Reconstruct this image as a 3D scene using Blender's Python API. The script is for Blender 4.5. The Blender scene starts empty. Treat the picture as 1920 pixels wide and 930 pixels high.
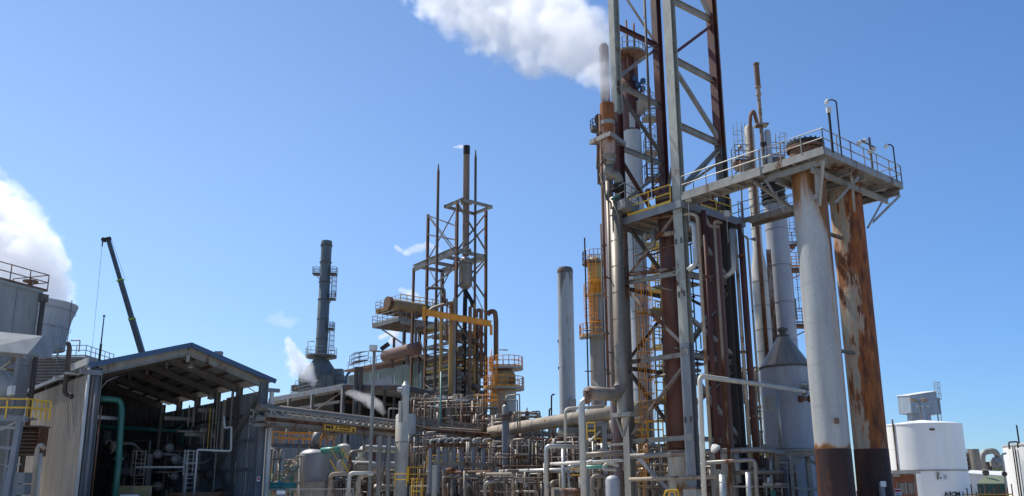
import bpy, math, random
from mathutils import Vector, Matrix
rnd = random.Random(7)
sc = bpy.context.scene
col = sc.collection
# ------------------------------------------------------------------ camera
FPX, PITCH, ROLL, EYE, CX, CY = 1600., math.radians(13.6), math.radians(-.26), 1.7, 960., 528.
R0 = Vector((1, 0, 0)); U0 = Vector((0, -math.sin(PITCH), math.cos(PITCH))); FW = Vector((0, math.cos(PITCH), math.sin(PITCH)))
RT = R0*math.cos(ROLL)+U0*math.sin(ROLL); UP = U0*math.cos(ROLL)-R0*math.sin(ROLL)
cam = bpy.data.cameras.new('camera'); camo = bpy.data.objects.new('camera', cam); col.objects.link(camo)
cam.sensor_width = 36; cam.lens = 36*FPX/1920; cam.shift_y = (CY-465)/1920; cam.clip_start = .5; cam.clip_end = 6000
camo.matrix_world = Matrix(((RT.x, UP.x, -FW.x, 0), (RT.y, UP.y, -FW.y, 0), (RT.z, UP.z, -FW.z, EYE), (0, 0, 0, 1)))
sc.camera = camo
# ------------------------------------------------------------------ light
SUN_AZ, SUN_EL = math.radians(-57), math.radians(56)
w = bpy.data.worlds.new('World'); sc.world = w; w.use_nodes = True
nt = w.node_tree; nt.nodes.clear()
sky = nt.nodes.new('ShaderNodeTexSky'); sky.sky_type = 'NISHITA'; sky.sun_disc = False
sky.sun_elevation = SUN_EL; sky.sun_rotation = SUN_AZ; sky.air_density = 1.0; sky.dust_density = 0.; sky.ozone_density = 6.; sky.altitude = 0
bg = nt.nodes.new('ShaderNodeBackground'); bg.inputs[1].default_value = .124
wo = nt.nodes.new('ShaderNodeOutputWorld')
# clear deep-blue air: paler towards the sun side, less white near the horizon than the model's default air
tc = nt.nodes.new('ShaderNodeTexCoord'); sxyz = nt.nodes.new('ShaderNodeSeparateXYZ'); nt.links.new(tc.outputs['Generated'], sxyz.inputs[0])
mr = nt.nodes.new('ShaderNodeMapRange'); mr.interpolation_type = 'SMOOTHSTEP'; nt.links.new(sxyz.outputs[2], mr.inputs[0]); mr.inputs[1].default_value = -.12; mr.inputs[2].default_value = .40
lowc = nt.nodes.new('ShaderNodeMix'); lowc.data_type = 'RGBA'; nt.links.new(mr.outputs[0], lowc.inputs[0]); lowc.inputs[6].default_value = (.52, .68, .84, 1); lowc.inputs[7].default_value = (.99, 1.05, 1.035, 1)
dt = nt.nodes.new('ShaderNodeVectorMath'); dt.operation = 'DOT_PRODUCT'; nt.links.new(tc.outputs['Generated'], dt.inputs[0]); dt.inputs[1].default_value = (math.sin(SUN_AZ), math.cos(SUN_AZ)*.35, 0)
mr2 = nt.nodes.new('ShaderNodeMapRange'); nt.links.new(dt.outputs['Value'], mr2.inputs[0]); mr2.inputs[1].default_value = -.6; mr2.inputs[2].default_value = .6
sidec = nt.nodes.new('ShaderNodeMix'); sidec.data_type = 'RGBA'; nt.links.new(mr2.outputs[0], sidec.inputs[0]); sidec.inputs[6].default_value = (.58, .80, 1.03, 1); sidec.inputs[7].default_value = (1.35, 1.13, 1.06, 1)
m1 = nt.nodes.new('ShaderNodeMix'); m1.data_type = 'RGBA'; m1.blend_type = 'MULTIPLY'; m1.inputs[0].default_value = 1; nt.links.new(lowc.outputs[2], m1.inputs[6]); nt.links.new(sidec.outputs[2], m1.inputs[7])
m2 = nt.nodes.new('ShaderNodeMix'); m2.data_type = 'RGBA'; m2.blend_type = 'MULTIPLY'; m2.inputs[0].default_value = 1; nt.links.new(sky.outputs[0], m2.inputs[6]); nt.links.new(m1.outputs[2], m2.inputs[7])
nt.links.new(m2.outputs[2], bg.inputs[0]); nt.links.new(bg.outputs[0], wo.inputs[0])
sl = bpy.data.lights.new('sun', 'SUN'); sl.energy = 5.0; sl.angle = math.radians(.53); sl.color = (1, .95, .87)
so = bpy.data.objects.new('sun', sl); col.objects.link(so)
sdir = Vector((math.sin(SUN_AZ)*math.cos(SUN_EL), math.cos(SUN_AZ)*math.cos(SUN_EL), math.sin(SUN_EL)))
so.rotation_euler = sdir.to_track_quat('Z', 'Y').to_euler(); so.location = (0, 0, 60)
sc.view_settings.view_transform = 'Standard'; sc.view_settings.look = 'None'
sc.view_settings.exposure = .3; sc.view_settings.gamma = 1
sc.cycles.max_bounces = 32; sc.cycles.diffuse_bounces = 3; sc.cycles.glossy_bounces = 3; sc.cycles.volume_bounces = 32
sc.cycles.use_denoising = True; sc.cycles.use_adaptive_sampling = True
# ------------------------------------------------------------------ placing: where a line of sight meets a depth, a level or a wall plane
def ray(px, py): return FW + RT*((px-CX)/FPX) + UP*((CY-py)/FPX)
def at(px, py, Y):
    d = ray(px, py); return Vector((0, 0, EYE))+d*(Y/d.y)
def hz(px, py, z):
    d = ray(px, py); return Vector((0, 0, EYE))+d*((z-EYE)/d.z)
def pl(px, py, P, az):
    d = ray(px, py); a = math.radians(az); nx, ny = math.cos(a), -math.sin(a)
    return Vector((0, 0, EYE))+d*((P[0]*nx+P[1]*ny)/(d.x*nx+d.y*ny))
def proj(P):
    d = Vector(P)-Vector((0, 0, EYE)); q = d.dot(FW); return CX+FPX*d.dot(RT)/q, CY-FPX*d.dot(UP)/q
def zof(P, py):
    lo, hi = -8., 300.
    for _ in range(40):
        m = (lo+hi)/2
        if proj((P[0], P[1], m))[1] > py: lo = m
        else: hi = m
    return lo
def nd(P, py): return Vector((P[0], P[1], zof(P, py)))
def rpx(P, n): return n*(Vector(P)-Vector((0, 0, EYE))).dot(FW)/FPX   # metres spanned by n pixels at P
AV = Vector((math.sin(math.radians(-40)), math.cos(math.radians(-40)), 0)); BV = Vector((math.sin(math.radians(50)), math.cos(math.radians(50)), 0))
Z = Vector((0, 0, 1))
# ------------------------------------------------------------------ materials
MATS = {}
def mat(name, base, base2=None, rust=0, rustc=(.16, .055, .02), rust2=(.07, .028, .015), scale=1., streak=.35, rough=.65, metal=0., var=.25, bump=.15, spec=.3, edge=.06, fine=9., mask=None):
    m = bpy.data.materials.new(name); m.use_nodes = True; t = m.node_tree; N = t.nodes; K = t.links
    b = N['Principled BSDF']; b.inputs['Roughness'].default_value = rough; b.inputs['Metallic'].default_value = metal
    b.inputs['Specular IOR Level'].default_value = spec
    g = N.new('ShaderNodeNewGeometry'); mp = N.new('ShaderNodeMapping'); mp.inputs['Scale'].default_value = (scale, scale, scale*streak)
    K.new(g.outputs['Position'], mp.inputs[0])
    def noise(sc_, det, src=mp.outputs[0], ro=.6):
        n = N.new('ShaderNodeTexNoise'); n.inputs['Scale'].default_value = sc_; n.inputs['Detail'].default_value = det
        n.inputs['Roughness'].default_value = ro; K.new(src, n.inputs['Vector']); return n.outputs[0]
    def mix(a, c, f):
        x = N.new('ShaderNodeMix'); x.data_type = 'RGBA'
        for s, v in ((x.inputs[0], f), (x.inputs[6], a), (x.inputs[7], c)):
            if hasattr(v, 'is_output'): K.new(v, s)
            elif isinstance(v, (int, float)): s.default_value = v
            else: s.default_value = (*v, 1)
        return x.outputs[2]
    def ramp(v, lo, hi):
        r = N.new('ShaderNodeMapRange'); r.clamp = True; K.new(v, r.inputs[0]); r.inputs[1].default_value = lo; r.inputs[2].default_value = hi; return r.outputs[0]
    n1 = noise(1.3, 6); n2 = noise(fine, 5, g.outputs['Position'])
    dk = tuple(c*(1-var) for c in base) if base2 is None else base2
    lt = tuple(min(.95, c*(1+var*.6)) for c in base)
    c = mix(dk, lt, ramp(n1, .3, .7)); c = mix(c, tuple(x*(1-min(.28, var*1.2)) for x in base), ramp(n2, .52, .78))
    if rust > 0:
        n3 = noise(.9, 8, ro=.68)
        for mk_ in ([] if not mask else (mask if isinstance(mask, list) else [mask])):   # weathering grows along a direction: (dx,dy,dz,offset,gain)
            mask = mk_
            d = N.new('ShaderNodeVectorMath'); d.operation = 'DOT_PRODUCT'; K.new(g.outputs['Position'], d.inputs[0]); d.inputs[1].default_value = mask[:3]
            a = N.new('ShaderNodeMath'); a.operation = 'MULTIPLY_ADD'; K.new(d.outputs['Value'], a.inputs[0]); a.inputs[1].default_value = 1; a.inputs[2].default_value = mask[3]
            a.use_clamp = True
            a2 = N.new('ShaderNodeMath'); a2.operation = 'MULTIPLY_ADD'; K.new(a.outputs[0], a2.inputs[0]); a2.inputs[1].default_value = mask[4]; K.new(n3, a2.inputs[2]); n3 = a2.outputs[0]
        th = .72-.42*rust
        rc = mix(rustc, rust2, ramp(noise(2.7, 6), .35, .65))
        halo = mix(c, tuple((x+y*1.5)/2.2 for x, y in zip(rustc, base)), ramp(n3, th-.07, th)); c = mix(halo, rc, ramp(n3, th, th+edge))
    K.new(c, b.inputs['Base Color'])
    if bump:
        bp = N.new('ShaderNodeBump'); bp.inputs['Strength'].default_value = bump; bp.inputs['Distance'].default_value = .02; K.new(n2, bp.inputs['Height']); K.new(bp.outputs[0], b.inputs['Normal'])
    MATS[name] = m; return m
galv = mat('galvanised_steel', (.30, .29, .26), rust=.32, rustc=(.13, .07, .04), scale=1.3, rough=.55, metal=.35)
rafterm = mat('grey_rafter_paint', (.16, .15, .14), rust=.2)
sunlitgalv = mat('sunlit_galvanised_steel', (.42, .40, .35), rust=.25, rustc=(.16, .10, .06), rough=.55, metal=.2)  # lighter copy of the galvanised steel, with the girder's sunlit look in its colour
paleleg = mat('pale_chipped_paint', (.31, .32, .285), rust=.3, rustc=(.12, .06, .035), scale=1.6, streak=.5, rough=.6, edge=.03)
bluegrey = mat('blue_grey_paint', (.19, .205, .225), rust=.22, scale=1.2, rough=.6)
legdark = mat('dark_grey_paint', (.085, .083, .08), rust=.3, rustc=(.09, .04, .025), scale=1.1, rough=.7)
maroon = mat('maroon_primer', (.085, .030, .026), base2=(.05, .022, .02), rust=.35, rustc=(.13, .045, .02), rough=.6, spec=.35)
rustpipe = mat('brown_rusty_steel', (.16, .10, .07), rust=.5, rustc=(.14, .055, .025), rough=.8)
rustbrace = mat('rust_streaked_steel', (.28, .25, .22), rust=.55, rustc=(.17, .075, .035), rough=.75)
beigepipe = mat('beige_weathered_pipe', (.33, .28, .215), rust=.35, rustc=(.18, .09, .045), rough=.7, streak=1)
darkpipe = mat('dark_brown_pipe', (.10, .08, .065), rust=.3, rough=.7)
greypipe = mat('grey_cladding', (.29, .27, .24), rust=.3, rough=.5, metal=.4, var=.3)
bronzeclad = mat('brownish_cladding', (.23, .20, .165), rust=.15, rough=.5, metal=.3, var=.3)
silver = mat('silver_aluminium_cladding', (.42, .42, .40), rust=.15, rough=.42, metal=.5, var=.22)
cream = mat('cream_aged_cladding', (.52, .49, .42), rust=.16, rough=.55, metal=.1)
white = mat('white_tank_paint', (.76, .77, .76), var=.06, rough=.5, bump=.03, rust=.30, rustc=(.62, .57, .46), rust2=(.66, .63, .56), edge=.12, streak=.07, fine=2.)
basem = mat('dark_maroon_base_paint', (.035, .016, .014), base2=(.022, .012, .012), rust=.3, rustc=(.10, .035, .012), rust2=(.05, .02, .01), rough=.6)
whitepipe = mat('white_insulation', (.50, .48, .43), rust=.12, rough=.5, metal=.1)
offwhite = mat('off_white_metal', (.55, .55, .52), rust=.1)
orange = mat('orange_safety_paint', (.72, .29, .03), rust=.05, rough=.5)
yellow = mat('yellow_safety_paint', (.72, .44, .05), rust=.05, rough=.5)
green = mat('green_pipe_paint', (.035, .16, .12), rust=.08, rough=.4, spec=.5)
palegreen = mat('pale_green_pipe_paint', (.12, .38, .30), rust=.05, rough=.4, spec=.5)
teal = mat('teal_pipe_paint', (.02, .16, .15), rust=.05, rough=.35, spec=.5)
decksteel = mat('deck_plate_steel', (.27, .25, .22), rust=.35, rough=.8)
darksteel = mat('dark_frame_steel', (.115, .108, .10), rust=.35, rough=.8)
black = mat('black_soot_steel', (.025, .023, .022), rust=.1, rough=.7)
bluetrim = mat('blue_roof_trim', (.045, .09, .17), rough=.45, var=.15, spec=.5)
claddark = mat('weathered_wall_sheet', (.42, .37, .31), base2=(.33, .285, .235), rough=.75, streak=.1, rust=.08)
cladblue = mat('blue_grey_wall_sheet', (.16, .18, .20), rough=.7, streak=.15, rust=.12)
cladin = mat('inner_wall_sheet', (.25, .26, .27), rough=.8, streak=.15, rust=.1)
roofin = mat('roof_sheet', (.36, .35, .33), rough=.75, rust=.08)
greenwall = mat('green_grey_wall_sheet', (.17, .21, .18), rough=.7, streak=.2, rust=.1)
whitesheet = mat('white_roof_sheet', (.62, .62, .60), rough=.6, var=.1, rust=.05)
greenshed = mat('dark_green_sheet', (.03, .07, .055), rough=.6, var=.15)
oliveroof = mat('olive_roof_sheet', (.20, .22, .13), rough=.6, var=.15)
concrete = mat('concrete', (.40, .38, .34), rough=.9, streak=.5, rust=.05, fine=14)
blockconc = mat('grey_rendered_panel', (.27, .285, .28), rough=.85, streak=.3, rust=.12, rustc=(.16, .12, .09), rust2=(.12, .09, .07), var=.2)
stackconc = mat('pale_grey_stack_shell', (.36, .37, .375), rough=.6, streak=.12, rust=.18, rustc=(.14, .13, .12), rust2=(.11, .1, .09))
bluestack = mat('slate_blue_stack_paint', (.115, .14, .15), rough=.55, streak=.2, rust=.1, var=.2)
brickm = mat('red_brick', (.26, .09, .05), rough=.9, fine=20, var=.3)
mortar = mat('mortar', (.32, .29, .26), rough=.95)
glassm = mat('dark_window_glass', (.03, .035, .04), rough=.12, spec=.8, bump=0, var=.1)
signyellow = mat('yellow_sign_face', (.90, .50, .07), rough=.55, var=.1, bump=.02)
signwhite = mat('white_sign_face', (.7, .7, .7), rough=.55, var=.05, bump=.02)
inkblack = mat('black_lettering', (.03, .028, .025), rough=.6, var=.1, bump=0)
inkred = mat('red_print', (.5, .03, .03), rough=.6, var=.1, bump=0)
plywood = mat('plywood_sheet', (.34, .26, .13), rough=.8, streak=.3, fine=25)
lampglass = mat('lamp_lens', (.6, .6, .58), rough=.2, spec=.6, bump=0)
valveblue = mat('blue_pump_paint', (.03, .08, .16), rough=.5, rust=.2)
craneblue = mat('dark_blue_crane_paint', (.018, .035, .055), rough=.4, spec=.5, var=.2)
hitape = mat('green_band', (.25, .42, .05), rough=.5)
earth = mat('pale_gravel_and_concrete', (.40, .37, .33), rough=.95, streak=1, fine=3)
leafm = mat('leaf_green', (.06, .10, .02), rough=.7, streak=1)
# vessels with their own weathering
def sidemask(c, az, wide, start, zg, z0, gain):   # rust gathers on one side (weather side) and near the top
    rx, ry = math.cos(math.radians(az)), -math.sin(math.radians(az)); return (rx/wide, ry/wide, zg, -(c[0]*rx+c[1]*ry)/wide-start/wide-zg*z0, gain)
Vm = mat('vessel_maroon', (.075, .024, .018), base2=(.04, .018, .018), rust=.4, rustc=(.14, .042, .014), rust2=(.09, .03, .015), scale=.8, streak=.08, rough=.5, spec=.4, mask=(.8, .1, 0, -12.6, .05))
ventm = mat('rusty_vent_shell', (.34, .29, .25), rust=.55, rustc=(.28, .10, .03), rust2=(.14, .05, .02), scale=1.3, streak=.3, rough=.7, mask=(0, 0, .25, -5.4, .3))
colwhite = mat('white_grey_lagging', (.40, .41, .41), rough=.5, metal=.2, rust=.1, streak=.2, var=.12)
conem = mat('brushed_cone_metal', (.33, .27, .21), base2=(.24, .19, .15), rough=.42, metal=.6, streak=.2, rust=.1)
conebody = mat('lead_grey_lagging', (.36, .365, .385), base2=(.29, .30, .335), rough=.6, metal=.1, streak=.25, rust=.04)
tallskirt = mat('rust_run_skirt', (.52, .49, .42), rust=.4, rustc=(.30, .15, .05), rust2=(.18, .07, .03), scale=1.6, streak=.15, rough=.8)
ochre = mat('ochre_stained_steel', (.36, .23, .08), rust=.35, rustc=(.20, .09, .03), rough=.75)
sphm = mat('stained_vessel_head', (.36, .26, .13), rust=.35, rustc=(.16, .10, .05), rough=.7, streak=.3)
# ------------------------------------------------------------------ mesh collector
class MB:
    def __init__(s): s.v = []; s.f = []; s.s = []
    def add(s, vs, fs, sm=False):
        o = len(s.v); s.v += [Vector(v) for v in vs]
        for q in fs: s.f.append(tuple(i+o for i in q)); s.s.append(sm)
        return s
    def hexa(s, c): return s.add(c, [(3, 2, 1, 0), (4, 5, 6, 7), (0, 1, 5, 4), (1, 2, 6, 5), (2, 3, 7, 6), (3, 0, 4, 7)])
    def box(s, c, sx, sy, sz, X=Vector((1, 0, 0)), Y=Vector((0, 1, 0)), Zv=Z):
        c = Vector(c); a = X*sx/2; b = Y*sy/2; d = Zv*sz/2
        return s.hexa([c-a-b-d, c+a-b-d, c+a+b-d, c-a+b-d, c-a-b+d, c+a-b+d, c+a+b+d, c-a+b+d])
    def frame(s, p, q, up=None):
        t = (Vector(q)-Vector(p)); L = t.length; t.normalize()
        u = Vector(up) if up is not None else (Z if abs(t.z) < .95 else Vector((0, 1, 0)))
        sd = t.cross(u)
        if sd.length < 1e-4: sd = t.cross(Vector((1, 0, 0)))
        sd.normalize(); u = sd.cross(t); return t, sd, u, L
    def bar(s, p, q, wd, ht, up=None):
        p = Vector(p); q = Vector(q); t, sd, u, L = s.frame(p, q, up); return s.box((p+q)/2, wd, L, ht, sd, t, u)
    def ibeam(s, p, q, wd, ht, th=.03, up=None):
        p = Vector(p); q = Vector(q); t, sd, u, L = s.frame(p, q, up); c = (p+q)/2
        s.box(c+u*(ht/2-th/2), wd, L, th, sd, t, u); s.box(c-u*(ht/2-th/2), wd, L, th, sd, t, u); return s.box(c, th*.8, L, ht-2*th, sd, t, u)
    def angle(s, p, q, wd, th=.02, up=None):
        p = Vector(p); q = Vector(q); t, sd, u, L = s.frame(p, q, up); c = (p+q)/2
        s.box(c-u*(wd/2), wd, L, th, sd, t, u); return s.box(c+sd*(wd/2)-u*0, th, L, wd-th, sd, t, u)
    def axis(s, p, prof, n=16, d=Z, caps=True):
        p = Vector(p); d = Vector(d).normalized(); a = d.orthogonal().normalized() if abs(d.z) < .99 else Vector((1, 0, 0)); b = d.cross(a)
        cs = [(math.cos(2*math.pi*i/n), math.sin(2*math.pi*i/n)) for i in range(n)]
        def ringv(r, h): return [p+d*h+(a*c+b*q)*r for c, q in cs]
        prev = None; pr = None
        for k in range(len(prof)-1):
            (r0, h0), (r1, h1) = prof[k], prof[k+1]
            ang = math.atan2(h1-h0, r1-r0)
            share = prev is not None and abs(((ang-prev+math.pi) % (2*math.pi))-math.pi) < .7
            if not share:
                o = len(s.v); s.v += ringv(max(r0, 1e-4), h0)
            else: o = pr
            o2 = len(s.v); s.v += ringv(max(r1, 1e-4), h1); pr = o2; prev = ang
            for i in range(n):
                j = (i+1) % n; s.f.append((o+i, o+j, o2+j, o2+i)); s.s.append(True)
        if caps:
            for (r, h), rev in ((prof[0], True), (prof[-1], False)):
                if r > .002:
                    o = len(s.v); s.v += ringv(r, h); q = tuple(range(o, o+n)); s.f.append(q[::-1] if rev else q); s.s.append(False)
        return s
    def cyl(s, p, q, r, n=10, r2=None):
        p = Vector(p); q = Vector(q); return s.axis(p, [(r, 0), (r if r2 is None else r2, (q-p).length)], n, q-p)
    def tube(s, pts, r, n=10, bend=2.2, seg=4, closed=False):
        pts = [Vector(p) for p in pts]; path = []
        if closed: path = pts
        else:
            path = [pts[0]]
            for i in range(1, len(pts)-1):
                a, b, c = pts[i-1], pts[i], pts[i+1]; d1 = (a-b); d2 = (c-b)
                L = min(bend*r, d1.length*.49, d2.length*.49); d1.normalize(); d2.normalize()
                if bend == 0 or d1.dot(d2) < -.999: path.append(b); continue
                A = b+d1*L; C = b+d2*L
                for k in range(seg+1):
                    t = k/seg; path.append(A*(1-t)**2+b*2*t*(1-t)+C*t*t)
            path.append(pts[-1])
        m = len(path); up = None; rings = []
        for i in range(m):
            if closed: t = path[(i+1) % m]-path[i-1]
            else: t = path[min(i+1, m-1)]-path[max(i-1, 0)]
            t.normalize()
            if up is None: up = t.orthogonal().normalized()
            up = (up-t*up.dot(t)).normalized(); sd = t.cross(up)
            o = len(s.v); rings.append(o)
            s.v += [path[i]+(up*math.cos(2*math.pi*k/n)+sd*math.sin(2*math.pi*k/n))*r for k in range(n)]
        for i in range(m if closed else m-1):
            a, b = rings[i], rings[(i+1) % m]
            for k in range(n):
                j = (k+1) % n; s.f.append((a+k, a+j, b+j, b+k)); s.s.append(n > 5)
        if not closed:
            s.f.append(tuple(range(rings[0], rings[0]+n))[::-1]); s.s.append(False); s.f.append(tuple(range(rings[-1], rings[-1]+n))); s.s.append(False)
        return s
    def bands(s, pts, r, step=1.2, w_=.05, n=12, out=1.06):
        pts = [Vector(p) for p in pts]
        for a, b in zip(pts, pts[1:]):
            L = (b-a).length; d = (b-a)/max(L, 1e-6); k = step*.7
            while k < L-.2: s.axis(a+d*k, [(r*out, 0), (r*out, w_)], n, d); k += step
        return s
    def flange(s, p, d, r, w_=.08, n=12, bolts=0):
        d = Vector(d).normalized(); s.axis(Vector(p)-d*w_, [(r, 0), (r, w_*.85)], n, d); return s.axis(Vector(p)+d*w_*.1, [(r, 0), (r, w_*.85)], n, d)
    def rail(s, pts, h=1.05, sp=1.3, r=.028, mid=True, toe=True, closed=False, side=None):
        pts = [Vector(p) for p in pts]
        if closed: pts = pts+[pts[0]]
        for k in ([1, .55] if mid else [1]): s.tube([p+Z*h*k for p in pts], r, 5, bend=0)
        for a, b in zip(pts, pts[1:]):
            L = (b-a).length; n = max(1, round(L/sp))
            for i in range(n+1): s.cyl(a+(b-a)*(i/n), a+(b-a)*(i/n)+Z*h, r, 5)
            if toe: s.bar(a+Z*.09, b+Z*.09, .012, .14)
        return s
    def ladder(s, p, h, dv, cage=True, wd=.5, r=.028, c0=2.3):
        p = Vector(p); dv = Vector(dv).normalized(); sd = dv.cross(Z)
        for k in (-1, 1): s.cyl(p+sd*k*wd/2, p+sd*k*wd/2+Z*h, r, 5)
        q = .3
        while q < h: s.cyl(p-sd*wd/2+Z*q, p+sd*wd/2+Z*q, r*.7, 4); q += .3
        if cage:
            q = c0 if h > c0+1 else h*.3; R_ = .38; c = p+dv*.38; A = [math.radians(x) for x in range(-130, 131, 26)]
            while q <= h+.01:
                s.tube([c+(dv*math.cos(a)+sd*math.sin(a))*R_+Z*q for a in A], r*.75, 4, bend=0); q += .75
            for a in A[1:-1:2]: s.cyl(c+(dv*math.cos(a)+sd*math.sin(a))*R_+Z*(c0 if h > c0+1 else h*.3), c+(dv*math.cos(a)+sd*math.sin(a))*R_+Z*h, r*.6, 4)
        return s
    def sheet(s, a, b, h0, h1, n=(0, 0, 0), pitch=.3, depth=.05, along=True, top2=None, bot2=None):
        # ribbed sheet between plan points a,b from z h0 to h1 (top may slope to top2)
        a = Vector((a[0], a[1], 0)); b = Vector((b[0], b[1], 0)); L = (b-a).length; d = (b-a)/L; nn = Vector((d.y, -d.x, 0)); k = max(1, round(L/pitch)); P = []
        for i in range(k):
            for t, o in ((0, 0), (.55, 0), (.65, 1), (.9, 1)): P.append(((i+t)/k, o))
        P.append((1, 0)); vs = []; t1 = h1 if top2 is None else top2; b1 = h0 if bot2 is None else bot2
        for t, o in P:
            q = a+d*L*t+nn*depth*o; vs += [q+Z*(h0+(b1-h0)*t), q+Z*(h1+(t1-h1)*t)]
        return s.add(vs, [(2*i, 2*i+2, 2*i+3, 2*i+1) for i in range(len(P)-1)])
    def build(s, name, m, parent=None):
        o_ = Vector(parent['o']) if parent is not None else Vector((0, 0, 0))
        if parent is None and s.v:
            mn = Vector((min(v.x for v in s.v), min(v.y for v in s.v), min(v.z for v in s.v))); mx = Vector((max(v.x for v in s.v), max(v.y for v in s.v), 0))
            o_ = Vector(((mn.x+mx.x)/2, (mn.y+mx.y)/2, mn.z))
        me = bpy.data.meshes.new(name); me.from_pydata([v-o_ for v in s.v], [], s.f); me.polygons.foreach_set('use_smooth', s.s)
        me.materials.append(m); me.update()
        ob = bpy.data.objects.new(name, me); col.objects.link(ob)
        if parent is not None:
            ob.parent = parent
            if parent.type == 'MESH': pass
        else: ob.location = o_
        ob['o'] = tuple(o_)
        return ob
def thing(name, label, cat, loc, group=None):
    o = bpy.data.objects.new(name, None); col.objects.link(o); o.location = loc; o['o'] = tuple(loc)
    o['label'] = label; o['category'] = cat
    if group: o['group'] = group
    return o
def tag(o, label, cat, group=None, kind=None):
    o['label'] = label; o['category'] = cat
    if group: o['group'] = group
    if kind: o['kind'] = kind
    return o
def struct(o): o['kind'] = 'structure'; return o
def pipe(pts, r, m, name='pipe', label=None, cat='pipe', parent=None, flanges=(), band=0, bend=2.2, n=10, group=None, fm=None):
    pts = [Vector(p) for p in pts]
    for e_, i_ in ((0, 1), (-1, -2)):   # upright ends that leave the bottom of the view stand on the ground
        if pts[e_].z < 1.6 and pts[i_].z > pts[e_].z+.3: pts[e_].z = .05; pts[e_].x = pts[e_].x*.5+pts[i_].x*.5
    b = MB().tube(pts, r, n, bend)
    if band: b.bands(pts, r, band)
    for k, t in flanges:
        a, c = Vector(pts[k]), Vector(pts[k+1]); b.flange(a+(c-a)*t, c-a, r*1.6, .09)
    o = b.build(name, m, parent)
    if label: tag(o, label, cat, group)
    return o
def text(s, size, m, name, parent, origin, xdir, up, mirror=True, align='CENTER', ex=.01, bold=.0, fit=None):
    cu = bpy.data.curves.new(name, 'FONT'); cu.body = s; cu.size = size; cu.align_x = align; cu.align_y = 'CENTER'; cu.extrude = ex; cu.resolution_u = 2; cu.offset = bold
    ob = bpy.data.objects.new(name, cu); col.objects.link(ob); dg = bpy.context.evaluated_depsgraph_get()
    me = bpy.data.meshes.new_from_object(ob.evaluated_get(dg)); bpy.data.objects.remove(ob); bpy.data.curves.remove(cu)
    X = Vector(xdir).normalized(); Y = Vector(up).normalized(); N = X.cross(Y)
    sx = -1 if mirror else 1; o_ = Vector(parent['o']) if parent else Vector()
    if fit:
        k_ = fit/(max(v.co.x for v in me.vertices)-min(v.co.x for v in me.vertices))
        for v in me.vertices: v.co.x *= k_
    for v in me.vertices: v.co = Vector(origin)+X*(v.co.x*sx)+Y*v.co.y+N*v.co.z-o_
    me.flip_normals() if mirror else None
    me.materials.clear(); me.materials.append(m); ob = bpy.data.objects.new(name, me); col.objects.link(ob); ob.parent = parent
    return ob
def dup(o, parent=None, off=None):
    c = o.copy(); col.objects.link(c)
    if parent is not None: c.parent = parent
    if off is not None: c.location = o.location+Vector(off)
    return c
# ------------------------------------------------------------------ ground
g = MB(); g.add([(-2500, -200, 0), (2500, -200, 0), (2500, 4500, 0), (-2500, 4500, 0)], [(0, 1, 2, 3)]); struct(g.build('ground', earth))
g = MB().box((0, 62, .06), 90, 60, .12); struct(g.build('pavement', concrete))
# ================================================================== steel tower
M0 = at(1280, 500, 44); L0 = pl(1168, 500, M0, -40); R0_ = pl(1365, 500, M0, 50); K0 = L0+R0_-M0
M0.z = L0.z = R0_.z = K0.z = 0
def lc(u, v, z): return Vector((M0.x, M0.y, 0))+AV*u+BV*v+Z*z
TZ = zof(M0, 372); TOP = 33.
tw = thing('steel_tower', 'tall open steel tower of braced columns with a mid height deck, cut off above', 'tower', (M0.x, M0.y, 0))
for nme, P_, m1, wd, dp, zb in (('front', M0, paleleg, .60, .42, 1.7), ('left', L0, paleleg, .44, .5, .2), ('rear', K0, maroon, .46, .46, .2), ('right', R0_, maroon, .50, .44, .2)):
    b = MB()
    zs = TZ-1 if nme in ('left', 'right') else TOP
    ll = []
    def leg(p, z0, z1, m, wd=wd, dp=dp):
        q = MB().ibeam(p+Z*z0, p+Z*z1, wd, dp, .035, up=-BV)
        return q.build('column', m, tw)
    if nme == 'front':
        leg(P_, 1.7, 9, bluegrey); leg(P_, 9.002, TZ-.5, paleleg, .6, .42); leg(P_, TZ-.498, TOP, paleleg, .56, .42)
        MB().box(P_+Z*1.66, .95, .95, .06, AV, BV).build('base_plate', rustpipe, tw); MB().box(P_+Z*.8, .8, .8, 1.6, AV, BV).build('pedestal', concrete, tw)
        for z_ in (5.05, 8.6, 11.6, 14.5):
            for s_ in (-1, 1): MB().box(P_+Z*z_+AV*.18*s_-BV*.225, .12, .03, .3, AV, BV).build('splice_plate', legdark, tw)
    elif nme == 'left':
        leg(P_, .2, 12, galv); leg(P_, 12.002, TZ+.5, rustbrace); leg(P_, TZ+.502, TZ+6.5, maroon); leg(P_, TZ+6.502, TOP, paleleg)
    elif nme == 'rear': leg(P_, .2, TZ, legdark); leg(P_, TZ+.002, TOP, maroon)
    else:
        leg(P_, .2, TZ-.3, legdark, .5, .5); leg(P_, TZ-.298, TZ+4, legdark); leg(P_, TZ+4.002, TOP, maroon)
        for s_ in (1,): MB().bar(P_+AV*-.27+BV*.18+Z*TZ, P_+AV*-.27+BV*.18+Z*TOP, .05, .1).build('edge_strip', galv, tw)
FO = {'M': M0-BV*.0, 'L': L0, 'R': R0_, 'K': K0}
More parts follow.
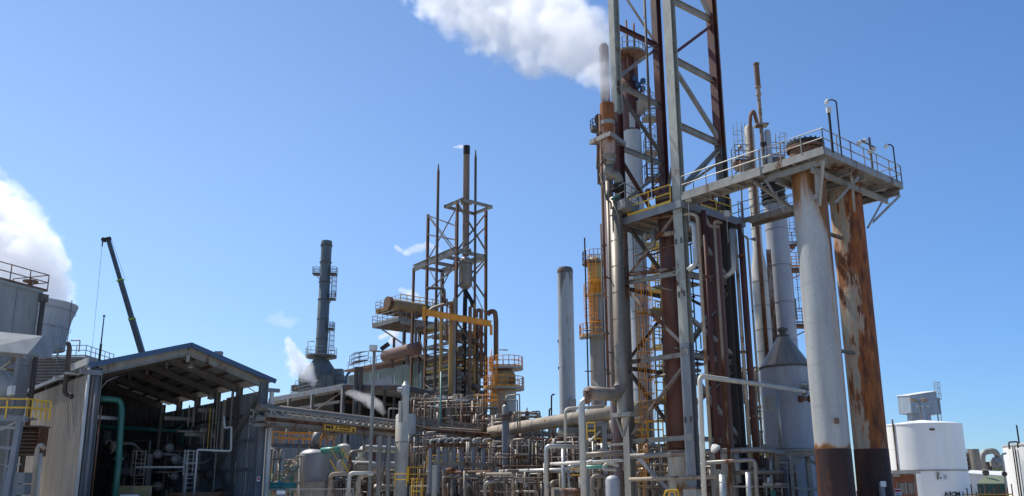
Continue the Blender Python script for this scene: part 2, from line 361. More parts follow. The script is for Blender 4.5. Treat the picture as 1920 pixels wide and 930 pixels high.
def brace(a, ya, b_, yb, m=galv, s=.2, kind='angle', name='brace', off=0):
    p, q = nd(FO[a], ya), nd(FO[b_], yb); d = (q-p).normalized(); p = p+d*.2; q = q-d*.2
    nn = Vector((d.y, -d.x, 0)).normalized()
    if nn.y > 0: nn = -nn
    p = p+nn*off; q = q+nn*off; mb = MB()
    if kind == 'angle': mb.angle(p, q, s, .03)
    elif kind == 'ibeam': mb.ibeam(p, q, s*.8, s*1.1, .025)
    else: mb.tube([p, q], s/2, 8)
    mb.build(name, m, tw)
for a in [('L', 47, 'K', 86, maroon, .26, 'ibeam', 'beam'), ('K', 84, 'L', -46, galv, .16), ('K', 90, 'L', 147, galv, .17), ('L', 158, 'K', 198, galv, .26, 'ibeam', 'beam'), ('L', 167, 'K', 294, darksteel, .17),
          ('L', 276, 'K', 308, galv, .26, 'ibeam', 'beam'), ('L', 293, 'K', 442, maroon, .17), ('M', 262, 'K', 385, galv, .16), ('K', 318, 'L', 384, galv, .18),
          ('M', -3, 'R', 38, galv, .3, 'ibeam', 'beam'), ('M', -150, 'R', 37, galv, .18), ('M', 103, 'R', 46, maroon, .18), ('M', 109, 'R', 153, galv, .3, 'ibeam', 'beam'), ('M', 121, 'R', 263, galv, .2),
          ('M', 232, 'R', 270, galv, .3, 'ibeam', 'beam'), ('R', 277, 'M', 357, galv, .24), ('R', 300, 'K', 372, galv, .18), ('K', -30, 'R', -75, galv, .24, 'ibeam', 'beam'),
          ('L', -60, 'K', -22, galv, .26, 'ibeam', 'beam'),
          ('M', 388, 'L', 525, rustbrace, .19), ('L', 405, 'K', 530, legdark, .17), ('L', 531, 'M', 510, galv, .22, 'ibeam', 'beam'), ('L', 537, 'M', 650, rustbrace, .19),
          ('K', 575, 'L', 680, legdark, .17), ('L', 680, 'M', 664, galv, .22, 'ibeam', 'beam'), ('M', 673, 'L', 817, rustbrace, .24), ('L', 690, 'K', 815, legdark, .17),
          ('L', 828, 'M', 820, galv, .22, 'ibeam', 'beam'), ('L', 838, 'M', 968, bluegrey, .24),
          ('M', 511, 'R', 531, galv, .24, 'ibeam', 'beam'), ('M', 392, 'R', 526, galv, .2), ('R', 537, 'M', 652, galv, .22), ('M', 663, 'R', 681, galv, .24, 'ibeam', 'beam'),
          ('M', 588, 'R', 668, galv, .2), ('R', 688, 'M', 765, galv, .2), ('M', 690, 'R', 824, galv, .22), ('M', 821, 'R', 829, galv, .22, 'ibeam', 'beam'),
          ('K', 515, 'R', 528, legdark, .2, 'ibeam', 'beam'), ('K', 540, 'R', 600, legdark, .17), ('K', 668, 'R', 678, legdark, .2, 'ibeam', 'beam'), ('K', 700, 'R', 620, legdark, .17),
          ('L', 540, 'K', 560, legdark, .2, 'ibeam', 'beam'), ('L', 690, 'K', 702, legdark, .2, 'ibeam', 'beam')]: brace(*a)
for ya, yb in ((395, 520), (520, 660), (660, 820), (820, 930)):   # gusset plates at the front column
    MB().box(nd(M0, ya)-BV*.235, .5, .02, .35, AV, BV).build('gusset_plate', galv, tw)
# stubs and rack beams left of the tower
for yy in (548, 688, 832):
    z_ = zof(L0, yy); MB().bar(L0+AV*.2+Z*z_, L0+AV*1.5+Z*z_, .2, .12).build('bracket', galv, tw)
for z_ in (zof(K0, 545), zof(K0, 690)):
    MB().box(lc(3.2, 3.4, z_), 2.2, 1.7, .12, AV, BV).build('deck_plate', decksteel, tw)
# deck at mid height
u0, u1, v0, v1 = -.45, 4.9, -.45, 5.7
def dk(T, u0, u1, v0, v1, z, th=.06, m=decksteel, mf=galv, jo=.9, fas=.3, jdir='v'):
    c = lc((u0+u1)/2, (v0+v1)/2, z-th/2); MB().box(c, u1-u0, v1-v0, th, AV, BV).build('deck_plate', m, T)
    for p, q in ((lc(u0, v0, z), lc(u1, v0, z)), (lc(u0, v1, z), lc(u1, v1, z)), (lc(u0, v0, z), lc(u0, v1, z)), (lc(u1, v0, z), lc(u1, v1, z))):
        MB().bar(p-Z*(fas/2-.01), q-Z*(fas/2-.01), .07, fas).build('edge_beam', mf, T)
    k = jo
    if jdir == 'v':
        while u0+k < u1-.2: MB().ibeam(lc(u0+k, v0+.05, z-th-.09), lc(u0+k, v1-.05, z-th-.09), .1, .17, .015).build('joist', m, T); k += jo
    else:
        while v0+k < v1-.2: MB().ibeam(lc(u0+.05, v0+k, z-th-.09), lc(u1-.05, v0+k, z-th-.09), .1, .17, .015).build('joist', m, T); k += jo
dk(tw, -.4, 4.6, -.36, 5.4, TZ-.25, fas=.42, mf=bluegrey)
MB().rail([lc(.3, -.36, TZ-.25), lc(3.4, -.36, TZ-.25)], 1.05, 1.4, .035).build('yellow_railing', yellow, tw)
MB().rail([lc(-.36, 1.4, TZ-.25), lc(-.36, 4.2, TZ-.25)], 1.05, 1.4, .035).build('yellow_railing', yellow, tw)
MB().rail([lc(-.36, 4.9, TZ-.25), lc(-.36, 5.35, TZ-.25), lc(1.8, 5.35, TZ-.25)], 1.05, 1.2, .028).build('railing', galv, tw)
# balcony at the left corner
bc = nd(L0, 393)
B1 = hz(1148, 388, bc.z-.1)
bx = [Vector((p.x, p.y, bc.z-.1)) for p in (B1, hz(1172, 376, bc.z-.1), hz(1198, 391, bc.z-.1))]
b4 = bx[0]+bx[2]-bx[1]
MB().add([bx[0], b4, bx[2], bx[1]]+[p-Z*.35 for p in (bx[0], b4, bx[2], bx[1])], [(0, 1, 2, 3), (7, 6, 5, 4), (0, 4, 5, 1), (1, 5, 6, 2), (2, 6, 7, 3), (3, 7, 4, 0)]).build('balcony', galv, tw)
MB().rail([bx[0], bx[1], bx[2]], 1.05, .9, .03).build('railing', galv, tw)
MB().rail([bx[0], b4, bx[2]], 1.05, .9, .03).build('railing', galv, tw)
MB().angle(bx[0]-Z*.4, L0+Z*(bc.z-2.0)-AV*-.3, .16).build('brace', galv, tw)
# ------------------------------------------------------------------ two maroon vessels inside the tower
def vessel(lbl, px, yr, u=None, m=Vm, r=.66, cat='pressure vessel', ztop=None, zsk=None, uv=None):
    c = lc(*uv, 0); T = thing('pressure_vessel', lbl, cat, (c.x, c.y, 0))
    MB().axis(c, [(r, zsk), (r, ztop-.5), (r*1.02, ztop-.45), (r*.9, ztop-.25), (r*.5, ztop-.02), (.2, ztop+.05)], 28).build('shell', m, T)
    MB().axis(c+Z*(ztop-.9), [(r*1.14, 0), (r*1.14, .16)], 28).build('top_flange', rustpipe, T)
    MB().axis(c+Z*(ztop-.7), [(r*1.14, 0), (r*1.14, .16)], 28).build('top_flange', rustpipe, T)
    MB().axis(c, [(r*1.12, .2), (r*1.12, zsk-.06)], 28).build('skirt', tallskirt, T)
    MB().axis(c, [(r*1.3, 0), (r*1.3, .3)], 24).build('plinth', concrete, T)
    MB().axis(c+Z*(zsk-.1), [(r*1.2, 0), (r*1.2, .05)], 28).build('support_ring', rustpipe, T)
    return T
# solve plan spots for the vessels from their pictured centres
def uvpx(px, py, v):
    lo, hi = -2., 7.
    for _ in range(40):
        m_ = (lo+hi)/2; P_ = lc(m_, v, 0); x = proj((P_.x, P_.y, zof(P_, py)))[0]
        if x > px: lo = m_
        else: hi = m_
    return (lo, v)
V1 = vessel('rusty maroon vessel with shadow stripes, just left of the pale front column of the tower', 0, 0, uv=uvpx(1264, 550, 1.35), ztop=zof(lc(*uvpx(1264, 550, 1.35), 0), 352), zsk=zof(M0, 838), r=.70)
V2 = vessel('dark maroon vessel between the pale front column and the dark right column of the tower', 0, 0, uv=uvpx(1337, 550, 2.95), ztop=zof(lc(*uvpx(1337, 550, 2.95), 0), 372), zsk=zof(M0, 838), r=.62)
# ------------------------------------------------------------------ elevated platform on two columns at the right
PZ = TZ
c1 = lc(-7.0, 1.2, 0); c2 = lc(-7.0, 4.65, 0)
C1m = mat('rust_streaked_grey_shell', (.36, .37, .36), base2=(.25, .26, .265), rust=.16, rustc=(.27, .12, .03), rust2=(.13, .055, .02), scale=1.0, streak=.12, rough=.55, edge=.09, metal=.1, var=.25, mask=[sidemask(c1, 20, .6, .22, .05, 11, .29), (0, 0, -2.2, 2.2*(zof(c1, 842)+.38), .32), (0, 0, .35, -.35*13.0, .24)])
C2m = mat('heavily_rusted_shell', (.34, .31, .25), base2=(.22, .20, .165), rust=.46, rustc=(.29, .095, .022), rust2=(.07, .026, .016), scale=2.0, streak=.2, rough=.7, edge=.05, mask=sidemask(c2, 22, 1.0, -.2, .01, 6, .20))
x1 = proj(c1+Z*15); 
def column(lbl, c, r, m, lugs, zb, top):
    T = thing('vessel_column', lbl, 'column', (c.x, c.y, 0))
    nc = 7; zt = PZ-.2
    for k in range(nc): a_, b_ = zb+(zt-zb)*k/nc, zb+(zt-zb)*(k+1)/nc; ra, rb2 = r*(.97+.02*k/nc), r*(.97+.02*(k+1)/nc); MB().axis(c, [(ra, a_), (rb2, b_-.03), (rb2*1.006, b_-.028), (rb2*1.006, b_)], 40, caps=k == nc-1).build('shell_course', m, T)
    MB().axis(c, [(r*1.02, .3), (r*.985, zb-.003)], 40).build('maroon_base', basem, T)
    MB().axis(c, [(r*1.3, 0), (r*1.3, .28)], 24).build('base_ring', concrete, T)
    return T
zb1 = zof(c1, 842)
CO1 = column('streaked pale grey column with rust down its right side and a maroon base', c1, .80, C1m, 1, zb1, False)
MB().box(c1-BV*.1-AV*.15-Z*0+Z*zof(c1, 792)+Vector((-.1, -.79, 0)), .22, .06, .26, Vector((1, -.1, 0)).normalized(), Vector((.1, 1, 0)).normalized()).build('rust_patch_plate', rustpipe, CO1)
# flanged head of the left column above the deck
hh = MB().axis(c1+Z*(PZ+.1), [(.78, 0), (.78, .75), (.9, .76), (.9, .92)], 32); hh.build('head', rustpipe, CO1)
MB().axis(c1+Z*(PZ+1.06), [(.9, 0), (.9, .15), (.55, .22), (.2, .3)], 32).build('cover_flange', black, CO1)
for i in range(20):
    a = 2*math.pi*i/20; p = c1+Vector((math.cos(a)*.82, math.sin(a)*.82, PZ+.8)); MB().cyl(p, p+Z*.5, .045, 6).build('bolt', black, CO1)
CO2 = column('heavily rusted orange brown column with shadow stripes and a maroon base, right of the streaked grey one', c2, .80, C2m, 1, zof(c2, 842), False)
for T, c, ys in ((CO1, c1, ()), (CO2, c2, (412,))):
    pass
for y_ in (428, 652):     # spacers between the columns
    z_ = zof(c1, y_); MB().box((c1+c2)/2+Z*z_, .16, (c2-c1).length-1.55, .14, AV, BV).build('spacer', darksteel, CO2)
    MB().box(c2+BV*.85+Z*(z_-.9), .3, .2, .35, AV, BV).build('lug', darksteel, CO2)
MB().cyl(c2+BV*.92+AV*-.3+Z*.3, c2+BV*.86+AV*-.3+Z*(PZ-.5), .035, 6).build('conduit', darksteel, CO2)
pf = thing('elevated_platform', 'high rectangular work platform with railings carried by the two big columns', 'platform', (c1.x, c1.y, PZ))
ua, ub, va, vb = -8.75, -5.35, -.25, 7.35
dk(pf, ua, ub, va, vb, PZ, m=decksteel, mf=galv, jo=.85, fas=.24, jdir='v')
for v_ in (.1, 2.3, 3.6, 5.7, vb-.2): MB().ibeam(lc(ua+.1, v_, PZ-.42), lc(ub-.1, v_, PZ-.42), .16, .3, .02).build('main_beam', galv, pf)
for u_ in (-7.95, -6.05): MB().ibeam(lc(u_, va+.1, PZ-.72), lc(u_, vb-.1, PZ-.72), .15, .28, .02).build('main_beam', galv, pf)
for p, q in ((lc(-7.9, .4, PZ-2.4), lc(-8.6, -.15, PZ-.5)), (lc(-6.1, .4, PZ-2.2), lc(-5.5, -.15, PZ-.5)), (lc(-7.9, 5.4, PZ-2.2), lc(-8.6, vb-.2, PZ-.6)), (lc(-7.6, 5.4, PZ-2.4), lc(-7.6, vb-.2, PZ-.7)), (lc(-6.3, 5.4, PZ-2.4), lc(-5.6, vb-.2, PZ-.6)),
             (lc(-7.8, 3.9, PZ-1.9), lc(-8.5, 2.6, PZ-.5)), (lc(-7.8, 2.0, PZ-1.9), lc(-8.5, 3.2, PZ-.5))):
    MB().angle(p, q, .13).build('brace', galv, pf)
MB().box(lc(-7.75, .55, PZ-1.9), .25, .25, .22, AV, BV).build('bracket', galv, pf); MB().bar(lc(-7.85, .55, PZ-.5), lc(-7.8, .55, PZ-1.9), .2, .12, BV).build('bracket', galv, pf)
MB().rail([lc(ub, va, PZ), lc(ua, va, PZ), lc(ua, vb, PZ), lc(ub, vb, PZ)], 1.05, 1.35, .03).build('railing', galv, pf)
MB().rail([lc(ub, vb, PZ), lc(ub, 5.8, PZ)], 1.05, 1.35, .03).build('railing', galv, pf)
# walkways back to the tower
wk = thing('walkway', 'upper walkway bridging from the tower front column to the high platform', 'walkway', tuple(lc(-3, 0, PZ)))
dk(wk, -5.34, -.42, -.3, .75, PZ-.01, jo=.8, fas=.3, m=decksteel)
MB().rail([lc(-5.3, -.3, PZ), lc(-.45, -.3, PZ)], 1.05, 1.5, .03).build('railing', galv, wk)
MB().rail([lc(-5.3, .75, PZ), lc(-.45, .75, PZ)], 1.05, 1.5, .03).build('railing', galv, wk)
p = lc(-4.6, .2, PZ-.3); MB().bar(p, lc(-5.3, 2.6, PZ-1.5), .14, .14).build('brace', galv, wk)
wk2 = thing('walkway', 'lower narrow walkway running from the tower deck corner to behind the grey column', 'walkway', tuple(lc(-3, 5, PZ)))
q0 = hz(1391, 412, PZ-.5); q1 = hz(1494, 384, PZ-.5); dq = (q1-q0).normalized(); sq = Vector((-dq.y, dq.x, 0)); q1 = q1+dq*1.2
MB().box((q0+q1)/2+sq*.5, 1., (q1-q0).length, .06, sq, dq).build('deck_plate', decksteel, wk2)
for s_ in (0, 1.0): MB().bar(q0+sq*s_-Z*.08, q1+sq*s_-Z*.08, .07, .3).build('edge_beam', bronzeclad, wk2); MB().rail([q0+sq*s_, q1+sq*s_], 1.05, 1.2, .028, toe=False).build('railing', galv, wk2)
for k in range(5):
    p = q0+(q1-q0)*((k+.5)/5); MB().bar(p, p+sq, .08, .12).build('joist', decksteel, wk2)
# lamps standing on the platform rails
def gooselamp(P_, h, arm, lbl, m=black, big=.10, grp=None):
    T = thing('platform_lamp', lbl, 'lamp', tuple(P_), grp); a = Vector(arm)
    MB().tube([P_, P_+Z*h, P_+Z*(h+.12)+a*.5, P_+Z*(h+.05)+a], .035, 6).build('pole', m, T)
    q = P_+Z*(h+.05)+a; d = (a.normalized()*.5-Z).normalized()
    MB().axis(q-d*.12, [(.04, 0), (big*.8, .08), (big, .22)], 12, d).build('lamp_shade', offwhite, T)
    MB().axis(q-d*.12, [(big*.9, .225), (big*.5, .3)], 12, d).build('lamp_glass', lampglass, T)
gooselamp(lc(ua, 1.35, PZ), 2.9, (-.4, .1, 0), 'tall gooseneck lamp on the near corner edge of the high platform')
gooselamp(lc(ua, 6.8, PZ), 2.0, (-.35, 0, 0), 'short gooseneck lamp near the right end of the high platform')
T = thing('floodlight_cluster', 'cluster of small floodlights on a post at the middle of the high platform edge', 'floodlights', tuple(lc(ua, 4.4, PZ)))
P_ = lc(ua+.1, 4.5, PZ); MB().cyl(P_, P_+Z*1.9, .06, 8).build('pole', darksteel, T); MB().bar(P_+Z*1.5-BV*.9, P_+Z*1.5+BV*.6, .06, .06).build('crossbar', darksteel, T)
for k, z_ in ((-.9, 1.45), (-.35, 1.7), (.1, 1.2), (.55, 1.5)):
    q = P_+BV*k+Z*z_; MB().axis(q, [(.04, 0), (.1, .08), (.12, .22)], 10, Vector((-.6, -.3, -.5))).build('lamp_head', offwhite, T)
T = thing('strip_lamp', 'upright post with a small floodlight beside the tall lamp on the high platform', 'lamp', tuple(lc(ua, .25, PZ)))
P_ = lc(ua, .55, PZ); MB().bar(P_, P_+Z*2.1, .09, .09).build('pole', black, T); MB().box(P_+Z*2.2, .2, .14, .3).build('lamp_head', offwhite, T)
T = thing('strip_lamp', 'small square floodlight clamped to the walkway rail beside the flanged column head', 'lamp', tuple(lc(-6.2, va, PZ+1)))
P_ = lc(-5.6, va, PZ+.9); MB().cyl(P_, P_+Z*.3, .03, 6).build('pole', black, T); MB().box(P_+Z*.38, .28, .18, .16).build('lamp_head', black, T)
# lights hanging under the tower deck
def cable_lamp(px, py, py2, Y, lbl):
    a = at(px, py, Y); b = nd(a, py2); T = thing('junction_box', lbl, 'junction box', tuple(a))
    MB().box(a, .3, .2, .34).build('box', offwhite, T); MB().cyl(a, b, .018, 5).build('cable', offwhite, T)
cable_lamp(1290, 372, 430, 43.5, 'white junction box with a hanging cable under the upper walkway')
cable_lamp(1362, 401, 455, 45.2, 'white junction box with a hanging cable under the tower deck, right of the first one')
# ------------------------------------------------------------------ rusty vent stack, big downcomer and thin risers left of the tower
vc = at(1141, 290, 46.3); vc.z = 0
T = thing('vent_stack', 'rusty open topped vent stack with a stepped neck, steam blowing from its mouth', 'vent stack', tuple(vc))
za, zc = zof(vc, 196), zof(vc, 292); rv = .44
MB().axis(vc, [(rv*.97, zc-.002), (rv*.97, za), (rv*.88, za+.001), (rv*.88, za-.5)], 28, caps=False).build('shell', ventm, T)
MB().axis(vc, [(rv*1.02, za-1.35), (rv*1.02, za-1.1)], 28).build('patch_band', galv, T)
MB().axis(vc, [(rv*.55, zc-.65), (rv*.8, zc-.35), (rv, zc-.1), (rv*1.03, zc)], 28).build('reducer', bronzeclad, T)
dcx = at(1160, 345, 46.3); el = Vector((dcx.x, dcx.y, zof(vc, 345)))
MB().tube([vc+Z*(zc-.6), vc+Z*(zc-1.2), el+Z*.5, el-Z*.1], rv*.62, 16).build('offset_bend', bronzeclad, T)
for z_ in (zof(vc, 305), ): MB().axis(vc+Z*z_, [(rv*.85, 0), (rv*.85, .12)], 20).build('flange', galv, T)
MB().axis(el-Z*.2, [(rv*.95, 0), (rv*.95, .13)], 20).build('flange', black, T)
MB().axis(el-Z*.4, [(rv*.95, 0), (rv*.95, .13)], 20).build('flange', black, T)
MB().bar(at(1146, 374, 46.0), at(1162, 366, 46.0), .12, .12).build('valve_arm', green, T)
# triangular steel collar round the vent
zz = zof(vc, 262); pts = [hz(1106, 267, zz), hz(1145, 250, zz), hz(1172, 270, zz)]
for a, b_ in zip(pts, pts[1:]+[pts[0]]): MB().bar(a, b_, .1, .26).build('collar_beam', galv, T)
MB().cyl(pts[0]-Z*.05, vc+Z*(zz-.1), .07, 6).build('collar_beam', galv, T)
bp = at(1158, 500, 46.4); bp.z = 0
bl = [nd(bp, 372), nd(bp, 741), at(1138, 746, 45.0), at(1112, 749, 44)]
bl[2].z = bl[1].z; bl[3].z = bl[1].z
T = thing('downcomer_pipe', 'fat clad pipe dropping beside the tower left column and turning left at the bottom', 'pipe', (bp.x, bp.y, bl[1].z))
MB().tube([bl[0], bl[1], bl[1]+Vector((-1.9, -1.2, 0))], .36, 20, bend=2.6, seg=8).build('pipe', bronzeclad, T)
MB().bands([bl[0], bl[1]+Z*1.2], .36, 1.5, .05, 20, 1.03).build('joint_band', bronzeclad, T)
MB().axis(bl[1]+Vector((-1.9, -1.2, 0)), [(.36, 0), (.3, .18), (.12, .26)], 16, Vector((-1.9, -1.2, 0))).build('end_cap', bronzeclad, T)
MB().cyl(bl[1]+Z*.3, bl[1]-Z*1., .3, 16).build('dummy_leg', galv, T); MB().box(bl[1]-Z*1.05, 1.5, .5, .22, AV, BV).build('support_shelf', galv, T)
for s_ in (-.5, .5): MB().bar(bl[1]-Z*1.1+AV*s_, bl[1]-Z*2.2+AV*.1+BV*.1, .1, .1).build('brace', galv, T)
T = thing('riser_pipes', 'bundle of thin brown risers standing left of the fat downcomer pipe', 'pipes', (vc.x-.5, vc.y, 0))
for px, y0, y1, r_, m_, Yd in ((1133, 215, 745, .085, rustpipe, 46.2), (1143.5, 340, 760, .13, bronzeclad, 46.6), (1128, 420, 760, .05, darkpipe, 46.4), (1149, 380, 700, .06, galv, 47)):
    a = at(px, 480, Yd); MB().tube([nd(a, y0), nd(a, y1)], r_, 8).build('pipe', m_, T)
a = at(1133, 480, 46.2)
for y_ in (250, 345, 460, 520, 625, 700): MB().flange(nd(a, y_), Z, .15, .05, 8).build('flange', darkpipe, T)
for y_ in (520, 660): q = nd(a, y_); MB().bar(q, q+BV*.9, .07, .07).build('pipe_clamp', darksteel, T)
pipe([at(1119, 292, 46), at(1119, 318, 46), at(1124, 312, 46), at(1130, 300, 46.1)], .04, darkpipe, 'drain_pipe', 'thin looped drain pipe hanging left of the rusty vent stack', 'pipe', n=6)
pipe([at(1125, 325, 46), at(1138, 375, 46), at(1146, 379, 46), at(1146, 392, 46)], .05, darkpipe, 'drain_pipe', 'thin bent dark line from the vent stack down to the tower balcony', 'pipe', n=6)
T = thing('smoke_stack', 'dark slim stack rising into the steam behind the rusty vent', 'stack', tuple(at(1136, 760, 49).xy)+(0,))
a = at(1139, 300, 49); MB().axis(Vector((a.x, a.y, 0)), [(.3, .1), (.3, zof(a, 88)), (.2, zof(a, 83))], 16).build('shell', mat('sooty_mauve_steel', (.17, .14, .15), rust=.3), T)
a = at(1132, 300, 48.4); MB().axis(Vector((a.x, a.y, 0)), [(.045, zof(a, 200)), (.045, zof(a, 98))], 8).build('rod', offwhite, T)
# hooped pipe left of vent (1115,215)
pipe([at(1124, 345, 47.5), at(1121, 235, 47.5), at(1117, 222, 47.5), at(1122, 215, 47.5), at(1128, 222, 47.5)], .12, darkpipe, 'hooped_pipe', 'dark hooked pipe behind the rusty vent stack', 'pipe')
T = thing('ladder_cage', 'small caged platform hanging left of the rusty vent stack', 'ladder cage', tuple(at(1118, 245, 47.6)))
q = at(1118, 243, 47.6); MB().axis(q-Z*.1, [(.35, 0), (.35, .1)], 12).build('deck_plate', darksteel, T); MB().rail([q+Vector((math.cos(i)*.35, math.sin(i)*.35, 0)) for i in (0, 1, 2, 3, 4, 5)], .6, .5, .025, closed=True).build('railing', darksteel, T)
# ------------------------------------------------------------------ vertical pipes on the tower's right face
def vpipe(px, pyr, y0, y1, Y, r, m, lbl, extra=None, band=0, top=None, cat='pipe', fl=()):
    a = at(px, pyr, Y); P0, P1 = nd(a, y1), nd(a, y0); pts = [P0, P1]
    if top: pts += [P1+Vector(t) for t in top]
    T = thing('riser_pipe', lbl, cat, (a.x, a.y, P0.z)); MB().tube(pts, r, 10).build('pipe', m, T)
    if band: MB().bands([P0, P1], r, band, .04, 10, 1.07).build('joint_band', m, T)
    for y_ in fl: MB().flange(nd(a, y_), Z, r*1.7, .06, 10).build('flange', rustpipe, T)
    return T
vpipe(1318, 590, 405, 842, 43.2, .09, beigepipe, 'thin beige riser pipe right of the pale front column, ending at a hanging lamp', top=[(-.3, .3, .25), (-.9, .9, .25)])
vpipe(1330, 590, 395, 880, 43.6, .14, maroon, 'maroon riser pipe in front of the dark vessel', fl=(520, 700))
vpipe(1350, 590, 420, 930, 43.9, .08, rustbrace, 'thin brown pink riser pipe crossing in front of the dark maroon vessel', top=[(.1, 0, .15), (.5, .3, .15)])
vpipe(1388.5, 590, 430, 930, 44.6, .10, beigepipe, 'beige riser pipe against the dark right column of the tower', fl=(660,))
vpipe(1398, 590, 420, 925, 44.9, .13, maroon, 'dark maroon riser pipe outside the right column of the tower', fl=(480, 780))
vpipe(1404, 590, 440, 930, 45.4, .05, rustpipe, 'very thin rusty riser outside the tower right column')
vpipe(1412, 590, 445, 880, 45.8, .06, beigepipe, 'thin pale riser nearest the twin columns', top=[(-.3, 0, .1)])
T = thing('u_bend_pipe', 'white lagged pipe bent like a U beside the pale front column', 'pipe', tuple(at(1303, 490, 43.3)))
MB().tube([at(1294, 420, 43.5), at(1301, 421, 43.3), at(1306, 495, 43.3), at(1290, 507, 43.5)], .15, 12).build('pipe', silver, T)
T = thing('u_bend_pipe', 'white lagged riser with an elbow in front of the dark right column', 'pipe', tuple(at(1375, 500, 44)))
MB().tube([at(1371, 430, 44), at(1376, 508, 44), at(1358, 520, 44.3)], .14, 12).build('pipe', silver, T)
for px in (0,):
    T = thing('pendant_floodlight', 'round white floodlight hanging at the foot of the thin beige riser', 'floodlight', tuple(at(1334, 838, 43.1)))
    q = at(1335, 834, 43.1); MB().axis(q, [(.06, 0), (.2, .12), (.28, .3)], 14, Vector((.5, -.3, -.7))).build('lamp_head', offwhite, T); MB().axis(q, [(.26, .302), (.2, .38)], 14, Vector((.5, -.3, -.7))).build('lamp_glass', lampglass, T)
    MB().bar(q, at(1327, 826, 43.1), .05, .05).build('bracket', galv, T)
for y0, y1, nm in ((540, 515, 'upper'),):
    pipe([nd(L0, 517)+Vector((.3, -.3, 0)), nd(M0, 497)+Vector((0, .6, 0))], .12, rustbrace, 'cross_pipe', 'rust stained cross pipe running behind the tower horizontal beam', 'pipe', bend=0)
pipe([nd(L0, 455)+Vector((1.2, -1.2, 0)), nd(M0, 430)+Vector((0, .5, 0))], .15, rustbrace, 'cross_pipe', 'short rusty cross pipe with blind end under the tower deck', 'pipe', flanges=((0, .02),))
pipe([at(1207, 398, 46), at(1212, 410, 46), at(1260, 404, 45), at(1275, 402, 44.8)], .12, rustpipe, 'deck_pipe', 'looping brown pipe slung directly beneath the tower deck', 'pipe')
pipe([at(1225, 430, 45.6), at(1225, 462, 45.6), at(1213, 463, 45.8)], .16, bronzeclad, 'deck_pipe', 'short dropped elbow pipe under the left half of the tower deck', 'pipe')
pipe([at(1295, 402, 44.4), at(1309, 404, 44.2), at(1312, 450, 44.2)], .1, rustbrace, 'deck_pipe', 'brown elbow pipe under the deck right of the front column', 'pipe')
pipe([at(1318, 395, 44), at(1330, 425, 44), at(1349, 425, 43.9)], .09, rustbrace, 'deck_pipe', 'brown pipe arm at the tower deck joining the pink riser', 'pipe')
# rods at the tower's rear (thin vertical line seen between columns)
T = thing('riser_pipe', 'long thin dark pipe hanging down between the upper tower columns', 'pipe', tuple(at(1220, 300, 47.5)))
a = at(1222, 300, 47.5); MB().tube([nd(a, 372), nd(a, -60)], .08, 8).build('pipe', darkpipe, T)
for y_ in (90, 205, 310): MB().bar(nd(a, y_), nd(K0, y_-6), .08, .08).build('pipe_clamp', darksteel, T)

# small bore lines, conduits and ladders clinging to the lower tower
R9 = random.Random(91)
for i in range(16):
    u_, v_ = R9.uniform(.4, 4.0), R9.uniform(.2, 3.9); z0_ = R9.uniform(1, 7); z1_ = R9.uniform(10, TZ-.8); p = lc(u_, v_, z0_); q = lc(u_, v_, z1_); pts = [p, q]
    if i % 3 == 0: pts.append(lc(u_, v_+R9.choice([-1, 1])*.8, z1_))
    MB().tube(pts, R9.choice([.03, .04, .05, .07]), 6).build('conduit', R9.choice([rustpipe, bronzeclad, darkpipe, galv, beigepipe]), tw)
    for k in range(2): MB().flange(lc(u_, v_, R9.uniform(z0_, z1_)), Z, .11, .05, 8).build('flange', rustpipe, tw)
for i in range(10):
    z_ = R9.uniform(4, TZ-1.5); v_ = R9.uniform(.3, 3.8); MB().tube([lc(.3, v_, z_), lc(3.9, v_, z_)] if i % 2 else [lc(v_, -.1, z_), lc(v_, 3.9, z_), lc(v_, 3.9, z_-.8)], R9.choice([.04, .06, .09]), 8).build('pipe', R9.choice([rustpipe, bronzeclad, greypipe]), tw)
for z_ in (zof(K0, 600), zof(K0, 760)):
    MB().box(lc(3.5, 2.0, z_), 1.2, 2.6, .1, AV, BV).build('deck_plate', decksteel, tw); MB().rail([lc(2.9, .8, z_), lc(2.9, 3.2, z_)], 1.0, .8, .03).build('yellow_railing', yellow, tw)
MB().ladder(lc(3.7, .6, 3), 10, AV*-1, c0=2.2, r=.03).build('ladder', orange, tw)
for px_, py_ in ((1215, 362), (1232, 358), (1322, 392), (1345, 398)):
    q = at(px_, py_, 46); MB().axis(q, [(.1, -.3), (.2, -.2), (.2, .1), (.12, .25)], 10).build('valve', R9.choice([darkpipe, rustpipe]), tw)
# ================================================================== tall column behind the tower
def ringplat(T, c, r, ri, z, a0=0, a1=360, m=galv, mr=galv, h=1.05, cone=.0, th=.1):
    n = max(4, int((a1-a0)/20)); A = [math.radians(a0+(a1-a0)*i/n) for i in range(n+1)]
    vs = []
    for a in A:
        for rr, zz in ((ri, z), (r, z), (r, z-th), (ri, z-th-cone)): vs.append(Vector((c.x+math.cos(a)*rr, c.y+math.sin(a)*rr, zz)))
    fs = []
    for i in range(n):
        for k in range(4): fs.append((4*i+k, 4*i+(k+1) % 4, 4*i+4+(k+1) % 4, 4*i+4+k))
    fs += [(0, 1, 2, 3), (4*n+3, 4*n+2, 4*n+1, 4*n)]
    MB().add(vs, fs).build('deck_ring', m, T)
    P = [Vector((c.x+math.cos(a)*(r-.05), c.y+math.sin(a)*(r-.05), z)) for a in A]
    MB().rail(P, h, 1.0, .038 if mr is orange else .03, closed=(a1-a0) >= 360).build('railing', mr, T)
def base(px, py, Y): a = at(px, py, Y); a.z = 0; return a
bc_ = base(1187, 300, 57)
T = thing('process_column', 'very tall column behind the tower, maroon top over white lagging, yellow caged ladders on its right', 'column', tuple(bc_))
zt, zw = zof(bc_, 108), zof(bc_, 248); rc = .62
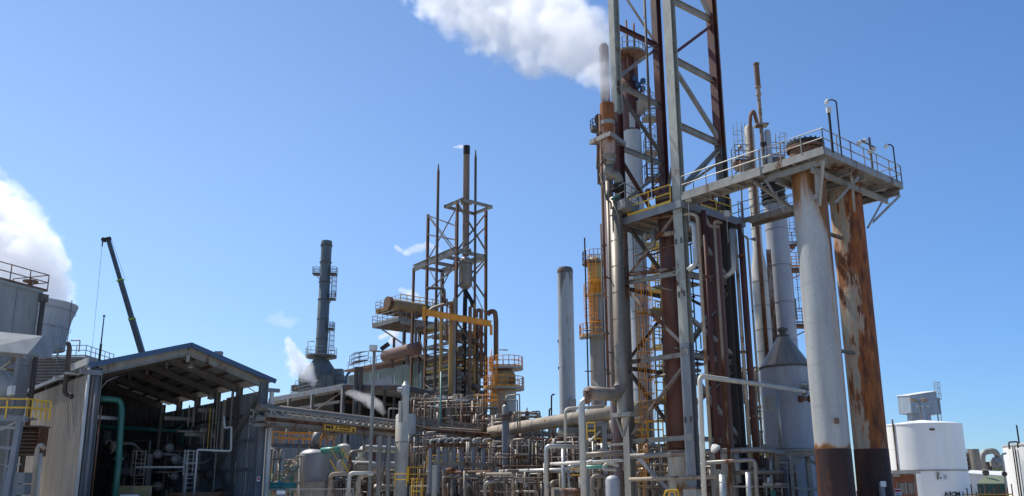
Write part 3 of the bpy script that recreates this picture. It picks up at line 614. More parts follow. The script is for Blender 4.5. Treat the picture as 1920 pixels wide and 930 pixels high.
MB().axis(bc_, [(rc*.99, zw), (rc*.99, zt), (rc*.7, zt+.35), (.2, zt+.5)], 28).build('bare_top', maroon, T)
MB().axis(bc_, [(rc*1.06, 6), (rc*1.06, zw-.01)], 28).build('lagging', colwhite, T)
MB().axis(bc_, [(rc*1.2, 0), (rc*1.1, 6-.01)], 28).build('skirt', greypipe, T)
z_ = 8
while z_ < zw-1: MB().axis(bc_+Z*z_, [(rc*1.085, 0), (rc*1.085, .05)], 28).build('joint_band', greypipe, T); z_ += 2.4
MB().box(bc_+Vector((-.05, -rc*1.0, zw+.7)), .4, .1, 1.2).build('patch_plate', colwhite, T)
ringplat(T, bc_, 1.25, .6, zt+.1, 0, 360, rustpipe, galv, cone=.25)
ringplat(T, bc_, 1.5, .6, zof(bc_, 196), -60, 60, galv, galv, cone=.9)
for i, (px, r_, y0) in enumerate(((1176, .07, 38), (1190, .07, 44))):
    a = at(px, 90, 56.2); MB().tube([nd(a, 150), nd(a, y0)], r_, 8).build('vent_pipe', rustpipe, T)
q = at(1197, 165, 56.2)
for dx, dz in ((0, 0), (.3, -.3), (-.2, .5), (.35, .3)): MB().axis(q+Vector((dx, 0, dz)), [(.1, 0), (.2, .1), (.2, .35), (.1, .45)], 10).build('valve', valveblue, T)
MB().tube([q+Vector((-1.2, -.2, .6)), q+Vector((-.6, -.3, -.3)), q+Vector((.2, 0, -.4))], .13, 8).build('pipe', rustpipe, T)
for y_, yc, m_ in ((225, 195, galv), (288, 262, galv), (338, 306, rustpipe)):
    z_ = zof(bc_, y_); c_ = bc_+Vector((1.35, -.1, 0)); MB().box(c_+Z*z_, 1.1, 1.0, .14).build('balcony', m_, T); MB().rail([c_+Vector((x, y, z_+.07)) for x, y in ((-.5, -.5), (.5, -.5), (.5, .5), (-.5, .5))], 1.0, .9, .025, toe=False, closed=True).build('railing', m_, T)
    for q in (0.2,): MB().angle(c_+Vector((.5, 0, z_)), bc_+Vector((.6, -.1, z_-1.1)), .08).build('brace', m_, T)
    MB().ladder(bc_+Vector((1.0, .3, z_)), 2.2, (1, 0, 0)).build('ladder', m_, T)
ys = [(415, 465), (465, 505), (505, 548), (548, 600), (600, 655), (655, 700), (700, 790), (790, 850)]
for i, (ya, yb) in enumerate(ys):
    za, zb_ = zof(bc_, ya), zof(bc_, yb); dx = 1.15+(.28 if i % 2 else 0)+.05*i; c_ = bc_+Vector((dx, -.3, 0))
    MB().ladder(c_+Z*(zb_), za-zb_+1.0, (.8, -.5, 0), c0=1.2, r=.042, wd=.5).build('ladder', yellow, T)
    MB().box(c_+Vector((.15, .1, zb_)), 1.6, 1.1, .1).build('balcony', orange if i % 2 else yellow, T)
    MB().rail([c_+Vector((x, y, zb_+.05)) for x, y in ((-.6, -.45), (.95, -.45), (.95, .6))], 1.05, .8, .042).build('railing', yellow if i < 6 else orange, T)
    if i > 3: MB().rail([c_+Vector((x, y, zb_+.05)) for x, y in ((.95, -.45), (2.0, -.45))], 1.05, .5, .025).build('railing', galv, T)
for x, m_ in ((-.35, darkpipe), (-.2, galv), (.3, darkpipe)): MB().cyl(bc_+Vector((x, -rc*1.25, 3)), bc_+Vector((x, -rc*1.25, zof(bc_, 400))), .03, 6).build('conduit', m_, T)
# yellow clad column further left
yc = base(1118, 600, 72)
T = thing('process_column', 'stained column with orange ladder cages and a railed top, left of the tower', 'column', tuple(yc))
r_ = .62; z1 = zof(yc, 490)
MB().axis(yc, [(r_, 0), (r_, z1-1.6)], 24).build('shell', mat('stained_grey_column', (.28, .25, .21), base2=(.17, .15, .12), rust=.25, streak=.15), T)
MB().axis(yc, [(r_*1.04, z1-1.59), (r_*1.04, z1), (r_*.7, z1+.3), (.15, z1+.4)], 24).build('yellowed_top', mat('ochre_lagging', (.42, .30, .12), rust=.2), T)
ringplat(T, yc, 1.1, .5, z1-.2, 0, 360, darksteel, galv)
ringplat(T, yc, 1.5, .6, zof(yc, 632), 150, 400, galv, orange)
ringplat(T, yc, 1.0, .6, zof(yc, 555), 180, 330, galv, orange)
for ya, yb in ((485, 555), (560, 630), (540, 620)): MB().ladder(yc+Vector((-.35 if yb != 620 else -.75, -.75, zof(yc, yb))), zof(yc, ya)-zof(yc, yb), (0, -1, 0), c0=1).build('ladder', orange, T)
MB().box(yc+Vector((-.05, -.75, zof(yc, 540))), .9, .1, 1.4).build('warning_panel', orange, T)
MB().axis(yc+Vector((.05, -.62, zof(yc, 606))), [(.2, 0), (.2, .1)], 12, Vector((0, -1, 0))).build('manhole', rustpipe, T)
a = at(1100, 600, 66)
T = thing('lightning_mast', 'thin black mast with short arms left of the stained orange laddered column', 'mast', (a.x, a.y, 0))
MB().cyl(Vector((a.x, a.y, 0)), nd(a, 446), .06, 6).build('pole', black, T)
for y_ in (696, 730, 620): q = nd(a, y_); MB().cyl(q-Vector((.25, 0, 0)), q+Vector((.35, 0, 0)), .04, 6).build('arm', black, T)
# concrete looking stack
sc_ = base(1062, 640, 118); r_ = 1.12
T = thing('chimney_stack', 'plain pale grey cylindrical chimney with a rounded dark lip standing alone against the sky', 'chimney', tuple(sc_))
zt = zof(sc_, 513); sootm = mat('sooted_stack_shell', (.36, .37, .375), rough=.6, streak=.12, rust=.2, rustc=(.16, .15, .14), rust2=(.11, .1, .09), mask=(0, 0, .22, -.22*(zt-4), .22)); zz = [0]+[zof(sc_, y) for y in (760, 728, 690, 650, 610, 570, 535)]+[zt]
for a, b_ in zip(zz, zz[1:]): MB().axis(sc_, [(r_, a), (r_, b_-.04), (r_*.985, b_-.035), (r_*.985, b_)], 28).build('shell_course', sootm, T)
MB().axis(sc_, [(r_*1.0, zt), (r_*1.02, zt+.2), (r_*1.0, zt+.55), (r_*.85, zt+.85), (r_*.8, zt+.87)], 28).build('lip', darksteel, T)
for y_ in (640, 690): MB().box(sc_+Vector((-r_-.05, 0, zof(sc_, y_))), .12, .2, .4).build('lug', legdark, T)
MB().box(at(1074, 765, 116.6), .9, .4, 2.4).build('junction_box', greypipe, T)
# slate blue stack on a duct block
st = base(603, 650, 128); r_ = .82
T = thing('chimney_stack', 'slate blue steel chimney with ring stiffeners and small caged platforms at the left', 'chimney', tuple(st))
zt = zof(st, 458); z0 = zof(st, 668)
MB().axis(st, [(r_*1.45, z0-2), (r_*1.1, z0), (r_*1.08, zof(st, 560)), (r_, zof(st, 559)), (r_, zt)], 28).build('shell', bluestack, T)
MB().axis(st, [(r_*1.08, zt), (r_*.98, zt+.5), (r_*.8, zt+.52)], 28).build('cap', bluestack, T)
for y_ in (462, 493, 530, 563, 600, 637): MB().axis(st+Z*zof(st, y_), [(r_*1.14, 0), (r_*1.14, .14)], 28).build('ring', legdark, T)
for y_, x_, s_ in ((515, -1.3, 1), (515, 1.3, 1), (562, 1.25, 1), (618, 1.2, 1)):
    z_ = zof(st, y_); c_ = st+Vector((x_, -.1, z_)); MB().box(c_, 1.0, 1.2, .18).build('balcony', legdark, T); MB().rail([c_+Vector(p) for p in ((-.5, -.6, 0), (.5, -.6, 0), (.5, .6, 0), (-.5, .6, 0))], 1.1, .5, .035, closed=True).build('railing', legdark, T)
    MB().angle(c_, c_-Vector((x_*.4, 0, .8)), .1).build('brace', legdark, T)
for ya, yb in ((515, 562), (605, 665)): MB().ladder(st+Vector((1.15, -.2, zof(st, yb))), zof(st, ya)-zof(st, yb), (1, 0, 0), c0=.6, r=.04).build('ladder', legdark, T)
ringplat(T, st, 2.35, .8, zof(st, 668), 0, 360, legdark, galv, th=.25, h=1.2)
zb = zof(st, 668)
MB().axis(st, [(2.6, zof(st, 722)), (2.6, zof(st, 700)), (1.2, zof(st, 675))], 10).build('transition_duct', bluestack, T)
MB().box(st+Z*zof(st, 735), 5.2, 5, 4.6).build('duct_block', bluestack, T)
for x_, y_ in ((3.2, 712), (2.9, 700), (3.6, 722), (-3, 730)): MB().box(st+Vector((x_, -1, zof(st, y_))), 1.5, 1.6, .9).build('duct', bluestack if x_ > 0 else darksteel, T)
for i in range(6): MB().bar(st+Vector((-2.6+i, -2.7, zof(st, 745))), st+Vector((-2.2+i*.9, -2.8, zof(st, 690))), .12, .12).build('strut', darksteel, T)
MB().tube([st+Vector((4.2, -2, zof(st, 735))), st+Vector((4.4, -2, zof(st, 706))), st+Vector((4.9, -2, zof(st, 700)))], .2, 8).build('duct', valveblue, T)
MB().rail([at(545, 738, 120), at(575, 730, 120), at(600, 728, 120)], 1.1, 1.0, .04).build('railing', galv, T)
def streetlamp(px, py0, py1, Y, lbl, arm=.7, r=.06, head=(.5, .2, .12)):
    a = at(px, (py0+py1)/2, Y); P0, P1 = nd(a, py1), nd(a, py0); T = thing('area_lamp', lbl, 'lamp', tuple(P0))
    MB().tube([P0, P1, P1+Vector((arm, 0, .02))], r, 6).build('pole', galv, T); MB().box(P1+Vector((arm, 0, -.02)), *head).build('lamp_head', offwhite, T)
streetlamp(577, 640, 668, 122, 'small bent lamp on the ring platform of the slate blue chimney', r=.05)
streetlamp(554, 714, 740, 122, 'short bent lamp on the roof edge left of the steam puff', r=.05)
# ================================================================== flare / reactor structure
FY = 95.; b0 = at(856, 500, FY); b0.z = 0
a0_ = pl(801, 500, b0, -40); a2 = pl(775, 540, b0, -40); c0 = pl(911, 500, b0, 50)
for v in (a0_, a2, c0): v.z = 0
d0 = a0_+c0-b0
def fl(u, v, z): return b0+AV*u+BV*v+Z*z
LA = (a0_-b0).length; LB = (c0-b0).length; LA2 = (a2-b0).length
T = FT = thing('flare_tower', 'brown open steel frame with decks, pipes and slim bracing around the central flare stack', 'steel frame', tuple(b0))
zb, za_, zc_ = zof(b0, 378), zof(a0_, 402), zof(c0, 395)
for P_, z_, m_ in ((b0, zb, rustpipe), (a0_, za_, rustpipe), (c0, zc_, rustpipe), (d0, zb, darksteel)): MB().ibeam(P_, P_+Z*z_, .28, .28, .03, up=-BV).build('column', m_, T)
MB().ibeam(a2, a2+Z*zof(a2, 502), .26, .26, .03, up=-BV).build('column', rustpipe, T)
e2 = a2+BV*LB; MB().ibeam(e2, e2+Z*zof(a2, 502), .34, .34, .03, up=-BV).build('column', darksteel, T)
def fb(P, ya, Q, yb, s=.2, m=bronzeclad, nm='brace'): MB().angle(nd(P, ya), nd(Q, yb), s).build(nm, m, T)
FL = dict(a=a0_, b=b0, c=c0, d=d0, e=a2)
for P, ya, Q, yb in (('a', 404, 'b', 424), ('a', 404, 'b', 478), ('b', 385, 'a', 488), ('a', 440, 'b', 450), ('a', 402, 'b', 470), ('b', 380, 'c', 470), ('c', 400, 'b', 470), ('c', 425, 'b', 480), ('a', 495, 'b', 600), ('b', 480, 'a', 600),
                     ('b', 480, 'c', 560), ('c', 490, 'b', 560), ('c', 485, 'b', 540), ('a', 560, 'b', 640), ('b', 640, 'a', 720), ('b', 650, 'a', 570), ('b', 600, 'c', 690), ('c', 600, 'b', 690), ('b', 690, 'c', 760), ('a', 720, 'b', 760), ('a', 545, 'b', 500), ('d', 470, 'c', 590), ('d', 600, 'c', 680)):
    fb(FL[P], ya, FL[Q], yb, .16)
for P, ya, Q, yb in (('e', 503, 'b', 468), ): MB().ibeam(nd(FL[P], ya), nd(FL[Q], yb), .4, .75, .04).build('main_beam', galv, T)
z5 = zof(b0, 470); 
MB().ibeam(fl(-.2, LB, z5), fl(LA2, LB, z5), .4, .7, .04).build('main_beam', galv, T)
for u in (0, LA*.5, LA, LA2): MB().ibeam(fl(u, 0, z5), fl(u, LB, z5), .25, .4, .03).build('beam', galv, T)
for z_, (ua_, ub_) in ((zb, (-1.0, 2.4)), (zof(b0, 640), (0, LA)), (zof(b0, 700), (0, LA)), (zof(b0, 740), (0, LA))):
    for v_ in (0, LB): MB().ibeam(fl(ua_, v_, z_), fl(ub_, v_, z_), .25, .35, .03).build('beam', galv, T)
    for u_ in (ua_, ub_): MB().ibeam(fl(u_, -.2, z_), fl(u_, LB+.2, z_), .25, .35, .03).build('beam', galv, T)
for y_ in (600, 620, 660, 680, 720, 755): 
    MB().ibeam(nd(b0, y_), nd(c0, y_+6), .2, .3, .03).build('beam', galv if y_ % 40 else rustpipe, T); MB().ibeam(nd(a0_, y_+14), nd(b0, y_), .2, .3, .03).build('beam', galv, T)
# decks with horizontal drum
zd2 = pl(698, 608, b0, -40).z; uD = (pl(698, 608, b0, -40)-b0).xy.length; zd1 = pl(705, 588, b0, -40).z
def deck(u0, u1, v0, v1, z, m=decksteel, ed=galv):
    MB().box(fl((u0+u1)/2, (v0+v1)/2, z-.06), u1-u0, v1-v0, .12, AV, BV).build('deck_plate', m, FT)
    for v_ in (v0, v1): MB().ibeam(fl(u0, v_, z-.3), fl(u1, v_, z-.3), .15, .4, .03).build('edge_beam', ed, FT)
    for u_ in (u0, u1): MB().ibeam(fl(u_, v0, z-.3), fl(u_, v1, z-.3), .15, .4, .03).build('edge_beam', ed, FT)
    k = 1.2
    while k < u1-u0: MB().ibeam(fl(u0+k, v0, z-.3), fl(u0+k, v1, z-.3), .12, .25, .02).build('joist', m, FT); k += 1.2
uC = (pl(747, 592, b0, -40)-b0).xy.length; cC = fl(uC, 0, 0); vE = (pl(848, 609, cC, 50)-cC).xy.length; vF = (pl(822, 595, cC, 50)-cC).xy.length
deck(uC, uD, 0, vE, zd2); deck(uC, uD-.4, .2, vF, zd1+.6, ed=ochre); MB().ibeam(fl(uC-.6, 0, zd2-.7), fl(uC-.6, vE, zd2-.7), .2, .5, .03).build('edge_beam', galv, FT)
MB().rail([fl(uD, vE, zd2), fl(uD, 0, zd2), fl(uC, 0, zd2), fl(uC, 1.2, zd2)], 1.05, 1.2, .04).build('railing', galv, FT)
MB().rail([fl(uD-.4, vF, zd1+.6), fl(uD-.4, .2, zd1+.6), fl(uC, .2, zd1+.6)], 1.05, 1.2, .04).build('railing', galv, FT)
MB().rail([fl(uC, .2, zd1+.6), fl(uC, vF, zd1+.6)], 1.05, 1.0, .06).build('yellow_railing', yellow, FT)
for u_ in (uD-1.2, LA2): MB().angle(fl(u_, .2, zd2-.4), fl(LA, .1, zd2-6), .22).build('brace', darksteel, FT)
for px, y0, y1, m_ in ((757, 618, 722, darksteel), (772, 622, 712, darksteel), (797, 618, 740, rustpipe), (786, 622, 700, darksteel)):
    a = pl(px, 660, b0+BV*rnd.uniform(.2, 2.5), -40); MB().ibeam(nd(a, y1), nd(a, y0), .32, .32, .03, up=-BV).build('column', m_, FT)
D = thing('horizontal_drum', 'yellowed horizontal drum lying on the upper deck of the flare frame', 'drum', tuple(fl(uD-2, 1.5, zd1+1)))
p = at(738, 571, 97); p2 = Vector((p.x, p.y, p.z))+BV*2+AV*-6.5; mdr = mat('yellowed_drum_shell', (.27, .20, .10), base2=(.17, .13, .08), rust=.3)
MB().axis(p, [(.1, -.45), (.5, -.3), (.66, 0), (.66, 4.6), (.4, 4.9)], 22, ((BV+Z*.0))).build('shell', mdr, D)
for k in (1.0, 3.2): MB().box(p+((BV+Z*.0)).normalized()*k-Z*.9, .3, 1.2, .6).build('saddle', darksteel, D)
for k in (0, .4, .8): MB().axis(p-((BV+Z*.0)).normalized()*(.9-k*.5)+Z*.1, [(.75, 0), (.75, .08)], 16, ((BV+Z*.0))).build('flange', rustpipe, D)
D = thing('horizontal_drum', 'dark reddish horizontal drum on the roof left of the flare frame', 'drum', tuple(at(750, 690, 99)))
p = at(724, 668, 99); q = at(782, 653, 95)
MB().axis(p, [(.1, -.5), (.6, -.35), (.74, 0), (.74, (q-p).length), (.4, (q-p).length+.4)], 22, q-p).build('shell', mat('dull_red_drum', (.13, .075, .06), rust=.3, streak=1), D)
for k in (.2, .7): MB().box(p+(q-p)*k-Z*1.1, .3, 1.2, .9).build('saddle', darksteel, D)
MB().cyl(p+(q-p)*.25+Z*.8, p+(q-p)*.25+Z*1.9, .16, 10).build('nozzle', darkpipe, D)
MB().cyl(p+(q-p)*.95+Z*.8, p+(q-p)*.95+Z*2.4, .16, 10).build('nozzle', darkpipe, D)
# orange monorail beam
Tm = thing('monorail_beam', 'orange painted crane beam jutting along the front of the flare frame', 'crane beam', tuple(at(860, 592, 92)))
p, q = pl(795, 584, b0-BV*0+AV*0+Vector((-.3, -.5, 0)), 50) if 0 else at(795, 585, 86), at(921, 605, 96); q.z = p.z; q2 = hz(921, 607, p.z); 
MB().ibeam(p, q2, .35, .62, .05).build('beam', orange, Tm); MB().box((p+q2)/2, .30, (q2-p).length-.3, .5, (q2-p).normalized().cross(Z), (q2-p).normalized()).build('web_plate', orange, Tm); MB().box(p-Z*.15, .3, .35, 1.5).build('end_post', orange, Tm); MB().box(q2-Z*.7, .3, .3, 1.1).build('end_post', orange, Tm)
# flare stack itself
fs_ = base(873, 500, 96.5)
T = thing('flare_stack', 'slim brown flare stack with a pale thickened section between two pointed rods', 'flare stack', tuple(fs_))
zz = lambda y: zof(fs_, y)
MB().axis(fs_, [(.40, zz(480)), (.38, zz(291)), (.385, zz(290.9))], 20).build('pipe', mat('sooty_brown_pipe', (.22, .16, .125), rust=.3, streak=.1), T)
MB().axis(fs_, [(.40, zz(290)), (.42, zz(274))], 20).build('tip', black, T)
MB().axis(fs_, [(.5, zz(484)), (.78, zz(489)), (.78, zz(534)), (.74, zz(537)), (.3, zz(543))][::-1], 24).build('seal_drum', bronzeclad, T)
MB().axis(fs_+Z*zz(497), [(.82, 0), (.82, .12)], 24).build('band', darksteel, T)
for y_ in (380, 470): MB().box(fs_+Z*zz(y_), 1.3, 1.3, .18).build('guide_plate', galv, T)
MB().tube([fs_+Z*zz(541), fs_+Z*zz(552), fs_+Vector((0, -.5, zz(575))), fs_+Vector((-.1, -.5, zz(765)))], .26, 12).build('downpipe', black, T)
MB().tube([fs_+Z*zz(545), at(885, 566, 96), at(886, 576, 96)], .24, 12).build('downpipe', black, T)
for px, y0, y1, r_, m_, Yd in ((820, 307, 562, .17, darkpipe, 97), (891, 281, 562, .15, darkpipe, 96)):
    a = at(px, 430, Yd); T2 = thing('lightning_rod', 'tall pointed dark rod left of the flare stack' if px < 850 else 'tall pointed dark rod right of the flare stack', 'rod', (a.x, a.y, 0))
    MB().axis(Vector((a.x, a.y, 0)), [(r_, zof(a, 760)), (r_, zof(a, y0+14)), (r_*.8, zof(a, y0+13)), (.05, zof(a, y0))], 10).build('rod', m_, T2)
T = thing('flare_piping', 'cluster of brown vertical process pipes running down through the flare frame', 'pipes', tuple(at(860, 760, 93).xy)+(0,))
for px, y0, y1, r_, m_, Yd in ((846, 566, 740, .28, ochre, 93.4), (851.5, 560, 742, .22, bronzeclad, 93.4), (881, 575, 770, .2, rustpipe, 94), (889, 570, 770, .17, ochre, 95), (895, 600, 760, .18, rustpipe, 96), (826.5, 594, 740, .15, ochre, 92), (902, 590, 706, .16, darkpipe, 98), (815, 600, 700, .12, darkpipe, 96), (837, 560, 640, .1, rustpipe, 95)):
    a = at(px, 650, Yd); MB().cyl(nd(a, y1), nd(a, y0), r_, 10).build('pipe', m_, T)
for pts, r_, m_ in ((((798, 590), (812, 577), (846, 567), (849, 600)), .2, bronzeclad), (((893, 595), (893, 582), (902, 581), (902, 640), (903, 706)), .22, rustpipe), (((914, 590), (919, 584), (928, 584), (930, 600), (930, 675)), .28, rustpipe),
                    (((800, 545), (801, 540), (833, 541), (834, 570)), .16, darkpipe), (((850, 742), (870, 750), (900, 745), (905, 738)), .25, darkpipe)):
    MB().tube([at(x, y, 94) for x, y in pts], r_, 10).build('pipe', m_, T)
for px, py in ((862, 655), (848, 700), (889, 640), (905, 668), (896, 668), (875, 710), (905, 740), (890, 725)):
    q = at(px, py, 94.5); MB().axis(q, [(.2, -.3), (.4, -.2), (.4, .2), (.2, .3)], 10, Vector((rnd.random(), rnd.random(), rnd.random()))).build('valve', darkpipe, T)
# stairs and small rails inside the frame
for i, (ya, yb) in enumerate(((620, 655), (655, 690), (690, 730), (730, 765))):
    p, q = fl(.6 if i % 2 else LA-.6, LB-.6, zof(b0, yb)), fl(LA-.6 if i % 2 else .6, LB-.6, zof(b0, ya))
    for s_ in (-.4, .4): MB().bar(p+BV*s_, q+BV*s_, .08, .28).build('stair_stringer', galv, FT)
    MB().rail([p+BV*.4, q+BV*.4], 1.0, 1.3, .035, toe=False).build('railing', yellow if i == 0 else galv, FT)
    MB().box(fl(LA/2, LB*.6, zof(b0, ya)), LA, LB*.8, .12, AV, BV).build('deck_plate', decksteel, FT)
    MB().rail([fl(LA, .1, zof(b0, ya)), fl(0, .1, zof(b0, ya)), fl(0, LB, zof(b0, ya))], 1.0, 1.3, .04).build('railing', galv if i % 2 else yellow, FT)
# ================================================================== furnace hall behind
def quadpanel(name, pts, m, parent, th=.15, rib=0):
    p = [Vector(q) for q in pts]; n = (p[1]-p[0]).cross(p[3]-p[0]).normalized()*th
    return MB().hexa(p+[q+n for q in p]).build(name, m, parent)
hq = at(644, 722, 92); hq.z = 0
T = HT = thing('furnace_hall', 'low dark open sided hall with grey sheet roofs spreading behind the pipe bridge', 'building', tuple(hq))
zr = zof(hq, 722)
Lf = pl(505, 750, hq, -40); Lf.z = 0; nL = (Lf-hq).length
rt = at(756, 723, 90); rt.z = 0; rr = at(862, 747, 96); rr.z = 0
MB().bar(hq+Z*(zr-.2), Lf+Z*(zr-.2), .25, .5).build('eave_beam', bluegrey, T)
back = Vector((-.3, .95, 0))*26
quadpanel('roof_slab', [hq+Z*zr, rt+Z*zof(rt, 723), rt+back+Z*(zof(rt, 723)+.5), hq+back+Z*(zr+.5)], roofin, T)
quadpanel('roof_slab', [Lf+Z*zr, hq+Z*zr, hq+back+Z*(zr+.5), Lf+back+Z*(zr+.5)], roofin, T)
quadpanel('roof_slab', [rt+Z*zof(rt, 723), rr+Z*zof(rr, 747), rr+back+Z*(zof(rr, 747)+.5), rt+back+Z*(zof(rt, 723)+.5)], roofin, T)
MB().bar(hq+Z*(zr-.25), rt+Z*(zof(rt, 723)-.25), .25, .45).build('eave_beam', darksteel, T); MB().bar(rt+Z*(zof(rt, 723)-.2), rr+Z*(zof(rr, 747)-.2), .3, .5).build('eave_beam', legdark, T)
MB().bar(rt+Z*(zof(rt, 723)-1.3), rr+Z*(zof(rr, 747)-1.3), .2, .35).build('eave_beam', galv, T)
inb = Vector((-.3, .95, 0))*9
for P in (Lf, Lf+(hq-Lf)*.3, Lf+(hq-Lf)*.62, hq, hq+(rt-hq)*.5, rt, rt+(rr-rt)*.5, rr): MB().ibeam(Vector((P.x, P.y, 0)), Vector((P.x, P.y, zr-.4)), .35, .35, .03, up=-BV).build('post', galv if P is not rt else legdark, T)
for k in (.45, .8):
    MB().bar(Lf+Z*(zr*k+1)+inb*.3, hq+Z*(zr*k+1)+inb*.3, .15, .3).build('girt', galv, T); MB().bar(hq+Z*(zr*k+1)+inb*.3, rr+Z*(zr*k+.6)+inb*.3, .15, .3).build('girt', darksteel, T)
MB().angle(hq+Z*(zr-.6), Lf+(hq-Lf)*.62+Z*(zr-2.4), .2).build('brace', galv, T)
wall_ = cladin
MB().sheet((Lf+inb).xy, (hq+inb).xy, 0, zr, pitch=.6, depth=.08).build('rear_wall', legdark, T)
MB().sheet((hq+inb).xy, (rr+inb).xy, 0, zr+.5, pitch=.6, depth=.08).build('rear_wall', black, T)  # dark sheets: the shade inside the open hall is put into their colour
for px, y0, w_ in ((665, 738, .5), (674, 738, .45), (720, 730, .3), (738, 742, .25)): a = at(px, 780, 91); MB().cyl(Vector((a.x, a.y, 0)), nd(a, y0-50 if px in (665, 674) else y0), w_/2, 10).build('vent_pipe', legdark if px < 670 else darkpipe, T)
# mid walls visible under the hall roof
for (xa, xb, yt, m_) in ((655, 745, 800, cladblue), (515, 640, 815, cladblue), (760, 880, 765, legdark)):
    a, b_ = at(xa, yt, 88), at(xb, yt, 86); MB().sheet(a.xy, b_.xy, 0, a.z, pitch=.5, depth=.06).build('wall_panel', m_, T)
for px in (646, 701, 745): a = at(px, 840, 85); MB().box(Vector((a.x, a.y, 4)), .35, .2, 8).build('red_post' if px > 700 else 'post', maroon if px > 690 else galv, T)
# green-grey upper building
gq = at(790, 669, 101); gq.z = 0; g2 = pl(652, 701, gq, -40); g2.z = 0
T = thing('plant_building', 'green grey sheet clad upper building with a red edged roof behind the furnace hall', 'building', tuple(g2))
zg = zof(gq, 669); n_ = 9
for i in range(n_): a, b_ = g2+(gq-g2)*(i/n_), g2+(gq-g2)*((i+1)/n_); MB().sheet(a.xy, (a+(b_-a)*.985).xy, 0, zg-.5, pitch=.4, depth=.05).build('wall_sheet', greenwall, T)
MB().sheet(gq.xy, (gq+BV*9).xy, 0, zg-.5, pitch=.4, depth=.05).build('wall_sheet', greenwall, T)
quadpanel('roof', [g2+Z*zg-BV*.5, gq+Z*zg-BV*.5, gq+BV*9+Z*(zg+.3), g2+BV*9+Z*(zg+.3)], rustpipe, T, .25)
MB().rail([g2+Z*(zg+.2), gq+Z*(zg+.2)], 1.1, 1.5, .04).build('railing', galv, T)
quadpanel('lower_roof', [at(640, 728, 97), at(735, 704, 92), at(735, 722, 92), at(640, 745, 97)], bluegrey, T, .2)
for k in range(3): MB().rail([at(655+k*4, 690-k*3, 103)+Z*.3, at(690, 681, 103)+Z*.3], 1.2, 1.2, .04).build('railing', galv, T)
# lamp post with two floodlights
a = at(697, 800, 60); P0 = Vector((a.x, a.y, 0)); top = nd(a, 655)
T = thing('floodlight_post', 'tall grey post carrying a white box floodlight and a tilted black one', 'lamp post', tuple(P0))
MB().axis(P0, [(.13, 0), (.11, top.z)], 12).build('pole', galv, T); MB().bar(top+Vector((-.3, 0, -.1)), top+Vector((.9, 0, -.2)), .08, .1).build('arm', galv, T)
MB().box(top+Vector((-.05, -.2, .05)), .55, .6, .38, Vector((1, .2, 0)).normalized(), Vector((-.2, 1, 0)).normalized()).build('lamp_head', offwhite, T)
MB().box(top+Vector((-.05, -.52, .02)), .45, .05, .3).build('lamp_glass', lampglass, T)
MB().box(top+Vector((.75, 0, .2)), .7, .5, .22, Vector((.8, 0, .6)), Vector((0, 1, 0)), Vector((-.6, 0, .8))).build('lamp_head', black, T)
# silver relief valve pipe
P0 = at(757, 850, 62); P0.z = 0
T = thing('relief_pipe', 'pair of beige pipes topped by a shiny lagged relief head above the big round tank', 'pipe', tuple(P0))
for px, yt, r_ in ((750.5, 752, .13), (760, 728, .24)): a = at(px, 780, 62); MB().cyl(nd(a, 792), nd(a, yt), r_, 12).build('pipe', cream, T)
a = at(760, 740, 62); MB().axis(Vector((a.x, a.y, 0)), [(.3, zof(a, 741)), (.3, zof(a, 723)), (.24, zof(a, 722)), (.1, zof(a, 715))], 16).build('relief_head', silver, T)
MB().axis(at(750, 731, 62), [(.05, -.2), (.2, -.15), (.2, .15), (.05, .2)], 12, Vector((1, 0, 0))).build('valve', silver, T)
# vessel with orange platforms
ov = base(944, 720, 84); r_ = 1.22
T = thing('reactor_vessel', 'domed stained vessel ringed by two orange railed platforms and orange ladders', 'vessel', tuple(ov))
zz = lambda y: zof(ov, y)
MB().axis(ov, [(r_, zz(735)+.01), (r_, zz(712)), (r_*.98, zz(704)), (r_*.88, zz(699)), (r_*.65, zz(695)), (r_*.3, zz(693))], 30).build('head', sphm, T)
MB().axis(ov, [(r_*1.02, 0), (r_*1.02, zz(735))], 30).build('shell', mat('streaked_pale_shell', (.40, .38, .34), rust=.3, rustc=(.28, .22, .13), rust2=(.2, .15, .1), streak=.1), T)
ringplat(T, ov, 2.05, 1.0, zz(728), 190, 440, galv, orange, th=.2); ringplat(T, ov+Vector((.25, 0, 0)), 1.7, .3, zz(690), 0, 360, galv, orange, th=.2)
MB().axis(ov+Vector((.8, -1.0, zz(716))), [(.3, 0), (.3, .15)], 16, Vector((.5, -.8, 0))).build('manhole', darkpipe, T)
for x, ya, yb in ((-.9, 690, 728), (-1.3, 690, 768), (-1.0, 728, 768)): MB().ladder(ov+Vector((x, -1.2, zz(yb))), zz(ya)-zz(yb)+.9, (-.2, -1, 0), c0=.6, r=.035).build('ladder', orange, T)
MB().ladder(ov+Vector((-.15, -1.35, zz(800))), zz(735)-zz(800), (0, -1, 0), cage=False, r=.035).build('ladder', orange, T)
MB().box(at(911, 765, 82), 2.2, 1.2, .15).build('balcony', galv, T); q = at(911, 765, 82); MB().rail([q+Vector(p) for p in ((-1.1, .6, .1), (-1.1, -.6, .1), (1.1, -.6, .1))], 1.05, .9, .045).build('railing', orange, T)
MB().box(at(927, 772, 83), .9, .5, 3.2).build('leg_panel', concrete, T)
MB().tube([at(921, 690, 83), at(921, 655, 83)], .06, 6).build('pipe', orange, T)
streetlamp(934, 656, 664, 83, 'tiny cross arm lamp on the crown of the orange railed vessel', r=.05)
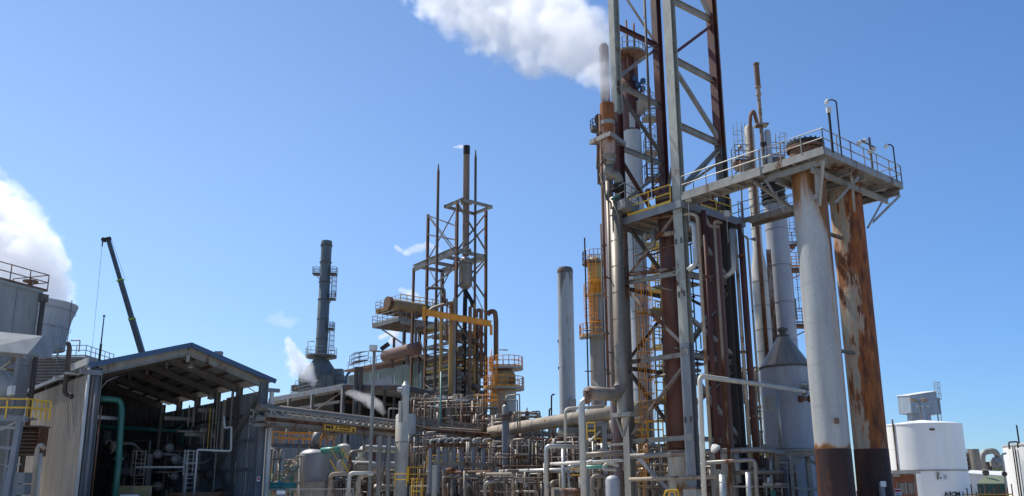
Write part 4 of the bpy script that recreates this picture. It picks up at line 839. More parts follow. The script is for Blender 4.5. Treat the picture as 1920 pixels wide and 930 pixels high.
# bare pressure pot in front (big flanged)
pv = base(948, 790, 64)
T = thing('flanged_pot', 'upright blue grey pot with a rusty belt flange and pipework on its dome', 'vessel', tuple(pv))
zz = lambda y: zof(pv, y)
MB().axis(pv, [(.27, 0), (.27, zz(786))], 20).build('leg_pipe', bluegrey, T); MB().axis(pv, [(.38, zz(788)), (.38, zz(781.5)), (.32, zz(781)), (.32, zz(780.5)), (.38, zz(780)), (.38, zz(778))], 20).build('flange', rustpipe, T)
MB().axis(pv, [(.27, zz(778)), (.27, zz(763)), (.2, zz(760)), (.08, zz(758))], 20).build('dome', greypipe, T); MB().box(pv+Z*zz(755), .2, .2, .22).build('valve', darkpipe, T)
MB().tube([pv+Z*zz(756), at(950, 750, 64), at(970, 750, 64), at(971, 806, 64)], .05, 6).build('pipe', galv, T); MB().tube([at(950, 742, 64), at(974, 739, 64), at(975, 806, 64)], .05, 6).build('pipe', galv, T); MB().tube([pv+Z*zz(756), at(950, 742, 64)], .06, 6).build('pipe', galv, T)
MB().axis(at(958, 775, 64), [(.05, -.15), (.16, -.1), (.16, .1), (.05, .15)], 10, Vector((0, 1, 0))).build('valve', darkpipe, T)
T = thing('valve_tree', 'beige pipe tree with valves against the sky right of the flanged pot', 'pipework', tuple(at(990, 790, 72)))
for pts, r_, m_ in ((((968, 773), (1000, 775), (1009, 776), (1010, 788)), .13, beigepipe), (((990, 778), (995, 772), (1012, 771), (1013, 806)), .07, galv), (((968, 784), (1012, 790), (1035, 787)), .09, darkpipe), (((975, 800), (975, 783), (985, 782), (988, 790)), .1, darkpipe), (((988, 777), (988, 764)), .06, bronzeclad)):
    MB().tube([at(x, y, 72) for x, y in pts], r_, 8).build('pipe', m_, T)
for x, y in ((988, 775), (988, 788)): MB().axis(at(x, y, 71.8), [(.06, -.2), (.18, -.14), (.18, .14), (.06, .2)], 10).build('valve', darkpipe, T)
T = thing('vent_pipe', 'two thin hooked vent pipes standing against the sky left of the pale chimney', 'vent pipe', tuple(at(1030, 800, 74)))
for pts in (((1034, 785), (1034, 742), (1037, 739), (1040, 740)), ((1030, 786), (1030, 768), (1033, 766))): MB().tube([at(x, y, 74) for x, y in pts], .07, 6).build('pipe', black, T)
MB().bar(at(1017, 784, 74), at(1040, 780, 74), .12, .12).build('beam', black, T)
# ================================================================== big open shed at the left
s0 = at(183, 690, 50); EZ = s0.z; s0.z = 0
r0 = hz(495, 716, EZ); r0.z = 0
gB = (r0-s0).normalized(); sA = AV
Lw = (pl(53, 724, s0, -40)-s0).xy.length; Rw = (pl(262, 770, r0, -40)-r0).xy.length; DP = max(Lw, 20)
mid = (s0+r0)/2; PK = zof(mid, 655)
T = SH = thing('open_shed', 'large open fronted shed with blue roof edge, grey portal frames and beige ribbed side wall', 'shed', tuple(s0))
def sh(u, v, z): return s0+sA*u+gB*v+Z*z     # u back, v across
W = (r0-s0).length
print('shed', EZ, PK, W, Lw, Rw)
NF = 6
for i in range(NF):
    u = DP*i/(NF-1); m_ = galv if i == 0 else rafterm
    sz = (.62, .5) if i == 0 else (.4, .4)
    MB().ibeam(sh(u, 0, 0), sh(u, 0, EZ), sz[0]*.7, sz[1], .04, up=-gB).build('column', m_ if i else bluegrey, T)
    MB().ibeam(sh(u, W, 0), sh(u, W, EZ), sz[0]*.7, sz[1], .04, up=gB).build('column', m_ if i else bluegrey, T)
    MB().ibeam(sh(u, .1, EZ-.12), sh(u, W/2, PK-.12), .3, .52, .03).build('rafter', m_, T); MB().ibeam(sh(u, W/2, PK-.12), sh(u, W-.1, EZ-.12), .3, .52, .03).build('rafter', m_, T)
    for v_, s_ in (((.3, 1), (W-.3, -1)) if i == 0 else ()): MB().tube([sh(u, v_, EZ-1.2), sh(u, v_+.3*s_, EZ-.7), sh(u, v_+.9*s_, EZ-.4)], .03, 6).build('knee_brace', m_, T)
    MB().box(sh(u, W/2, PK-.55), .2, .2, .5, gB, sA).build('ridge_post', m_, T)
NP = 5
for sd, (va_, za_, vb_, zb_) in enumerate(((-.55, EZ+.05, W/2, PK+.22), (W/2, PK+.22, W+.6, EZ+.02))):
    nS = 6; u_a = -.5; u_b = DP+.5
    for k in range(nS):
        ua_, ub_ = u_a+(u_b-u_a)*k/nS, u_a+(u_b-u_a)*(k+1)/nS-.02
        a, b_, c_, d_ = sh(ua_, va_, za_), sh(ua_, vb_, zb_), sh(ub_, vb_, zb_), sh(ub_, va_, za_)
        MB().hexa([d_, c_, b_, a]+[q+Z*.08 for q in (d_, c_, b_, a)]).build('roof_sheet', roofin, T)
    MB().bar(sh(u_a-.05, va_-.05, za_), sh(u_a-.05, vb_, zb_), .1, .30).build('fascia', bluetrim, T)
    for k in range(1, NP):
        t = k/NP; MB().bar(sh(.2, va_+(vb_-va_)*t, za_+(zb_-za_)*t-.12), sh(DP, va_+(vb_-va_)*t, za_+(zb_-za_)*t-.12), .08, .18).build('purlin', darksteel, T)
MB().bar(sh(-.5, -.6, EZ), sh(DP, -.6, EZ), .18, .2).build('gutter', bluegrey, T)
# ribbed side wall, one sheet per bay
n_ = 12
for k in range(n_):
    a, b_ = sh(DP*k/n_, -.35, 0), sh(DP*(k+1)/n_-.004, -.35, 0); MB().sheet(b_.xy, a.xy, 0, EZ-.35, pitch=.38, depth=.05).build('wall_sheet', claddark, T)
for k in range(n_):
    a, b_ = sh(Rw*k/n_, W+.1, 0), sh(Rw*(k+1)/n_-.004, W+.1, 0); MB().sheet(b_.xy, a.xy, 0, EZ-.55 if k < 3 else EZ-.7, pitch=.3, depth=.05).build('wall_sheet', cladin, T)
for z_ in (1.2, 3.0, 4.9, 6.6): MB().bar(sh(.2, W-.1, z_), sh(Rw, W-.1, z_), .1, .16).build('girt', darksteel if z_ > 5 else bluegrey, T); MB().bar(sh(.2, -.12, z_), sh(DP, -.12, z_), .1, .16).build('girt', darksteel, T)
MB().sheet(sh(DP, W, 0).xy, sh(DP, W/2, 0).xy, 0, EZ-.1, pitch=.4, top2=PK-.1).build('rear_wall', legdark, T); MB().sheet(sh(DP, W/2, 0).xy, sh(DP, 0, 0).xy, 0, PK-.1, pitch=.4, top2=EZ-.1).build('rear_wall', legdark, T)
MB().bar(sh(.5, W-.25, EZ-1.1), sh(6.5, W-.25, 3.4), .22, .22).build('brace', galv, T); MB().bar(sh(6.5, W-.25, 3.2), sh(1.5, W-.25, -.3), .22, .22).build('brace', darksteel, T)
MB().tube([sh(-.45, -.55, EZ), sh(-.45, -.5, 0)], .1, 8).build('downpipe', offwhite, T); MB().tube([sh(-.38, -.05, EZ-.4), sh(-.38, -.05, 0)], .07, 8).build('downpipe', bluegrey, T); MB().tube([sh(-.35, .35, EZ-2.2), sh(-.35, .35, 0)], .05, 6).build('conduit', rustpipe, T)
MB().box(sh(-.5, -.45, EZ-.35), 1.2, .25, .28, gB, sA).build('gutter_box', bluegrey, T); MB().box(sh(-.3, W+.55, EZ-.55), .9, .25, .24, gB, sA).build('gutter_box', bluegrey, T); MB().box(sh(-.25, W+.5, EZ/2-.3), .22, .22, EZ-.5, gB, sA).build('downpipe', offwhite, T)
MB().bar(sh(3, -.75, EZ+.28), sh(-.3, -.65, EZ+.3), .1, .42).build('parapet_strip', offwhite, T)
for u_ in (2.6, 5.5): MB().box(sh(u_, -.75, EZ-.12), .8, .3, .12, gB, sA).build('bracket', offwhite, T)
for px, py in ((410, 663),):
    q = at(px, py, 60); MB().box(q-Z*.2, .5, .4, .7).build('roof_vent', bluegrey, T)
# hanging lamp under the ridge
def highbay(P, lbl):
    L_ = thing('high_bay_lamp', lbl, 'lamp', tuple(P)); MB().cyl(P+Z*.6, P+Z*.25, .02, 5).build('rod', galv, L_); MB().axis(P, [(.24, 0), (.22, .15), (.1, .3), (.08, .4)], 14).build('lamp_shade', galv, L_); MB().axis(P-Z*.05, [(.1, 0), (.2, .05)], 14).build('lamp_glass', lampglass, L_)
highbay(sh(.9, W/2+.55, PK-1.0), 'round high bay lamp hanging beneath the shed ridge at its open front')
highbay(at(395, 748, 60), 'round lamp high on the right wall deep inside the shed')
# little red and white sign on the right front column
sg = thing('safety_sign', 'small white sign with a red emblem on the shed right front column', 'sign', tuple(sh(-.34, W, 1)))
q = at(484.5, 898, (sh(-.4, W-.15, 0)).y-.05); MB().box(q, .22, .03, .3, gB, sA).build('sign_board', signwhite, sg); MB().box(q-sA*.02+Z*.02, .13, .02, .16, gB, sA).build('emblem', inkred, sg)
# green pipes
pipe([at(186, 747, 51.2), at(225, 750, 52.5), at(228, 770, 52.5), at(222, 870, 52.5), at(214, 935, 52.5)], .19, green, 'green_pipe', 'green pipe with an elbow just inside the shed opening', 'pipe', flanges=((2, .9),))
pipe([at(187, 800, 62), at(330, 808, 64), at(346, 798, 65)], .15, teal, 'green_pipe', 'long dark teal pipe crossing the inside of the shed', 'pipe')
pipe([at(343, 790, 66), at(342, 845, 66)], .15, teal, 'green_pipe', 'short vertical teal pipe at the middle of the shed interior', 'pipe')
pipe([at(364, 930, 56), at(370, 843, 56), at(433, 846, 57), at(434, 800, 57), at(421, 803, 57), at(420, 780, 57)], .07, offwhite, 'pipe_run', 'thin white pipe zigzagging before the shed right wall', 'pipe')
pipe([at(182, 782, 52), at(220, 785, 56)], .12, offwhite, 'strip_beam', 'short white beam behind the green elbow pipe', 'beam', bend=0)
T = thing('shed_risers', 'row of thin yellowish vertical pipes against the shed right wall', 'pipes', tuple(at(400, 840, 60).xy)+(0,))
for px, y0, y1, r_, m_ in ((384, 765, 840, .04, beigepipe), (392, 765, 842, .035, yellow), (398, 765, 846, .05, beigepipe), (404, 750, 850, .05, beigepipe), (409, 748, 920, .045, greypipe), (418, 750, 845, .14, beigepipe), (432, 732, 800, .1, greypipe), (447, 865, 905, .09, greypipe), (300, 775, 860, .12, darkpipe), (352, 760, 800, .05, beigepipe), (362, 762, 800, .05, beigepipe)):
    a = at(px, 800, 60); MB().cyl(nd(a, y1), nd(a, y0), r_, 8).build('pipe', m_, T)
for px, y_, w_ in ((392, 770, 1.6), (398, 808, 1.8), (335, 785, 2), (367, 815, 1.6)): q = at(px, y_, 60.5); MB().bar(q-gB*w_/2, q+gB*w_/2, .12, .25).build('bracket', greypipe, T)
# platform inside
T = IP = thing('shed_platform', 'working platform with pale rails and caged ladders deep in the shed shade', 'platform', tuple(at(300, 885, 57)))
za_ = at(300, 880, 57).z; pa, pb = hz(228, 884, za_), hz(364, 888, za_)
MB().bar(pa, pb, .5, .14).build('deck_plate', greypipe, T); MB().bar(pa+Vector((.3, 2, 0)), pb+Vector((.3, 2, 0)), 1.6, .1).build('deck_plate', decksteel, T)
MB().rail([pa, pb], 1.25, .32, .02, toe=False).build('railing', beigepipe, T); MB().rail([pa+Vector((.5, 2.4, 0)), pb+Vector((.5, 2.4, 0))], 1.2, .8, .03, toe=False).build('railing', beigepipe, T)
for px in (258, 355): q = at(px, 925, 56.2); MB().ladder(Vector((q.x, q.y, 0)), za_+1.2, (0, -1, 0), c0=za_-.4, r=.03, wd=.6).build('ladder', beigepipe if px < 300 else offwhite, T)
MB().box(at(302, 876, 56.4), 3.2, .5, .12).build('tray', whitepipe, T)
for px in (278, 348): a = at(px, 900, 57.5); MB().box(Vector((a.x, a.y, 2)), .25, .25, 4).build('post', greypipe, T)
T = thing('shed_equipment', 'jumble of dim pumps, drums and pipes inside the shed', 'equipment', tuple(at(300, 900, 62).xy)+(0,))
for i in range(60):
    px, py = rnd.uniform(200, 440), rnd.uniform(800, 928); Y = rnd.uniform(59, 72); q = at(px, py, Y); m_ = rnd.choice([darkpipe, greypipe, legdark, bronzeclad, darksteel, galv])
    if q.z < .3: q.z = .6
    if i % 3 == 0: MB().axis(q, [(.1, -.5), (.3, -.4), (.3, .4), (.1, .5)], 12, rnd.choice([gB, sA, Z])).build('drum', m_, T)
    elif i % 3 == 1: MB().tube([q, q+gB*rnd.uniform(.6, 2.5), q+gB*2.5+Z*rnd.uniform(-1.5, 1.5)], rnd.uniform(.04, .12), 8).build('pipe', m_, T)
    else: MB().bar(Vector((q.x, q.y, 0)), q, .14, .14, gB).build('post', m_, T)
for px, py, r_ in ((292, 852, .3), (325, 862, .28), (213, 838, .35), (323, 893, .25)): MB().axis(at(px, py, 59), [(r_, 0), (r_, .5), (.1, .6)], 16, -sA).build('motor', greypipe, T)
MB().tube([at(200, 832, 57.5)]+[at(205+8*math.cos(a), 838+14*math.sin(a), 57.5) for a in (3.6, 4.6, 5.6, 6.3, 7.3, 8.4)], .05, 6).build('hose', beigepipe, T)
# plywood crate and stack of plates at the mouth
cr = thing('plywood_crate', 'large plywood crate standing in the shed opening', 'crate', tuple(at(256, 930, 54)))
q = at(256, 910, 54.5)
for k, s_ in enumerate((-1, 1)): MB().box(Vector((q.x+s_*.59, q.y-.5, .95)), 1.16, .05, 1.9).build('panel', plywood, cr)
MB().box(Vector((q.x-1.2, q.y+.2, .95)), .05, 1.4, 1.9).build('panel', plywood, cr); MB().box(Vector((q.x, q.y+.2, 1.92)), 2.5, 1.5, .04).build('lid', plywood, cr)
for s_ in (-1.15, 0, 1.15): MB().box(Vector((q.x+s_, q.y-.545, .95)), .09, .03, 1.86).build('batten', beigepipe, cr)
pp = thing('plate_stack', 'stack of rusty steel plates on the shed floor right of the crate', 'plates', tuple(at(370, 930, 54)))
q = at(370, 925, 54.5)
for k in range(7): MB().box(Vector((q.x+rnd.uniform(-.15, .15), q.y+rnd.uniform(-.1, .1), .95+k*.09)), 3.1+rnd.uniform(-.2, .2), 1.4, .06).build('plate', rustpipe, pp)
for s_ in (-1, 1): MB().box(Vector((q.x+s_, q.y, .46)), .3, 1.2, .9).build('trestle', darksteel, pp)
wb = thing('white_board', 'white board leaning before the plywood crate', 'board', tuple(at(243, 930, 52)))
q = at(243, 929, 52.5); MB().box(Vector((q.x, q.y, q.z-.4)), 1.1, .06, .9).build('sign_board', signwhite, wb); MB().box(Vector((q.x, q.y+.1, .4)), .08, .08, .8).build('post', galv, wb)
# dark pipe on the outer wall
pipe([at(127, 642, 52), at(131, 652, 52), at(121, 733, 52.3), at(124, 740, 52.3), at(134, 741, 52.3), at(135, 747, 52.3)], .14, darkpipe, 'bent_pipe', 'thick dark bent pipe hanging on the outside of the shed left wall', 'pipe')
T = thing('lightning_mast', 'slim mast with a thicker foot rising beside the shed roof', 'mast', tuple(at(190, 665, 70)))
a = at(190, 640, 70); MB().axis(Vector((a.x, a.y, 0)), [(.1, 0), (.1, zof(a, 645)), (.06, zof(a, 644)), (.045, zof(a, 594)), (.1, zof(a, 593.5)), (.1, zof(a, 591))], 8).build('pole', black, T)
# ------------------------------------------------------------------ crane
CYY = 105.; tip = at(203, 449, CYY); bs = at(265, 657, CYY); foot = bs+(bs-tip)*.95
T = thing('mobile_crane', 'dark blue telescopic crane boom with green bands behind the shed roof', 'crane', (foot.x, foot.y, 0))
dd = (foot-tip).normalized(); Lb = (foot-tip).length
for t0, t1, w_ in ((0, .19, .46), (.188, .37, .56), (.365, .56, .66), (.555, 1, .78)): MB().bar(tip+dd*Lb*t0, tip+dd*Lb*t1, w_*.8, w_).build('boom_section', craneblue, T)
for t in (.19, .37): MB().bar(tip+dd*Lb*t, tip+dd*(Lb*t+.16), .64, .76).build('band', hitape, T)
MB().bar(tip-Vector((.75, 0, .1)), tip+Vector((.3, 0, .15)), .4, .4).build('head', black, T); MB().axis(tip+Vector((-.55, -.25, -.05)), [(.28, 0), (.28, .5)], 14, Vector((0, 1, 0))).build('sheave', black, T)
MB().cyl(tip+Vector((-.7, 0, -.3)), at(171, 672, CYY), .02, 4).build('cable', darksteel, T); MB().cyl(tip+Vector((-.7, 0, -.3)), tip+Vector((-.7, 0, -.9)), .09, 6).build('hook', black, T)
MB().cyl(tip+Vector((.3, 0, .25)), tip+dd*Lb*.2+Vector((.55, 0, .3)), .02, 4).build('cable', darksteel, T)
MB().box(Vector((foot.x, foot.y, 2.2)), 3, 3, 2).build('cab', craneblue, T); MB().box(Vector((foot.x, foot.y, .8)), 9, 2.6, 1).build('carrier', craneblue, T)
for x in (-3.5, -1.5, 1.5, 3.5): MB().axis(Vector((foot.x+x, foot.y-1.5, .55)), [(.55, 0), (.55, .4)], 16, Vector((0, 1, 0))).build('wheel', black, T)
# ------------------------------------------------------------------ cooling tower at far left
ct = base(64, 600, 88); mm = rpx(at(64, 570, 88), 1)
T = thing('cooling_tower', 'flared ribbed grey cooling tower cowl on a louvred base behind the shed wall', 'cooling tower', tuple(ct))
zt, zb = zof(ct, 572), zof(ct, 655); rt_, rb_ = 70*mm, 56*mm
MB().axis(ct, [(rb_, zb), (rb_*1.02, zb+(zt-zb)*.35), (rb_*1.1, zb+(zt-zb)*.7), (rt_, zt), (rt_*1.02, zt+.02), (rt_*1.02, zt+.12)], 48, caps=False).build('cowl', mat('pale_ribbed_cowl', (.42, .45, .48), rough=.7, streak=.1, var=.12, rust=0), T)
MB().axis(ct, [(rt_*.97, zt+.1), (rb_*1.06, zb+(zt-zb)*.7), (rb_*.98, zb+(zt-zb)*.35), (rb_*.95, zb)], 48, caps=False).build('cowl_lining', greypipe, T)
b = MB()
for i in range(72):
    a = 2*math.pi*i/72; d = Vector((math.cos(a), math.sin(a), 0))
    for (r1, z1), (r2, z2) in (((rb_, zb), (rb_*1.02, zb+(zt-zb)*.35)), ((rb_*1.02, zb+(zt-zb)*.35), (rb_*1.1, zb+(zt-zb)*.7)), ((rb_*1.1, zb+(zt-zb)*.7), (rt_, zt))): b.bar(ct+d*(r1+.02)+Z*z1, ct+d*(r2+.02)+Z*z2, .05, .08, d)
o = b.build('cowl_ribs', MATS['pale_ribbed_cowl'], T); o['kind'] = 'stuff'
for k in (.45, .85): MB().axis(ct+Z*(zb+(zt-zb)*k), [((rb_+(rt_-rb_)*k)*1.02, 0), ((rb_+(rt_-rb_)*k)*1.02, .08)], 48, caps=False).build('hoop', greypipe, T)
cn = at(160, 668, 84); zc = cn.z; c_ = Vector((cn.x, cn.y, 0)); lf = c_-Vector((9, -.5, 0))*1.2
MB().box(((c_+lf)/2+Vector((0, 4, 0)))+Z*(zc-.1), (lf-c_).length, 8, .25).build('deck', greypipe, T)
for k in range(22): zk = zc-.45-k*.3; MB().bar(c_+Z*zk, lf+Z*zk, .3, .05, Vector((0, .5, 1))).build('louvre', greypipe, T)
MB().box((c_+lf)/2+Vector((0, 1, zc/2-.2)), (lf-c_).length, 1.5, zc-.6).build('casing', cladin, T); MB().box(c_+Vector((0, 4, zc/2)), .2, 7, zc-.5).build('casing', cladin, T)
MB().rail([lf+Z*zc, c_+Z*zc, c_+Vector((0, 6, zc))], 1.1, 1.0, .04).build('railing', galv, T)
MB().bar(at(118, 610, 86), at(106, 680, 84), .12, .12).build('strut', galv, T); MB().cyl(at(126, 645, 84), at(135, 563, 84), .04, 5).build('rod', darksteel, T)
streetlamp(149, 638, 660, 84, 'flat area lamp standing on the cooling tower deck', arm=-.5, head=(.8, .25, .1))
# ------------------------------------------------------------------ grey block building at the left edge
kb = at(76, 547, 53); KZ = kb.z; kb.z = 0; ka = hz(-60, 512, KZ); ka.z = 0; kd = (ka-kb); kL = kd.length; kd.normalize()
T = thing('panel_building', 'grey rendered panel building with roof railing at the far left edge', 'building', tuple(kb))
nb = Vector((-kd.y, kd.x, 0)); nb = nb if nb.y < 0 else -nb
zs = [0, 3.2, 6.2, 9.2, KZ]
for a_, b_ in zip(zs, zs[1:]):
    for k in range(3):
        q = kb+kd*(kL*(k+.5)/3)-nb*.1; MB().box(q+Z*((a_+b_)/2), kL/3-.04, .2, b_-a_-.04, kd, nb).build('wall_panel', blockconc, T)
    MB().box(kb-nb*2.6+Z*((a_+b_)/2), .2, 4.8, b_-a_-.04, kd, nb).build('wall_panel', blockconc, T)
MB().box(kb+kd*kL/2-nb*2.5+Z*KZ, kL+.2, 5.2, .2, kd, nb).build('roof', blockconc, T)
e0 = kb-kd*.5; MB().rail([ka+Z*(KZ+.1), e0+Z*(KZ+.1), e0-nb*3+Z*(KZ+.1)], 1.1, 1.3, .035).build('railing', rustpipe, T)
MB().axis(kb+kd*.3+nb*-.6+Z*(KZ+.1), [(.15, 0), (.15, .45), (.45, .5), (.45, .6), (.1, .68)], 14).build('roof_vent', rustpipe, T)
MB().box(kb-kd*.15+nb*.1+Z*(KZ-.4), .5, .4, .5, kd, nb).build('pipe_box', darksteel, T)
MB().tube([kb-kd*.1+nb*.2+Z*(KZ-.5), kb-kd*.1+nb*.2+Z*1], .16, 10).build('downpipe', darkpipe, T)
MB().box(at(55, 580, 52.4)+Vector((0, 0, 0)), .05, .05, 3.6).build('conduit', galv, T)
hp = thing('metal_hopper', 'slanted sheet metal hood above the steel frame at the left edge', 'hood', tuple(at(30, 660, 47)))
pA = [at(-40, 618, 46), at(80, 630, 48), at(52, 664, 46), at(-40, 655, 44)]
MB().hexa([Vector(p) for p in pA]+[Vector(p)+Vector((0, 2.2, .1)) for p in pA]).build('hood', blockconc, hp)
fr = thing('landing_structure', 'galvanised steel frame and yellow railed landing at the left edge', 'steel frame', tuple(at(30, 900, 46).xy)+(0,))
def px_bar(p, q, w_, h_, m_, T_, nm='beam'): return MB().bar(at(*p), at(*q), w_, h_).build(nm, m_, T_)
for (x1, y1, x2, y2, Y, w_) in ((-20, 662, 52, 668, 46, .22), (36, 668, 22, 770, 46, .2), (-10, 700, 34, 668, 46, .14), (-10, 690, 34, 696, 46, .12), (-20, 782, 50, 786, 46, .3), (38, 788, 12, 935, 46, .28), (20, 800, 5, 935, 47.5, .16), (-10, 812, 34, 790, 46, .12), (-20, 800, 36, 803, 46, .14), (-10, 838, 32, 841, 46, .16), (10, 875, 40, 870, 47, .1)):
    px_bar((x1, y1, Y), (x2, y2, Y), w_, w_, bluegrey if w_ > .15 else galv, fr)
MB().box(at(15, 784, 46.8), 2.3, 1.6, .12).build('deck_plate', bluegrey, fr)
q = at(50, 784, 46); q0_ = at(-30, 780, 45.6); q0_.z = q.z
MB().rail([q0_, q, q+Vector((.4, 1.5, 0))], 1.02, 1.1, .045, toe=False).build('yellow_railing', yellow, fr)
MB().rail([q+Vector((.1, .2, 0)), q+Vector((.1, 1.6, 0))], 1.0, .4, .04, toe=False).build('yellow_railing', yellow, fr)
wv = thing('domed_vessel', 'pale domed vessel end peeking in above the yellow landing at the left edge', 'vessel', tuple(at(-8, 725, 47)))
MB().axis(at(-12, 725, 47.5), [(1.0, -.8), (1.0, 0), (.9, .35), (.65, .6), (.3, .75), (.05, .8)], 24, Vector((.45, -.9, 0))).build('shell', colwhite, wv)
fl_ = thing('box_lamp', 'small white box floodlight on the frame beside the pale domed vessel', 'lamp', tuple(at(22, 731, 45.5)))
MB().box(at(21, 732, 45.5), .3, .25, .45, Vector((.9, -.3, .2)).normalized(), Vector((.3, .9, 0)).normalized()).build('lamp_head', offwhite, fl_); MB().bar(at(18, 736, 45.6), at(14, 752, 45.8), .05, .05).build('bracket', galv, fl_)
lv = thing('louvre_box', 'rusty louvred intake box above grey panels beside the steel frame', 'louvre box', tuple(at(55, 850, 48)))
lb = at(56, 828, 48)
for k in range(7): MB().box(lb+Z*(.62-.2*k), 1.1, .5, .05, Vector((1, 0, 0)), Vector((0, .8, .5)).normalized(), Vector((0, -.5, .8)).normalized()).build('louvre', rustpipe, lv)
MB().box(lb+Vector((0, .5, 0)), 1.1, .6, 1.5).build('casing', darksteel, lv)
for s_ in (-.58, .58): MB().box(lb+Vector((s_, .2, 0)), .06, .9, 1.6).build('side_panel', rustpipe, lv)
MB().box(lb+Vector((0, .2, .82)), 1.3, 1.1, .08).build('lid', darksteel, lv)
for k in range(4): MB().box(Vector((lb.x-.25-k*.06, lb.y+.3, .5+k*.62)), 1.0, 1, .58).build('block', blockconc, lv)
pipe([at(84, 842, 46), at(76, 832, 46), at(70, 842, 46), at(66, 935, 46)], .12, beigepipe, 'bent_pipe', 'beige looped pipe standing right of the rusty louvred box', 'pipe')
pipe([at(76, 850, 46.4), at(72, 935, 46.4)], .11, cream, 'bent_pipe', 'second straight beige pipe close behind the looped one', 'pipe')
# ================================================================== twin columns behind the walkway
T = TW = None
TY = 56.
g1 = base(1428, 560, TY); g2 = base(1458, 450, TY+.8)
T = thing('twin_column', 'cream lagged slender column with a swaged shoulder and hooped brown pipe at its top', 'column', tuple(g1))
zz = lambda y: zof(g1, y)
MB().axis(g1, [(.52, 0), (.52, zz(505)), (.33, zz(472)), (.33, zz(243)), (.28, zz(238)), (.1, zz(235))], 26).build('shell', cream, T)
for y_ in (300, 360, 430, 530, 575, 620, 660): MB().axis(g1+Z*zz(y_), [(.35 if y_ < 470 else .545, 0), (.35 if y_ < 470 else .545, .05)], 24).build('joint_band', greypipe, T)
g1b = base(1459, 500, TY+.3); a = g1b; MB().axis(a, [(.22, zof(a, 380)), (.22, zof(a, 248)), (.15, zof(a, 244))], 18).build('side_shell', colwhite, T)
a = at(1424, 300, TY-.3)
MB().tube([nd(at(1441, 700, TY-.6), 690), nd(at(1441, 700, TY-.6), 240), nd(at(1441, 700, TY-.6), 215)+Vector((.1, 0, 0)), at(1413, 207, TY), at(1422, 240, TY+.3)], .13, 10).build('downcomer', rustpipe, T)
T = thing('vent_stack', 'thin pale vent stack with a sooty sleeved tip above the cream column', 'vent stack', tuple(at(1440, 560, TY+.4).xy)+(0,))
a = base(1427, 235, TY+.4)
MB().axis(a, [(.13, zof(a, 330)), (.13, zof(a, 180)), (.2, zof(a, 179)), (.2, zof(a, 176)), (.15, zof(a, 175.5)), (.15, zof(a, 165)), (.22, zof(a, 164.5)), (.22, zof(a, 161.5)), (.16, zof(a, 161))], 14).build('pipe', beigepipe, T)
MB().axis(a, [(.19, zof(a, 161)), (.19, zof(a, 122)), (.22, zof(a, 121.5)), (.22, zof(a, 119))], 14).build('tip', rustpipe, T)
MB().box(a+Z*zof(a, 235), .9, .7, .12).build('guide_plate', galv, T); MB().cyl(a+Z*zof(a, 330), a+Z*zof(a, 234), .14, 12).build('pipe', rustbrace, T)
T = thing('process_column', 'blue grey lagged column beside the cream one with a dark ribbed bellows stack above', 'column', tuple(g2))
zz = lambda y: zof(g2, y)
MB().axis(g2, [(.76, 0), (.76, zz(384)), (.5, zz(378)), (.4, zz(376))], 30).build('shell', conebody, T)
z_ = 6
while z_ < zz(390): MB().axis(g2+Z*z_, [(.78, 0), (.78, .05)], 30).build('joint_band', greypipe, T); z_ += 2.6
MB().box(at(1450, 590, TY-.2), .3, .1, 9).build('rusty_seam', rustbrace, T)
bel = base(1450, 365, TY+.6); zz2 = lambda y: zof(bel, y)
pr = []
for i in range(6): z_ = zz2(384)+(zz2(344)-zz2(384))*i/6; h_ = (zz2(344)-zz2(384))/6; pr += [(.72, z_), (.84, z_+h_*.5), (.72, z_+h_*.9)]
MB().axis(bel, pr, 24).build('bellows', black, T)
MB().axis(bel, [(.45, zz2(344)), (.45, zz2(300)), (.3, zz2(296))], 20).build('neck', legdark, T)
def sidebox(c, Y, w_, d_, T, m_=galv, h=1.05, br=True):
    q = at(c[0], c[1], Y); MB().box(q, w_, d_, .16).build('balcony', rustpipe, T); P = [q+Vector(p) for p in ((-w_/2, -d_/2, .1), (w_/2, -d_/2, .1), (w_/2, d_/2, .1), (-w_/2, d_/2, .1))]
    MB().rail(P, h, .7, .028, closed=True).build('railing', m_, T)
    if br: MB().hexa([q+Vector(p) for p in ((-w_/2, -d_/2, -.1), (w_*.1, -d_/2, -.1), (w_*.1, d_/2, -.1), (-w_/2, d_/2, -.1), (-w_/2, -d_/2, -.11), (w_/2, -d_/2, -.11), (w_/2, d_/2, -.11), (-w_/2, d_/2, -.11))]) if 0 else MB().angle(q+Vector((w_/2, 0, -.1)), q+Vector((-w_/2, 0, -.8)), .08).build('brace', m_, T)
T = thing('access_platforms', 'set of small railed platforms and caged ladders hung around the twin columns', 'platforms', tuple(at(1480, 460, TY)))
sidebox((1391, 305), TY, 1.1, 1.0, T); MB().hexa([at(1391, 305, TY)+Vector(p) for p in ((-.35, -.35, -.55), (.35, -.35, -.55), (.35, .35, -.55), (-.35, .35, -.55), (-.6, -.55, -.1), (.6, -.55, -.1), (.6, .55, -.1), (-.6, .55, -.1))]).build('bracket_pan', decksteel, T)
q = at(1397, 292, TY+.5); MB().ladder(Vector((q.x, q.y, q.z)), 2.4, (-1, -.2, 0), c0=.2, r=.025).build('ladder', galv, T)
sidebox((1477, 462), TY+1, 1.0, .9, T, rustpipe if 0 else galv); sidebox((1490, 507), TY+1, 1.4, 1.0, T, orange); sidebox((1501, 612), TY+1, 1.4, 1.0, T, galv)
sidebox((1455, 300), TY+1, 1.0, .9, T)
